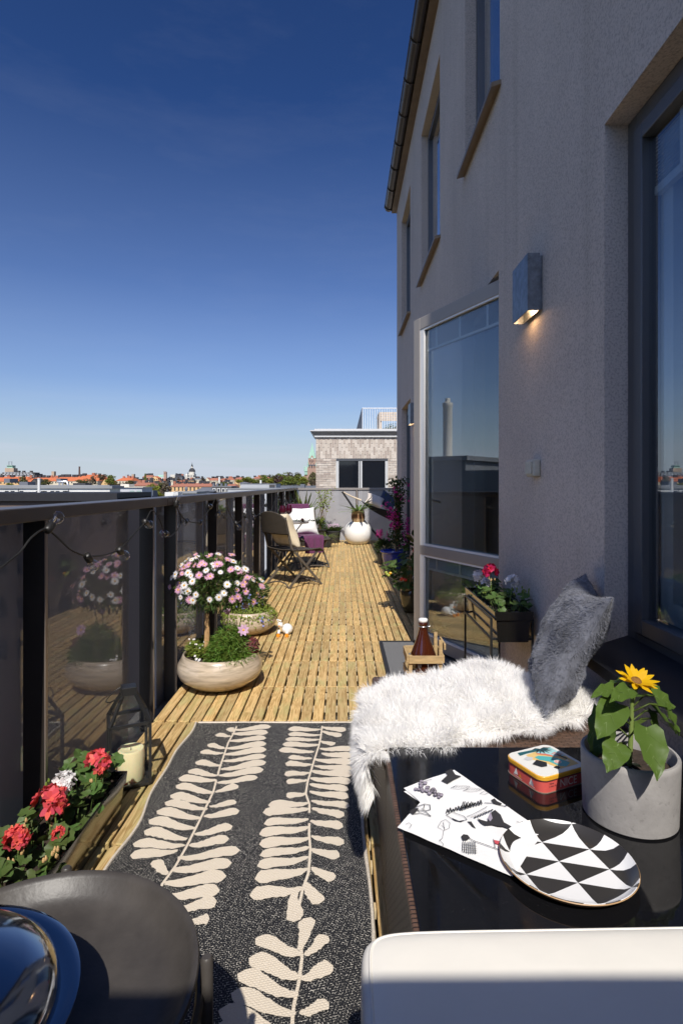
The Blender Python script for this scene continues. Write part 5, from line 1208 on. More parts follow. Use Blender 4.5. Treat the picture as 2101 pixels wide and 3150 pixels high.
for a in (25, 145, 265):
    a = rad(a); c, s_ = math.cos(a), math.sin(a)
    m = MB(); m.tube([(c*.22,s_*.22,.001),(c*.16,s_*.16,.2),(c*.09,s_*.09,.42),(c*.12,s_*.12,.58),(c*.20,s_*.20,.672)], .0075, 7); m.build('leg', taupe, bi, smooth=60)
m = MB(); m.tube([(.10*math.cos(i*.314),.10*math.sin(i*.314),.42) for i in range(21)], .006, 6); m.build('ring', taupe, bi)
wine = pm('dark_red_wine_glass', (.05,.003,.012), .05, coat=1.0)
for (x, y), lb in (((-.76,7.25),'dark red wine glass standing on the left of the bistro table'),((-.70,7.46),'dark red wine glass standing behind the first on the bistro table')):
    w_ = thing('wine_glass', lb, 'glass', (x, y, .6945), group='wine glasses on the bistro table')
    m = MB(); m.lathe([(.032,.0005),(.030,.003),(.006,.006),(.004,.012),(.004,.085)], 20, close=False); m.build('stem', glass('stem_glass', (.9,.9,.9)), w_, smooth=60)
    m = MB(); m.lathe([(.004,.085),(.025,.095),(.042,.120),(.045,.145),(.040,.180),(.036,.205)], 22, close=False); m.build('wine_bowl', wine, w_, smooth=60)
rosem = leafmat('dark_rose_petal', (.11,.006,.028), .25, .2)
for (x, y, rz), lb in (((-.66,7.12,.15),'dark red rose lying on the left of the bistro table'),((-.50,7.16,.1),'dark red rose lying on the right of the bistro table')):
    ro = thing('rose', lb, 'rose', (x, y, .6945), rz, 'roses on the bistro table'); rr = random.Random(int(x*-100)); m = MB()
    for i in range(22):
        v = ellip(rr, .5); m.blade(Vector((0,0,.022))+v*.010, v+Vector((-.6,0,0)), (v.y,-v.x,.3), .024, .022, 0, 0, 3, .3, .6)
    m.build('bloom', rosem, ro, smooth=180)
    m = MB(); m.tube([(.01,0,.02),(.08,.01,.014),(.20,.02,.008)], .0025, 5)
    for i in range(7): a = i*2.4; m.blade((.05+i*.018,0,.014), (.5,math.cos(a)*.8,.5+.3*math.sin(a)), (0,1,.3), .055, .030, .5, 0, 3)
    m.build('leafy_stem', leaf_deep, ro)

# ------------------------------------------------------------------ pots at the far end
blackpot = pm('black_plastic_pot', (.028,.028,.030), .5)
def tub(t, R, H, mat_, n=32, ribs=0, rim=.02):
    m = MB(); m.lathe([(0,.001),(R*.74,.001),(R*.77,.008),(R*.93,H-rim*2),(R*.94,H-rim*1.6),(R,H-rim*1.5),(R,H),(R*.94,H),(R*.92,H-.03)], n, close=False); m.build('pot', mat_, t, smooth=40)
    m = MB(); m.lathe([(R*.92,H-.03),(0,H-.025)], n, close=False); m.build('soil', soil, t)
p1 = thing('potted_shrub', 'big black pot with a sparse young shrub and low green mound', 'plant', (-.48, 11.45, 0)); tub(p1, .19, .28, blackpot); r = random.Random(31)
m = MB(); L_pts = []
for i in range(9):
    a = r.uniform(-.7,2.2); x = r.uniform(-.02,.14); top = Vector((x+.26*math.cos(a)*r.uniform(.4,1), .1*math.sin(a), r.uniform(.78,1.12)))
    pts_ = [Vector((x*.3,0,.26)), Vector((x,0.02,.55)), top]; m.tube(pts_, [.007,.005,.002], 5)
    for k in range(26): q = k/26; p = pts_[1].lerp(pts_[2], q) if q > .25 else pts_[0].lerp(pts_[1], .5+q); L_pts.append(p+Vector((r.gauss(0,.035),r.gauss(0,.035),r.gauss(0,.03))))
m.build('branches', twig, p1)
m = MB()
for p in L_pts: m.card(p, (r.gauss(0,.6),-.5+r.gauss(0,.5),.7), r.uniform(.035,.060), r.uniform(.022,.036), r)
tag(m.build('leaves', leaf_lime, p1), kind='stuff')
m = MB()
for i in range(900): v = ellip(r,.3); m.blade(Vector((v.x*.17-.02,v.y*.15,.33+v.z*.11)), v+Vector((0,0,.4)), (r.gauss(0,1),r.gauss(0,1),.2), .05, .010, .5, 0, 2)
tag(m.build('low_mound', leaf_dark, p1), kind='stuff')
p2 = thing('potted_yucca', 'tall spiky sword-leaved plant in the corner of the railings', 'plant', (-.76, 10.9, 0)); tub(p2, .16, .27, blackpot)
m = MB()
for i in range(46):
    a = r.uniform(0,6.283); up_ = r.uniform(.5,2.6); d = Vector((math.cos(a), math.sin(a), up_)); l_ = r.uniform(.5,.78)
    m.blade(Vector((0,0,.44)), d, (-math.sin(a),math.cos(a),0), l_, .034, .45/up_, 0, 6, .05, .6)
m.build('sword_leaves', grass_m, p2)
m = MB(); m.tube([(0,0,.24),(.01,0,.46)], .028, 8); m.build('trunk', twig, p2)
p3 = thing('potted_lavender', 'small black pot with pale flowering herbs beside the white ball planter', 'plant', (-.175, 11.42, 0)); tub(p3, .145, .245, blackpot)
m = MB()
for i in range(700): a = r.uniform(0,6.283); q = r.random()**.5; m.blade((math.cos(a)*.11*q,math.sin(a)*.11*q,.23+.02*r.random()), (math.cos(a)*q*.8,math.sin(a)*q*.8,1), (r.gauss(0,1),r.gauss(0,1),0), r.uniform(.06,.14), .006, .5, 0, 3)
tag(m.build('leaves', leaf_dark, p3), kind='stuff')
m = MB()
for i in range(90): a = r.uniform(0,6.283); q = r.random()**.5; m.card((math.cos(a)*.13*q,math.sin(a)*.13*q,.33+.05*(1-q)+r.gauss(0,.02)), (0,-.6,.6), .016, .014, r)
m.build('blossoms', pet_lilac, p3)
p4_ = thing('grassy_pot', 'low black pot of arching grass behind the farther chair', 'plant', (-.30, 10.6, 0)); tub(p4_, .11, .16, blackpot)
m = MB()
for i in range(60): a = r.uniform(0,6.283); m.blade((0,0,.15), (math.cos(a),math.sin(a),r.uniform(.5,1.4)), (-math.sin(a),math.cos(a),0), r.uniform(.25,.42), .012, 1.2, 0, 6, .05, .6)
m.build('grass_blades', grass_m, p4_)

ball = thing('white_ball_planter', 'large white ball-shaped planter near the end of the deck', 'planter', (.305, 11.2, 0))
m = MB(); m.lathe([(0,.002),(.14,.002),(.19,.02),(.245,.085),(.272,.17),(.276,.23),(.262,.31),(.225,.38),(.175,.425),(.15,.436),(0,.437)], 48, close=False)
wb_ = pm('white_resin', (.80,.78,.74), .45); m.build('shell', wb_, ball, smooth=70)
al = thing('potted_aloe', 'spiky green succulent in a woven striped basket on the white ball planter', 'plant', (.305, 11.15, .4375))
bask = pm('seagrass_basket', (.52,.35,.18), .85, var=.3, vscale=30, stretch=(1,1,5), bump=.6, bscale=60); bask2 = pm('dark_seagrass', (.24,.12,.055), .85, var=.3, vscale=30, stretch=(1,1,5), bump=.6, bscale=60)
m = MB(); m.lathe([(0,.0005),(.110,.0005),(.125,.04),(.132,.068)], 28, close=False, mi=0); m.lathe([(.132,.068),(.134,.10),(.130,.15)], 28, close=False, mi=1); m.lathe([(.130,.15),(.120,.20),(.122,.222),(.112,.222),(.110,.18),(0,.18)], 28, close=False, mi=0); m.build('basket', [bask, bask2], al, smooth=50)
m = MB()
for i in range(22):
    a = r.uniform(0,6.283); u_ = r.uniform(.15,1.6) if i > 13 else r.uniform(.10,.55); d = Vector((math.cos(a), math.sin(a), u_)); m.blade((math.cos(a)*.03,math.sin(a)*.03,.20), d, (-math.sin(a),math.cos(a),0), r.uniform(.34,.50), .055, .28, 0, 6, .04, .75)
m.build('succulent_leaves', leafmat('aloe_leaf', (.17,.25,.08), .2, .2), al, smooth=180)

# ------------------------------------------------------------------ hammock in the corner behind the wall
hm = thing('hammock', 'black hammock on a dark steel stand in the corner beyond the house wall', 'hammock', (1.5, 11.35, 0))
top = PX(1052,1512,11.35); foot = Vector((.80, 11.35, .03))
m = MB(); m.tube([top, PX(1095,1575,11.35), foot, (1.15,11.35,.03),(2.6,11.35,.03),(3.05,11.35,.35),(3.25,11.35,1.05)], .020, 8); m.tube([(.80,11.0,.02),(.84,11.35,.035),(.80,11.7,.02)], .018, 7); m.tube([(2.7,11.0,.02),(2.66,11.35,.035),(2.7,11.7,.02)], .018, 7); m.build('stand', black_metal, hm, world=True, smooth=60)
hA, hB = PX(1110,1539,11.35), Vector((3.0,11.35,.86))
m = MB(); m.tube([top, (top+hA)/2-Vector((0,0,.01)), hA], [.010,.014,.020], 8); m.tube([(3.25,11.35,1.03),hB], .012, 8); m.build('rope', pm('tan_rope', (.62,.50,.36), .8, var=.2, vscale=60), hm, world=True)
m = MB()
def hf(u, v):
    x = hA.x+(hB.x-hA.x)*u; sag = .54*math.sin(math.pi*u)**.75; w = .05+.62*math.sin(math.pi*u)**.7; c = 2*v-1
    return (x, 11.35+c*w/2, hA.z+(hB.z-hA.z)*u-sag+.42*sag*c*c)
m.grid(hf, 40, 14); m.grid(lambda u, v: (lambda p: (p[0],p[1],p[2]-.006))(hf(u,v)), 40, 14); m.build('cloth', pm('black_canvas', (.016,.016,.018), .85), hm, world=True, smooth=180)
o = pillow_mesh(.35,.31,.13,11,.008,24).build('beige_pillow', pm('beige_linen', (.62,.54,.47), .9, var=.06, bump=.2), None, smooth=180); place(o, PX(1152,1540,11.2), (.93,0,-.36), (.25,.80,.55)); tag(o, 'beige linen pillow lying in the black hammock', 'pillow')
o = pillow_mesh(.38,.36,.11,12,.008,24).build('blue_pillow', pm('navy_cotton', (.035,.045,.085), .85, bump=.2), None, smooth=180); place(o, PX(1192,1540,11.42), (.80,0,-.60), (.50,.70,.50)); tag(o, 'dark blue pillow behind the beige one in the hammock', 'pillow')

# ------------------------------------------------------------------ climbing plant in a blue pot, tomatoes by the wall
bp_ = thing('bougainvillea', 'tall magenta flowering climber on canes in a glossy blue pot', 'plant', (.70, 7.86, 0))
bluegl = pm('cobalt_glaze', (.018,.035,.28), .12, coat=.7, var=.2, vscale=9)
m = MB(); m.lathe([(0,.001),(.105,.001),(.11,.006),(.138,.09),(.152,.17),(.155,.215),(.160,.228),(.178,.236),(.182,.250),(.176,.262),(.165,.262),(.158,.25),(.150,.225),(0,.225)], 40, close=False); m.build('pot', bluegl, bp_, smooth=50); r = random.Random(77)
m = MB()
for dx, dy in ((.05,.0),(.075,.03),(.03,.03)): m.tube([(dx,dy,.2),(dx*.9+.03,dy,1.0)], .006, 6)
m.build('cane', cane, bp_)
m = MB(); tips = []
for i in range(16):
    a = r.uniform(0,6.283); z = r.uniform(.35,1.15); e = Vector((.06+math.cos(a)*r.uniform(.05,.12)-(.10 if r.random() < .35 else 0), math.sin(a)*.10, z+r.uniform(0,.1))); s_ = Vector((.05,0,z*.6+.1)); m.tube([(.04,0,.22), s_, (s_+e)/2+Vector((0,0,.05)), e], [.006,.005,.003,.002], 5); tips.append(e)
m.build('stems', twig, bp_)
m = MB()
for i in range(1350):
    z = r.uniform(.28,1.26); wdt = .075+.045*math.sin(z*6)+(.03 if z > .9 else .02); p = Vector((.065+r.gauss(0,.5)*wdt, r.gauss(0,.5)*wdt, z))
    m.blade(p, (r.gauss(0,.7),r.gauss(0,.7)-.2,r.gauss(0,.5)-.1), (r.gauss(0,1),r.gauss(0,1),.4), r.uniform(.025,.055), r.uniform(.018,.034), .4, 0, 2)
tag(m.build('leaves', leaf_deep, bp_), kind='stuff')
m = MB()
for (px, py, n_, sp) in ((1213,1502,12,.03),(1214,1515,14,.025),(1190,1554,16,.035),(1205,1572,40,.05),(1212,1590,40,.045),(1197,1592,22,.03),(1205,1617,36,.035),(1225,1612,20,.04),(1252,1620,40,.05),(1258,1598,22,.05),(1262,1535,10,.05),(1276,1501,8,.02),(1252,1490,10,.03),(1232,1525,14,.04),(1260,1650,16,.04),(1250,1640,18,.04),(1243,1660,14,.05)):
    c = PX(px, py, 7.78)-Vector(bp_.location)
    for i in range(n_): m.card(c+Vector((r.gauss(0,sp*.7),r.gauss(0,sp),r.gauss(0,sp*.7))), (r.gauss(0,.7),-.6+r.gauss(0,.5),.4), r.uniform(.024,.036), r.uniform(.020,.028), r)
tag(m.build('bracts', pet_mag, bp_), kind='stuff')
cel = thing('magenta_plume_plant', 'low plant with magenta plumes behind the blue pot', 'plant', (.60, 8.35, 0)); tub(cel, .10, .17, blackpot)
m = MB()
for i in range(420): v = ellip(r,.3); m.blade(Vector((v.x*.11,v.y*.10,.25+v.z*.10)), v+Vector((0,-.2,.4)), (r.gauss(0,1),r.gauss(0,1),.2), .055, .022, .4, 0, 2)
m.build('leaves', leaf_deep, cel)
m = MB()
for i in range(7):
    c = Vector((r.uniform(-.10,.10), r.uniform(-.08,.08), .36+r.uniform(-.03,.07)))
    for k in range(34): q = k/34; m.card(c+Vector((r.gauss(0,.018)*(1-q),r.gauss(0,.018)*(1-q),q*.10)), (r.gauss(0,1),-.5,.6), .022, .012, r)
m.build('plumes', pet_mag, cel)
tm = thing('tomato_plant', 'tomato plant with red and yellow fruit in a dark glazed pot by the door', 'plant', (.625, 5.22, 0))
m = MB(); m.lathe([(0,.001),(.060,.001),(.066,.006),(.088,.08),(.098,.15),(.094,.19),(.088,.205),(.094,.215),(.094,.226),(.086,.228),(.080,.21),(0,.205)], 32, close=False); m.build('pot', pm('dark_olive_glaze', (.045,.040,.020), .2, coat=.5, var=.4, vscale=14), tm, smooth=50)
m = MB(); m.tube([(.0,0,.2),(-.02,-.01,.50)], .004, 6); m.tube([(.02,0,.2),(-.01,.0,.52)], .004, 6); m.tube([(-.02,.02,.2),(-.03,.0,.50)], .004, 6); m.build('cane', cane, tm)
m = MB()
for i in range(40):
    a = r.uniform(0,6.283); c = Vector((-.05+math.cos(a)*.11*r.random(), math.sin(a)*.09*r.random(), .24+.26*r.random())); d = Vector((math.cos(a)-.35, math.sin(a)-.3, r.gauss(-.1,.5))).normalized()
    m.tube([(0,0,c.z-.03), c, c+d*.10], .002, 4)
    for k in range(7): q = c+d*(.02+.014*k); s_ = 1 if k % 2 else -1; sd = d.cross(Vector((0,0,1)))*s_; m.blade(q, sd+d*.7+Vector((0,0,-.15)), d, .05, .028, .6, 0, 3)
tag(m.build('leaves', leaf_ger, tm), kind='stuff')
tomred = pm('ripe_tomato', (.60,.045,.012), .22, coat=.3); tomyel = pm('yellow_tomato', (.75,.35,.02), .22, coat=.3); tomgr = pm('green_tomato', (.36,.40,.06), .25, coat=.3)
for (px, py, mt_) in ((1236,1779,tomred),(1242,1782,tomred),(1248,1784,tomred),(1233,1783,tomred),(1200,1763,tomyel),(1190,1766,tomgr),(1195,1770,tomgr),(1187,1761,tomgr),(1278,1760,tomred)):
    c = PX(px, py, 5.10)-Vector(tm.location); m = MB(); m.lathe([(0,-.013),(.009,-.010),(.0145,0),(.010,.010),(0,.0125)], 12); o = m.build('tomato', mt_, tm, smooth=80); o.location = c
pp = thing('pepper_plant', 'dark broad-leaved pepper plant against the wall behind the tomato', 'plant', (.755, 5.75, 0)); tub(pp, .10, .20, blackpot)
m = MB()
for i in range(150):
    v = ellip(r,.2); p = Vector((v.x*.11-.01, v.y*.13, .42+v.z*.24)); m.blade(p, v+Vector((0,-.3,-.2)), (r.gauss(0,1),r.gauss(0,1),.6), r.uniform(.08,.13), r.uniform(.035,.055), .7, 0, 4)
m.tube([(0,0,.18),(.01,0,.5)], .007, 6); tag(m.build('leaves', leaf_deep, pp, smooth=180), kind='stuff')
for q in ((-.05,-.10,.52),(-.02,-.12,.47),(-.09,-.08,.38)): m = MB(); m.lathe([(0,-.03),(.006,-.02),(.011,.005),(.008,.018),(0,.02)], 10); o = m.build('pepper', tomred, pp, smooth=80); o.location = q

# ------------------------------------------------------------------ string of bulbs on the railing
sl = thing('string_lights', 'black cable of clear bulbs strung along the railing posts', 'string lights', (XL+.02, 0, .9))
cable = pm('black_cable', (.010,.010,.010), .6); bulbg = glass('bulb_glass', (.96,.96,.96), 1.5, boost=1.6)
XS = XL+.022
def q1(x, y): return XP(x/2.24, 1380+y/2.24, XS)
CAB = [(-90,880),(0,825),(90,755),(150,700),(215,615),(290,560),(335,562),(400,615),(480,690),(560,730),(608,742),(690,738),(760,722),(830,690),(880,640),(950,560),(1000,505),(1045,425),(1090,470),(1115,530),(1135,585),(1165,608),(1215,570),(1245,510),(1235,440),(1212,395),(1250,460),(1283,492),(1330,508),(1378,498),(1420,450),(1462,390),(1485,345),(1500,385),(1507,428),(1535,460),(1562,480)]
pts = [q1(*c) for c in CAB]
far = []                                                   # further swags, post to post
for a, b in zip(PY[6:-1], PY[7:]):
    if b-a < .5: continue
    for k in range(9): u = k/9; far.append(Vector((XS, a+(b-a)*u+.25, 1.00-.17*4*u*(1-u))))
m = MB()
def smooth(ps, n=4):
    out_ = []
    for i in range(len(ps)-1):
        p0, p1_, p2_, p3_ = ps[max(i-1,0)], ps[i], ps[i+1], ps[min(i+2,len(ps)-1)]
        for k in range(n): t = k/n; out_.append(.5*((2*p1_)+(p2_-p0)*t+(2*p0-5*p1_+4*p2_-p3_)*t*t+(3*p1_-p0-3*p2_+p3_)*t**3))
    return out_+[ps[-1]]
m.tube(smooth(pts+far), .0032, 6); m.build('cable', cable, sl, world=True, smooth=60)
sockm = MB(); sockm.lathe([(0,0),(.010,0),(.0135,.004),(.0145,.012),(.0145,.034),(.013,.036)], 14, close=False); so = sockm.build('socket', pm('black_socket', (.014,.013,.012), .45), smooth=50); sock_me = so.data; bpy.data.objects.remove(so)
bm = MB(); bm.lathe([(.011,.036),(.0125,.044),(.018,.054),(.0215,.066),(.020,.079),(.012,.088),(0,.0905)], 16, close=False); bo = bm.build('bulb', bulbg, smooth=70); bulb_me = bo.data; bpy.data.objects.remove(bo)
fm = MB(); fm.tube([(0,0,.036),(0,0,.06)], .0015, 5); fm.tube([(-.005,0,.062),(0,.004,.068),(.005,0,.062)], .0006, 4); fo = fm.build('filament', pm('filament_brass', (.5,.4,.25), .4, metal=.6)); fil_me = fo.data; bpy.data.objects.remove(fo)
def bulb(p, d):
    o = inst('socket', sock_me, sl, Vector(p)-Vector(sl.location), Vector(d).normalized().to_track_quat('Z','Y').to_euler())
    inst('bulb', bulb_me, o); inst('filament', fil_me, o)
for (x, y, x2, y2) in ((322,572,365,505),(595,730,630,795),(815,690,855,740),(992,500,1038,533),(1155,588,1108,584),(1212,402,1212,358),(1292,492,1258,518),(1388,498,1356,520),(1455,395,1432,402),(1510,430,1498,455)):
    a, b = q1(x, y), q1(x2, y2); d = b-a; bulb(a, d+Vector((.004,0,0)))
r = random.Random(2)
for i in range(3, len(far), 4): bulb(far[i]-Vector((0,0,0)), (r.gauss(0,.2)+.2, r.gauss(0,.5), -1))
# ================================================================== the neighbouring brick house
bh = thing('brick_house', 'pale brick roof storey with two dark windows just beyond the end of the deck', 'building', (2, 19, GZ))
brick_m = []
for i, c in enumerate(((.50,.43,.36),(.43,.36,.30),(.55,.48,.41),(.38,.31,.26))): brick_m.append(pm('pale_brick', c, .9, var=.2, vscale=9, bump=.3, bscale=60))
mortar = pm('brick_mortar', (.56,.53,.48), .95, var=.08, vscale=5)
BY, BX0, BX1 = 19.0, -.885, 6.5
m = MB(); m.box(BX0+.004, BX1, BY, BY+11, GZ, 2.74); m.build('wall', mortar, bh, world=True)
rb = random.Random(12); bj = MB()
PB = .0765
def put_brick(x0, x1, z0, z1, single):
    mt = rb.choice(brick_m); pr = rb.uniform(.010,.016)
    if single: m = MB(); m.box(x0, x1, BY-pr, BY+.002, z0, z1); m.build('brick', mt, bh, world=True)
    else: bj.box(x0, x1, BY-pr, BY+.002, z0, z1, brick_m.index(mt))
WX0, WX1, WZ1, WZ0 = -.215, 1.51, 2.03, .35
x = BX0; k = 0
while x < 3.4:                                                        # upright courses
    for rr in range(-1, 3):
        z0 = 2.035+rr*.252+(.126 if k % 2 else 0); z1 = z0+.240
        a, b = max(2.037, z0), min(2.735, z1)
        if b-a > .03: put_brick(x, x+.064, a, b, x < 1.75)
    x += PB; k += 1
z = 2.03-PB; row = 0
while z > -2.2:                                                       # level courses
    x = BX0-(.125 if row % 2 else 0)
    while x < 3.4:
        a, b = max(x, BX0), x+.238
        segs = [(a, b)]
        if z+.06 > WZ0 and z < WZ1:
            segs = []
            if a < WX0-.012: segs.append((a, min(b, WX0-.012)))
            if b > WX1+.012: segs.append((max(a, WX1+.012), b))
        for a_, b_ in segs:
            if b_-a_ > .02: put_brick(a_, b_, z, z+.062, z > .98 and a_ < 1.75)
        x += .250
    z -= PB; row += 1
tag(bj.build('brick', brick_m, bh, world=True), kind='stuff')
wf = pm('pale_grey_frame', (.50,.50,.49), .45); dg = pm('night_dark_glass', (.008,.010,.014), .04, coat=.5)
m = MB(); m.box(WX0, WX1, BY-.05, BY+.05, 1.95, WZ1); m.build('lintel', alu_dark, bh, world=True)
for a, b in ((WX0+.09, .535), (.655, WX1-.09)):
    m = MB(); m.box(a-.085, a, BY-.045, BY+.04, WZ0, 1.949); m.box(b, b+.085 if b > 1 else b+.058, BY-.045, BY+.04, WZ0, 1.949); m.box(a, b, BY-.045, BY+.04, WZ0, WZ0+.07); w_ = m.build('window', wf, bh, world=True)
    m = MB(); m.box(a, b, BY-.02, BY-.005, WZ0+.07, 1.949); m.build('pane', dg, w_).location = -Vector(bh.location)
zinc = pm('zinc_cornice', (.36,.36,.37), .4, metal=.5, var=.08); lightzinc = pm('pale_zinc', (.60,.59,.57), .45, metal=.3)
m = MB(); m.box(BX0-.05, BX1, BY-.07, BY+1, 2.742, 2.79); m.build('cornice_strip', lightzinc, bh, world=True)
m = MB(); m.add([(BX0-.03,BY-.05,2.79),(BX1,BY-.05,2.79),(BX1,BY-.18,2.93),(BX0-.18,BY-.18,2.93),(BX0-.03,BY+3,2.79),(BX0-.18,BY+3,2.93)], [(0,1,2,3),(4,0,3,5)]); m.build('cornice', zinc, bh, world=True)
m = MB(); m.box(BX0-.19, BX1, BY-.19, BY+3, 2.931, 2.965); m.box(BX0-.05, BX1, BY-.06, BY+10, 2.966, 3.02); m.build('roof_edge', lightzinc, bh, world=True)
m = MB(); tr_w = pm('white_railing_paint', (.66,.66,.66), .4); rx, ry = .70, 20.2
m.box(rx, 6, ry-.02, ry+.02, 3.86, 3.89); m.box(rx, 6, ry-.015, ry+.015, 3.06, 3.085); m.build('roof_railing', tr_w, bh, world=True)
for i in range(24): m = MB(); x = rx+.02+i*.0855; m.box(x-.008, x+.008, ry-.008, ry+.008, 3.086, 3.859); m.build('baluster', tr_w, bh, world=True)
m = MB(); m.box(rx-.02, rx+.0, ry+.03, 28.2, 3.03, 3.87); m.build('side_screen', pm('screen_grey', (.13,.13,.14), .6), bh, world=True)
plank = pm('pergola_pine', (.50,.40,.30), .8, var=.25, vscale=10)
pg = thing('roof_pergola', 'pale timber pergola with planks on the brick house roof', 'pergola', (2.2, 22.5, 3.02))
for i in range(4): m = MB(); z = 3.62+i*.088; m.box(1.46, 3.6, 22-.02, 22, z, z+.080); m.build('plank', plank, pg, world=True)
for x, y in ((1.46,22.02),(1.46,23.4),(3.4,22.02),(3.4,23.4)): m = MB(); m.box(x-.05, x+.05, y, y+.1, 3.021, 3.96); m.build('post', plank, pg, world=True)
m = MB(); m.box(1.41, 1.5, 22.12, 23.6, 3.86, 3.96); m.build('beam', plank, pg, world=True)
rp = thing('roof_shrub', 'small dark shrub on the roof behind the white balusters', 'plant', (2.0, 22.9, 3.02)); r = random.Random(6)
m = MB()
for i in range(380): v = ellip(r,.2); m.card((v.x*.42, v.y*.3, .32+v.z*.30), v+Vector((0,-.4,.3)), .07, .05, r)
tag(m.build('crown', leaf_deep, rp), kind='stuff'); m = MB(); m.tube([(0,0,.002),(0,0,.3)], .02, 6); m.build('trunk', twig, rp)

# ================================================================== the city beyond
def cm(name, c, **k): return pm(name, c, .9, var=.12, vscale=.15, **k)
C = {'cream': cm('cream_facade', (.62,.54,.40)), 'white': cm('white_facade', (.66,.65,.61)), 'ochre': cm('ochre_facade', (.62,.40,.19)), 'grey': cm('grey_facade', (.40,.41,.42)), 'dark': cm('dark_facade', (.075,.07,.068)), 'brown': cm('brown_facade', (.14,.10,.08)),
     'tile': cm('orange_roof_tiles', (.52,.145,.055)), 'tile2': cm('brown_red_roof', (.34,.135,.085)), 'black': cm('black_sheet_roof', (.040,.040,.046)), 'slate': cm('blue_grey_roof', (.13,.14,.16)), 'sheet': cm('grey_sheet_roof', (.24,.245,.25)), 'brick': cm('red_church_brick', (.36,.23,.17)), 'copper': cm('green_copper', (.30,.47,.37)), 'pane': pm('far_window', (.03,.035,.045), .2), 'stone': cm('pale_stone', (.60,.56,.48)), 'tan': cm('tan_brick', (.42,.31,.22))}
def house_px(label, x0, x1, ye, yr, Y, depth, wall, roof, win=0, rows=1, chim=0, group=None, flat=False, name='town_house', over=.25, wy=(.25,.62), gable=False):
    a, b = PX(x0, ye, Y), PX(x1, ye, Y); zr = PX(x0, yr, Y+(depth*.5 if not flat else 0)).z; ze = a.z; X0, X1 = a.x, b.x
    t = thing(name, label, 'building', ((X0+X1)/2, Y, GZ), 0, group)
    m = MB(); m.box(X0, X1, Y, Y+depth, GZ, ze)
    if gable: m.add([(X0,Y,ze),(X1,Y,ze),((X0+X1)/2,Y,zr),(X0,Y+depth,ze),(X1,Y+depth,ze),((X0+X1)/2,Y+depth,zr)], [(0,1,2),(5,4,3)])
    m.build('wall', C[wall], t, world=True)
    m = MB()
    if flat: m.box(X0-over, X1+over, Y-over, Y+depth+over, ze+.01, zr)
    elif gable:
        xm = (X0+X1)/2; m.add([(X0-over,Y-over,ze-.1),(xm,Y-over,zr+.15),(xm,Y+depth,zr+.15),(X0-over,Y+depth,ze-.1),(X1+over,Y-over,ze-.1),(X1+over,Y+depth,ze-.1)], [(0,1,2,3),(1,4,5,2)])
    else:
        h = min((X1-X0)*.12, depth*.35)
        m.add([(X0-over,Y-over,ze),(X1+over,Y-over,ze),(X1-h,Y+depth/2,zr),(X0+h,Y+depth/2,zr),(X0-over,Y+depth+over,ze),(X1+over,Y+depth+over,ze)], [(0,1,2,3),(4,3,2,5),(0,3,4),(1,5,2)])
    ro = m.build('roof', C[roof], t, world=True); off = -Vector(t.location)
    rr = random.Random(int(x0*7+Y))
    for i in range(chim):
        x = X0+(X1-X0)*(i+.5+rr.uniform(-.3,.3))/chim; w = rr.uniform(.5,1.1)*Y/400+.2; m = MB(); m.box(x-w, x+w, Y+depth*.4, Y+depth*.4+w*1.4, zr-(zr-ze)*.35, zr+rr.uniform(.5,1.2)*Y/400+.2); m.build('chimney', C['black'] if rr.random() < .7 else C['tile2'], ro).location = off
    for k in range(rows):
        for i in range(win):
            xc = X0+(X1-X0)*(i+.5)/win; w = (X1-X0)/win*.2; H = Y/1750*12
            z1 = ze-H*(wy[0]+k*.62)*.75; z0 = z1-H*.36; m = MB(); m.box(xc-w, xc+w, Y-.06, Y+.04, z0, z1); m.build('window', C['pane'], t, world=True)
    return t
def slab(name, label, cat, x0, x1, y1, y0, Y, depth, mat, group=None, base=None):
    a, b = PX(x0, y0, Y), PX(x1, y1, Y); m = MB(); m.box(a.x, b.x, Y, Y+depth, GZ if base is None else a.z, b.z); o = m.build(name, C[mat]); return tag(o, label, cat, group)
# nearest roofs on the left
D = thing('dark_parapet_roof', 'long dark parapet of the nearest roof across the street', 'building', (-14, 42, GZ))
a, b = PX(-260, 1545, 40), PX(360, 1517, 40)
m = MB(); m.box(a.x, b.x, 40.3, 47, GZ, .2); m.build('wall', C['brown'], D, world=True)
m = MB(); m.box(a.x-.2, b.x, 40, 47.2, .0, b.z); m.build('parapet', pm('bitumen_parapet', (.014,.014,.017), .7, var=.2, vscale=2), D, world=True)
for i in range(9):
    for k in range(4): m = MB(); x = a.x+1+i*1.5; m.box(x, x+.8, 40.25, 40.32, -2.2-k*3, -.8-k*3); m.build('window', C['pane'], D, world=True)
m = MB(); m.box(a.x-.1, b.x+.1, 40.1, 47, .001+.0, .03); 
W1 = thing('long_white_block', 'long white top storey with grey flat roof behind the dark parapet', 'building', (-40, 95, GZ))
a, b = PX(-260, 1503, 95), PX(338, 1503, 95)
m = MB(); m.box(a.x, b.x, 95, 99.5, GZ, a.z); m.build('wall', C['white'], W1, world=True)
zt = PX(0, 1495, 94).z; m = MB(); m.box(a.x-.5, b.x+.5, 94.75, 100, a.z+.01, zt); m.box(a.x, b.x, 94.9, 99.6, zt+.001, zt+.15); m.build('roof', C['sheet'], W1, world=True)
for px in (-90,-40,22,40,67,118,133,139,162,178,200,208):
    m = MB(); c = PX(px, 1513, 95); m.box(c.x-.32, c.x+.32, 94.94, 95.05, c.z-.5, c.z+.16); m.build('window', C['pane'], W1, world=True)
for px in (58, 212): m = MB(); c = PX(px, 1510, 95); m.box(c.x-.05, c.x+.05, 94.85, 94.95, c.z-1, c.z+.5); m.build('downpipe', C['slate'], W1, world=True)
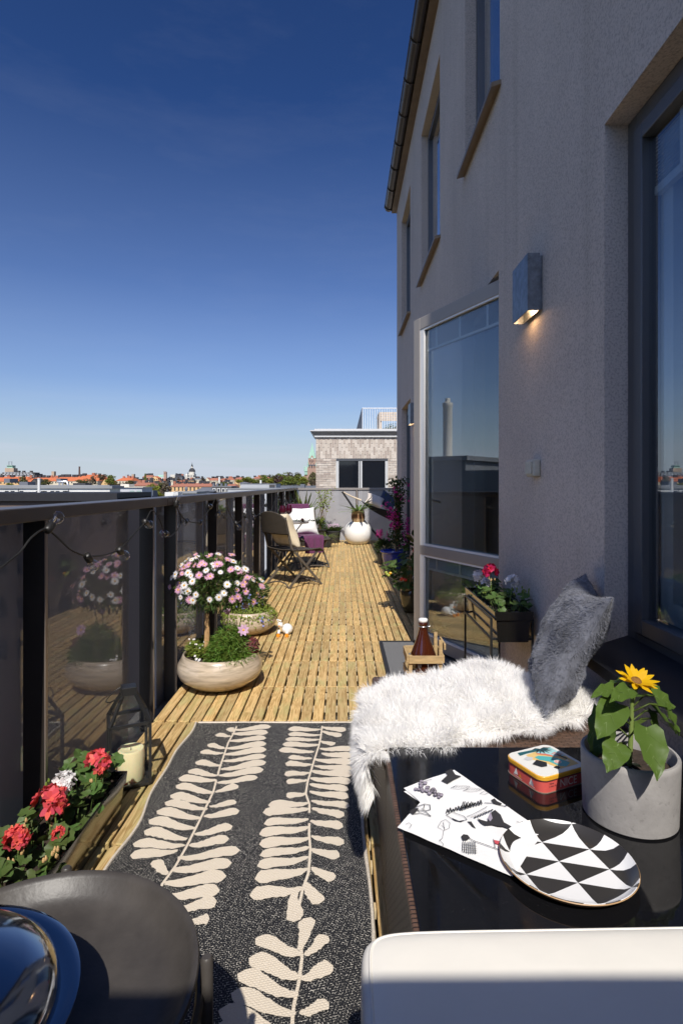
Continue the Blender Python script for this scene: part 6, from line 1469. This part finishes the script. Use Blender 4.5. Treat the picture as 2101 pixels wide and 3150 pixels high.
for (x0, x1, y1, y0, mt, lb) in ((13,31,1472,1485,'slate','grey ventilation box on the white block roof at far left'),(60,86,1482,1494,'slate','wide dark ventilation hood on the white block roof'),(174,187,1472,1482,'slate','grey vent box above the cream facades'),(225,263,1486,1494,'black','dark sloping roof hatch on the white block')):
    slab('roof_vent', lb, 'vent', x0, x1, y1, y0, 98, 2.5, mt, 'roof vents', base=1)
fl = thing('white_flue', 'slim white flue pipe standing on the dark parapet roof', 'chimney', (PX(120.5,1517,43).x, 43, .3)); m = MB(); m.lathe([(.10,0),(.10,PX(0,1474,43).z-.3),(.12,PX(0,1474,43).z-.28),(.12,PX(0,1471,43).z-.3)], 12); m.build('pipe', C['white'], fl)
du = thing('silver_duct', 'shiny silver ventilation duct on the white block roof', 'duct', (PX(193,1488,97).x, 97, zt)); m = MB(); c0 = PX(178,1482,97)-Vector(du.location); c1 = PX(207,1482,97)-Vector(du.location)
m.tube([(c0.x,0,c0.z),(c1.x,0,c1.z),(c1.x+.2,0,-.0)], .22, 10); m.tube([(c0.x+.3,0,c0.z),(c0.x+.3,0,0)], .18, 8); m.tube([(0,0,c0.z),(0,0,0)], .15, 8); m.build('pipe', pm('bright_duct', (.6,.6,.62), .3, metal=.8), du, smooth=60)
G1 = thing('grey_panel_block', 'pale grey panelled block with two green blinds', 'building', (-38, 112, GZ))
a, b = PX(361, 1500, 110), PX(437, 1500, 110)
m = MB(); m.box(a.x, b.x, 110, 116, GZ, a.z); m.build('wall', cm('pale_panel', (.50,.51,.53)), G1, world=True)
m = MB(); m.box(a.x-.3, b.x+.3, 109.7, 116.3, a.z+.01, a.z+.12); c0, c1 = PX(371,1489,112), PX(397,1498,112); m.box(c0.x, c1.x, 112, 115, a.z+.121, c0.z); m.build('roof', C['stone'], G1, world=True)
for x0, x1 in ((400,414),(421,434)):
    m = MB(); p, q = PX(x0,1509,110), PX(x1,1523,110); m.box(p.x, q.x, 109.93, 110.05, q.z, p.z); m.build('window', cm('green_blind', (.30,.40,.36)), G1, world=True)
slab('blue_grey_shed', 'small blue-grey roof box beside the pale panelled block', 'building', 459, 471, 1509, 1530, 118, 3, 'slate')
slab('white_roof_box', 'white rendered roof box just above the railing', 'building', 507, 548, 1514, 1530, 58, 4, 'white')
house_px('white gabled dormer with grey roof beside the white roof box', 548, 600, 1518, 1512, 60, 5, 'white', 'sheet', flat=True)
house_px('low blue-grey sheet roof with a round vent below the orange block', 598, 655, 1512, 1499, 120, 10, 'slate', 'slate')
vt = thing('ball_vent', 'grey onion-shaped ventilator in front of the orange block', 'vent', (PX(573,1515,62).x, 62, PX(573,1518,62).z)); m = MB(); s = 62/1750
m.lathe([(4*s,0),(3*s,8*s),(5*s,11*s),(5.2*s,16*s),(3.5*s,20*s),(0,21.5*s)], 14); m.build('cowl', C['slate'], vt, smooth=60)
dk = house_px('dark facade with four white-framed windows', 652, 712, 1497, 1495, 122, 6, 'dark', 'sheet', flat=True, over=.05)
for x in (659, 673, 687, 700):
    p, q = PX(x-5,1502,122), PX(x+5,1514,122); m = MB(); m.box(p.x, q.x, 121.9, 122.02, q.z, p.z); f = m.build('window', C['white'], dk, world=True)
    m = MB(); m.box(p.x+.14, q.x-.14, 121.86, 121.95, q.z+.1, p.z-.14); m.build('pane', C['pane'], f).location = -Vector(dk.location)
for x in (657, 668, 681, 694): slab('roof_stack', 'dark rooftop ventilation stack on the dark facade, %s' % {657:'leftmost of four',668:'second from the left',681:'third from the left',694:'rightmost of four'}[x], 'vent', x-3, x+3, 1487, 1496, 123, 1, 'slate', 'rooftop stacks', base=1)
house_px('grey sheet-metal hall with a louvre high on its wall', 740, 848, 1489, 1487, 150, 12, 'grey', 'slate', flat=True, over=.1)
slab('roof_louvre', 'dark louvre panel on the grey metal hall', 'vent', 828, 846, 1491, 1498, 149.8, .15, 'dark', base=1)
house_px('flat grey roof stretching below the metal hall', 700, 905, 1506, 1502, 118, 14, 'grey', 'sheet', flat=True, over=.1)
house_px('low dark roof below the wooded hill', 850, 985, 1501, 1494, 170, 10, 'slate', 'slate', flat=True, over=.1)
house_px('small grey roof block beside the brick house corner', 924, 936, 1500, 1489, 140, 4, 'slate', 'slate', flat=True, over=.05)
# orange block and the left-hand red roofs
ob = house_px('ochre apartment block with long red roof', 520, 652, 1497, 1486, 230, 14, 'ochre', 'tile2', win=11, rows=2, chim=9)
G_ = 'red tiled roofs on the left'
house_px('long orange roof at the far left edge over ochre wall', -60, 78, 1481, 1466, 380, 22, 'ochre', 'tile', win=12, chim=6, group=G_)
house_px('orange roof between the two round trees on the left', 78, 178, 1482, 1467, 372, 22, 'cream', 'tile', win=8, chim=7, group=G_)
house_px('orange roof over a cream wall left of the tall chimney', 158, 246, 1480, 1465, 350, 20, 'cream', 'tile', win=9, chim=8, group=G_)
house_px('tall orange gable roof at the foot of the chimney stack', 225, 300, 1480, 1460, 345, 24, 'cream', 'tile', chim=3, group=G_)
house_px('bright orange hipped roof right of the big round tree', 356, 402, 1479, 1469, 420, 22, 'cream', 'tile', win=5, chim=3, group=G_)
house_px('small orange roof over a yellow wall between the trees', 312, 332, 1489, 1474, 290, 12, 'ochre', 'tile', gable=True, group=G_)
house_px('dark gabled house among the left-hand trees', 97, 115, 1482, 1473, 300, 8, 'dark', 'black', gable=True)
house_px('brown-red roof right of centre trees', 408, 462, 1494, 1483, 260, 14, 'tan', 'tile2', chim=3, group=G_)
house_px('low red roof strip below the black roofs', 420, 442, 1484, 1477, 420, 12, 'tan', 'tile2', group=G_)
# terraced dark block with tower at far left
tb = thing('terraced_tower_block', 'dark stepped block with a tower on the far left skyline', 'building', (PX(50,1467,640).x, 640, GZ)); m = MB()
for i, (x0, x1, y) in enumerate(((-14,110,1462),(2,108,1457),(8,103,1453))):
    p, q = PX(x0,y,640+i*3), PX(x1,y,640+i*3); m.box(p.x, q.x, 640+i*3, 660, GZ, p.z)
m.build('wall', C['dark'], tb, world=True)
for i, (x0, x1, y) in enumerate(((2,106,1464),(8,104,1459),(12,100,1455))):
    for k in range(9): m = MB(); xa = x0+(x1-x0)*k/9; p, q = PX(xa+1,y-1.0,639.5+i*3), PX(xa+(x1-x0)/9-2,y+1.8,639.5+i*3); m.box(p.x, q.x, 639.6+i*3, 639.9+i*3, q.z, p.z); m.build('balcony_glass', C['grey'], tb, world=True)
m = MB(); p, q = PX(19,1440,650), PX(46,1452,650); m.box(p.x, q.x, 648, 656, q.z, p.z); m.build('tower', C['tan'], tb, world=True)
m = MB(); p, q = PX(24,1433,650), PX(41,1440,650); m.box(p.x, q.x, 649, 655, q.z-.3, p.z); p, q = PX(22.5,1431.5,650), PX(41.5,1433,650); m.box(p.x, q.x, 648, 655, q.z, p.z); m.build('tower_lantern', C['copper'], tb, world=True)
m = MB()
for x in (28, 37): p, q = PX(x,1420,650), PX(x,1432,650); m.box(p.x-.2, p.x+.2, 650, 650.4, q.z, p.z)
p, q = PX(26,1420.5,650), PX(39,1420.5,650); m.box(p.x, q.x, 650, 650.3, p.z-.2, p.z+.1); m.build('antenna_frame', C['slate'], tb, world=True)
for i, x in enumerate((57,72,95)): m = MB(); p, q = PX(x-3,1448,652), PX(x+3,1453,652); m.box(p.x, q.x, 652, 655, q.z, p.z); m.build('roof_box', C['dark'], tb, world=True)
slab('square_tower', 'small tan brick tower on the skyline left of the chimney', 'tower', 159, 167, 1450, 1470, 600, 4, 'tan')
ch = thing('chimney_stack', 'tall slim dark brick chimney on the left skyline', 'chimney', (PX(245,1468,420).x, 420, GZ)); m = MB(); hh = PX(245,1435,420).z-GZ; m.lathe([(.75,0),(.70,hh-6),(.55,hh-.8),(.62,hh-.6),(.62,hh)], 12); m.build('shaft', cm('soot_brick', (.10,.06,.05)), ch)
# far rows of dark roofs
r = random.Random(17); nrow = 0
spots_ = []
for k in range(30):
    x = 395+k*12.6+r.uniform(-3,3); w = r.uniform(14,26); y = (1470,1474,1478,1482)[(k*3+k//4)%4]+r.uniform(-1.5,1.5)
    if x > 770: break
    spots_.append((x, w, y))
ORD = ['first','second','third','fourth','fifth','sixth','seventh','eighth','ninth','tenth']; cnt = {}
for i, (x, w, y) in enumerate(spots_):
    Y = 1000-(y-1468)*36; rw = min(3, max(0, round((y-1470)/4))); cnt[rw] = cnt.get(rw, -1)+1
    wl_ = r.choice(['cream','tan','grey','cream','ochre']); rf_ = r.choice(['black','black','slate','black','black'])
    house_px('%s house, %s roof, %s from left in the %s row of dark roofs' % (wl_, rf_, ORD[cnt[rw]], ['topmost','second','third','lowest'][rw]), x, x+w, y+r.uniform(3,5), y, Y, 14, wl_, rf_, win=4, chim=3, group='dark roofs crowding below the domed church')
house_px('peach gabled house on the hillside left of the brick tower', 466, 486, 1471, 1465, 800, 16, 'ochre', 'tile', gable=True, win=3)
house_px('wide pale pink palace on the hillside', 438, 470, 1468, 1461, 880, 16, 'cream', 'tile2', win=8, chim=3)
house_px('pale green-roofed house on the hill crest', 482, 504, 1467, 1461, 900, 14, 'white', 'copper', win=4)
house_px('cream house on the crest beside the brick tower', 525, 538, 1467, 1460, 900, 12, 'cream', 'stone', flat=True, win=3)
house_px('dark wooded-looking block on the crest', 538, 561, 1468, 1461, 905, 14, 'slate', 'black', chim=4)
house_px('grey tower flats far on the horizon, left one', 386, 392, 1461, 1460, 1700, 12, 'grey', 'grey', flat=True, name='tower_flats', over=.1)
house_px('grey tower flats far on the horizon, right one', 405, 412, 1459, 1458, 1700, 12, 'tan', 'grey', flat=True, name='tower_flats', over=.1)
house_px('cream gable with red roof right of the domed church', 629, 645, 1477, 1470, 620, 14, 'cream', 'tile2', gable=True, win=2)
house_px('red roof beside the cream gable', 645, 670, 1478, 1469, 622, 14, 'cream', 'tile2', win=5, chim=3)
house_px('long low red roof in the middle distance', 676, 720, 1477, 1471, 640, 14, 'cream', 'tile2', win=8, chim=4)
house_px('red roof half hidden by trees near the centre', 722, 748, 1476, 1468, 600, 14, 'ochre', 'tile2', win=5, chim=2)
house_px('long red roof above the green trees', 778, 828, 1472, 1466, 560, 14, 'tan', 'tile2', win=6, chim=4)
house_px('dark maroon roof behind the four white windows', 695, 723, 1497, 1488, 200, 8, 'tan', 'tile2', chim=1)
slab('white_flue_block', 'slim white chimney block among the dark roofs', 'chimney', 672, 676.5, 1467, 1486, 500, 2, 'white')
slab('white_stub_flue', 'short white flue on the grey metal hall', 'chimney', 799, 804, 1477, 1488, 156, .6, 'white', base=1)
# domed church
dc = thing('domed_church', 'white domed church with dark lantern spire on the skyline', 'church', (PX(591,1470,950).x, 950, GZ)); s = 950/1750
zc = PX(591,1471,950).z-GZ
m = MB(); m.box(-12*s,13*s,-5,5,0,zc+4*s); m.box(-8*s,9*s,-7,7,0,zc+13*s); m.lathe([(9.5*s,zc+4*s),(9.5*s,zc+20*s)], 16); m.lathe([(10*s,0),(10*s,zc+9*s),(7*s,zc+13*s),(0,zc+14*s)], 14, (-12*s,0,0)); m.build('wall', C['stone'], dc)
m = MB(); m.lathe([(10*s,zc+20*s),(9.6*s,zc+23*s),(8*s,zc+27*s),(5*s,zc+30*s),(3.4*s,zc+31*s),(0,zc+31.2*s)], 16); m.build('dome', C['black'], dc, smooth=60)
m = MB(); m.lathe([(3*s,zc+31*s),(3*s,zc+36*s),(3.6*s,zc+36.4*s)], 10); m.build('lantern', C['stone'], dc)
m = MB(); m.lathe([(3.4*s,zc+36.4*s),(2.2*s,zc+39*s),(1.5*s,zc+42*s),(.5*s,zc+45*s),(.15*s,zc+50*s),(0,zc+50.2*s)], 8); m.build('spire', C['black'], dc)
for x in (-7,-2,3,8): m = MB(); m.box((x-1)*s,(x+1)*s,-7.1,-6.9,zc+4*s,zc+9*s); m.build('window', C['pane'], dc)
for x in (-10,10): m = MB(); m.lathe([(1.6*s,zc+4*s),(1.6*s,zc+14*s),(1.9*s,zc+15*s),(.6*s,zc+18*s),(0,zc+20*s)], 8, (x*s,-5,0)); m.build('corner_turret', C['slate'], dc)
bt2 = thing('brick_church_tower', 'square red brick tower left of the domed church', 'tower', (PX(509,1463,820).x, 820, GZ)); s = 820/1750; zt2 = PX(509,1452,820).z-GZ
m = MB(); m.box(-4*s,4*s,-2,2,0,zt2); m.build('wall', C['brick'], bt2)
for x in (-4,-1.6,.8,3.2): m = MB(); m.box(x*s,(x+1)*s,-2,-1,zt2,zt2+2*s); m.build('merlon', C['brick'], bt2)
for x in (-2,1): m = MB(); m.box(x*s,(x+1.2)*s,-2.1,-1.9,zt2-6*s,zt2-2*s); m.build('window', C['pane'], bt2)
# green-spired brick church
gs = thing('spired_church', 'red brick church tower with tall green copper spire beside the brick house', 'church', (PX(960,1470,430).x, 430, GZ)); s = 430/1750; z0 = PX(960,1430,430).z-GZ; z1 = PX(960,1410,430).z-GZ; za_ = PX(960,1360,430).z-GZ
m = MB(); m.box(-11.5*s,11.5*s,-11*s,11*s,0,z1); m.box(-14*s,14*s,-13*s,13*s,0,z0-8*s); m.box(-25*s,18*s,-10*s,40*s,0,z0-34*s); m.build('wall', C['brick'], gs)
m = MB()
for k in range(4):
    a0 = rad(45+90*k); a1 = rad(135+90*k); q = 16.5*s
    m.add([(q*math.cos(a0),q*math.sin(a0),z1),(q*math.cos(a1),q*math.sin(a1),z1),(3.2*s*math.cos(a1),3.2*s*math.sin(a1),za_-14*s),(3.2*s*math.cos(a0),3.2*s*math.sin(a0),za_-14*s),(0,0,za_)], [(0,1,2,3),(3,2,4)])
m.build('spire', C['copper'], gs)
for sx in (-1,1):
    for sy in (-1,1): m = MB(); m.lathe([(2*s,z0-8*s),(2*s,z0+3*s),(0,z0+11*s)], 6, (sx*12.5*s, sy*11.5*s, 0)); m.build('pinnacle', C['copper'], gs)
m = MB(); m.add([(-7*s,-11.2*s,z1),(7*s,-11.2*s,z1),(0,-11.2*s,z1+9*s),(-7*s,-6*s,z1),(7*s,-6*s,z1),(0,-3*s,z1+9*s)], [(0,1,2),(0,2,5,3),(1,4,5,2)]); m.build('clock_gable', C['brick'], gs)
m = MB(); m.lathe([(2.1*s,0),(2.1*s,.15)], 16); o = m.build('clock_face', C['white'], gs); o.location = (0,-11.25*s,z1-1*s); o.rotation_euler = (rad(90),0,0)
for i, (x, zz, w, h) in enumerate(((-7,-9,2.2,7),(-2,-10,2.2,8),(3,-9,2.2,7),(-9,-26,2.5,9),(-2,-26,3,10),(6,-26,2.5,9),(-4,-17,1.5,4),(4,-17,1.5,4))): m = MB(); m.box(x*s,(x+w)*s,-13.2*s if zz < -20 else -11.2*s,-13*s if zz < -20 else -11.0*s,z1+(zz-h*.5)*s,z1+(zz+h*.5)*s); m.build('window', C['pane'], gs)
m = MB(); m.box(-25*s,-23*s,-10.5*s,-9*s,z0-20*s,z0-2*s); m.box(-22.9*s,-14.2*s,-9*s,-5*s,z0-30*s,z0-20*s); m.add([(-22.9*s,-10.6*s,z0-20*s),(-14.1*s,-10.6*s,z0-20*s),(-15*s,-6*s,z0-6*s),(-21*s,-6*s,z0-6*s)], [(0,1,2,3)]); m.build('side_roof', C['copper'], gs)
m = MB(); m.box(-11.8*s,11.8*s,-11.4*s,-11.05*s,z0-3*s,z0+.5*s); m.build('dark_band', C['slate'], gs)

# ------------------------------------------------------------------ trees
def crown_mesh(seed, n, mat_, sparse=False):
    r = random.Random(seed); m = MB(); lobes = []
    for i in range(11): v = ellip(r, .0); lobes.append((Vector((v.x*.62, v.y*.55, v.z*.60)), r.uniform(.30,.46)))
    for i in range(n):
        c, R = r.choice(lobes); v = ellip(r, .55); p = c+v*R
        m.card(p, v+Vector((r.gauss(0,.5), r.gauss(0,.5), .3+r.gauss(0,.5))), r.uniform(.13,.24), r.uniform(.09,.17), r)
    o = m.build('crown', mat_); me = o.data; bpy.data.objects.remove(o); return me
lv = {'green': leafmat('spring_crown', (.16,.19,.035), .4, .3), 'lime': leafmat('lime_crown', (.24,.25,.03), .35, .35), 'brown': leafmat('budding_brown_crown', (.115,.085,.05), .4, .2), 'purple': leafmat('purple_brown_crown', (.085,.045,.035), .4, .2), 'olive': leafmat('olive_crown', (.12,.12,.04), .4, .25)}
CR = {k: [crown_mesh(10+i*3+len(k), 900 if k != 'brown' else 520, v) for i in range(2)] for k, v in lv.items()}
tkm = MB(); tkm.tube([(0,0,-.2),(0.02,0,.5),(0,0,1)], [.06,.045,.02], 6)
for a in (0,2.1,4.2): tkm.tube([(0,0,.7),(math.cos(a)*.2,math.sin(a)*.2,.9),(math.cos(a)*.35,math.sin(a)*.35,1.03)], [.03,.02,.006], 5)
tko = tkm.build('trunk', twig); trunk_me = tko.data; bpy.data.objects.remove(tko)
def tree(px, ytop, ybot, wpx, Y, kind, label, i=0):
    top_, bot = PX(px, ytop, Y), PX(px, ybot, Y); H = top_.z-bot.z; w = wpx*Y/1750/2; R = H*.5
    t = thing('tree', label, 'tree', (top_.x, Y, GZ), 0, 'trees among the roofs')
    o = inst('crown', CR[kind][i % 2], t, (0,0,(top_.z+bot.z)/2-GZ), (0,0,px*1.7), (w*1.02, w*1.02, R*1.02))
    inst('trunk', trunk_me, t, (0,0,0), (0,0,px), (w, w, max(1, (top_.z+bot.z)/2-GZ)))
TR = [(690,1482,1498,60,240,'green','low green trees behind the four white windows'),(735,1472,1488,36,420,'lime','lime tree left of the metal hall'),(400,1476,1494,40,300,'olive','olive trees right of the orange hipped roof'),(200,1474,1492,30,330,'olive','small olive tree before the cream facade'),(72,1463,1494,44,300,'olive','round olive tree between the orange roofs at the left'),(30,1484,1496,26,250,'lime','low yellow-lime bush at the far left'),(143,1472,1494,46,280,'olive','second round tree right of the white flue'),(255,1470,1496,50,300,'olive','bushy tree in front of the chimney foot'),(285,1462,1494,40,320,'brown','bare brownish tree behind the grey roofs'),(312,1453,1480,44,330,'brown','tall leafless tree beside the big round one'),(340,1459,1496,54,280,'green','big round green tree left of centre'),(375,1482,1500,60,220,'brown','brown budding shrubs below the orange hipped roof'),(447,1455,1484,13,620,'green','slim poplar among the dark roofs'),(470,1484,1524,52,170,'lime','bright lime tree beside the grey block'),(512,1476,1524,54,160,'brown','big brown budding tree left of the ochre block'),(496,1478,1512,40,175,'olive','olive tree behind the brown budding tree'),(550,1468,1480,26,520,'brown','small brown tree among the black roofs'),(625,1466,1482,24,560,'brown','small brown tree under the copper roof'),(488,1506,1530,40,130,'lime','lime bush low behind the railing')]
for i, a in enumerate(TR): tree(*a, i)
WD = [(762,1466,1484,34,'lime','low lime tree at the left end of the wood'),(785,1472,1490,50,'green','green tree below the red roof strip'),(815,1462,1486,42,'green','green tree left of the purple one'),(833,1471,1490,28,'lime','small bright lime tree in front of the wood'),(855,1462,1490,34,'purple','purple-brown tree in the middle of the wood'),(868,1452,1484,40,'green','tall green tree at the top of the wood'),(892,1453,1486,36,'brown','brown tree at the crest of the wood'),(905,1460,1492,46,'green','broad green tree in the wood'),(880,1470,1492,34,'green','darker green tree low in the wood'),(915,1453,1476,30,'olive','olive tree at the crest of the wood'),(932,1464,1492,34,'lime','lime tree left of the spired church'),(945,1452,1478,30,'olive','olive tree in front of the church porch'),(962,1452,1496,34,'olive','olive tree right before the brick house corner'),(925,1478,1496,40,'green','green bush at the foot of the wood'),(855,1484,1496,30,'lime','lime bush at the lower edge of the wood'),(968,1470,1500,28,'brown','brown tree beside the brick house'),(800,1478,1494,30,'olive','olive bush left in the wood'),(840,1460,1482,30,'olive','olive tree behind the purple one')]
for i, (px, yt, yb, w, kd, lb) in enumerate(WD): tree(px, yt-3, yb+3, w*1.35, 330+(1496-yb)*7, kd, lb, i)

# ------------------------------------------------------------------ block across the street to the left (seen in the door glass)
nb = thing('chimney_block', 'grey block with a tall pale chimney across the street on the left', 'building', (-37, 22, GZ))
m = MB(); m.box(-44,-34,22.4,40,GZ,2.95); m.box(-44,-33.7,22.1,40.2,2.96,3.3); m.box(-44,-34,10,22.38,GZ,2.2); m.build('wall', cm('dark_grey_facade', (.16,.16,.165)), nb, world=True)  # walls in plain dark grey
m = MB(); m.lathe([(.36,3.3),(.36,7.2),(.40,7.25),(.40,7.55),(.2,7.6),(.2,7.9)], 18, (-35.2,24.6,0)); m.build('chimney', cm('pale_chimney', (.62,.56,.47)), nb, world=True, smooth=50)
for i in range(6):
    for k in range(5): m = MB(); y = 24+i*2.4; m.box(-34.02,-33.96,y,y+1.2,1.2-k*3.2,2.6-k*3.2) if False else m.box(-34.02,-33.96,y,y+1.2,-.9-k*3.2,.6-k*3.2); m.build('window', C['pane'], nb, world=True)
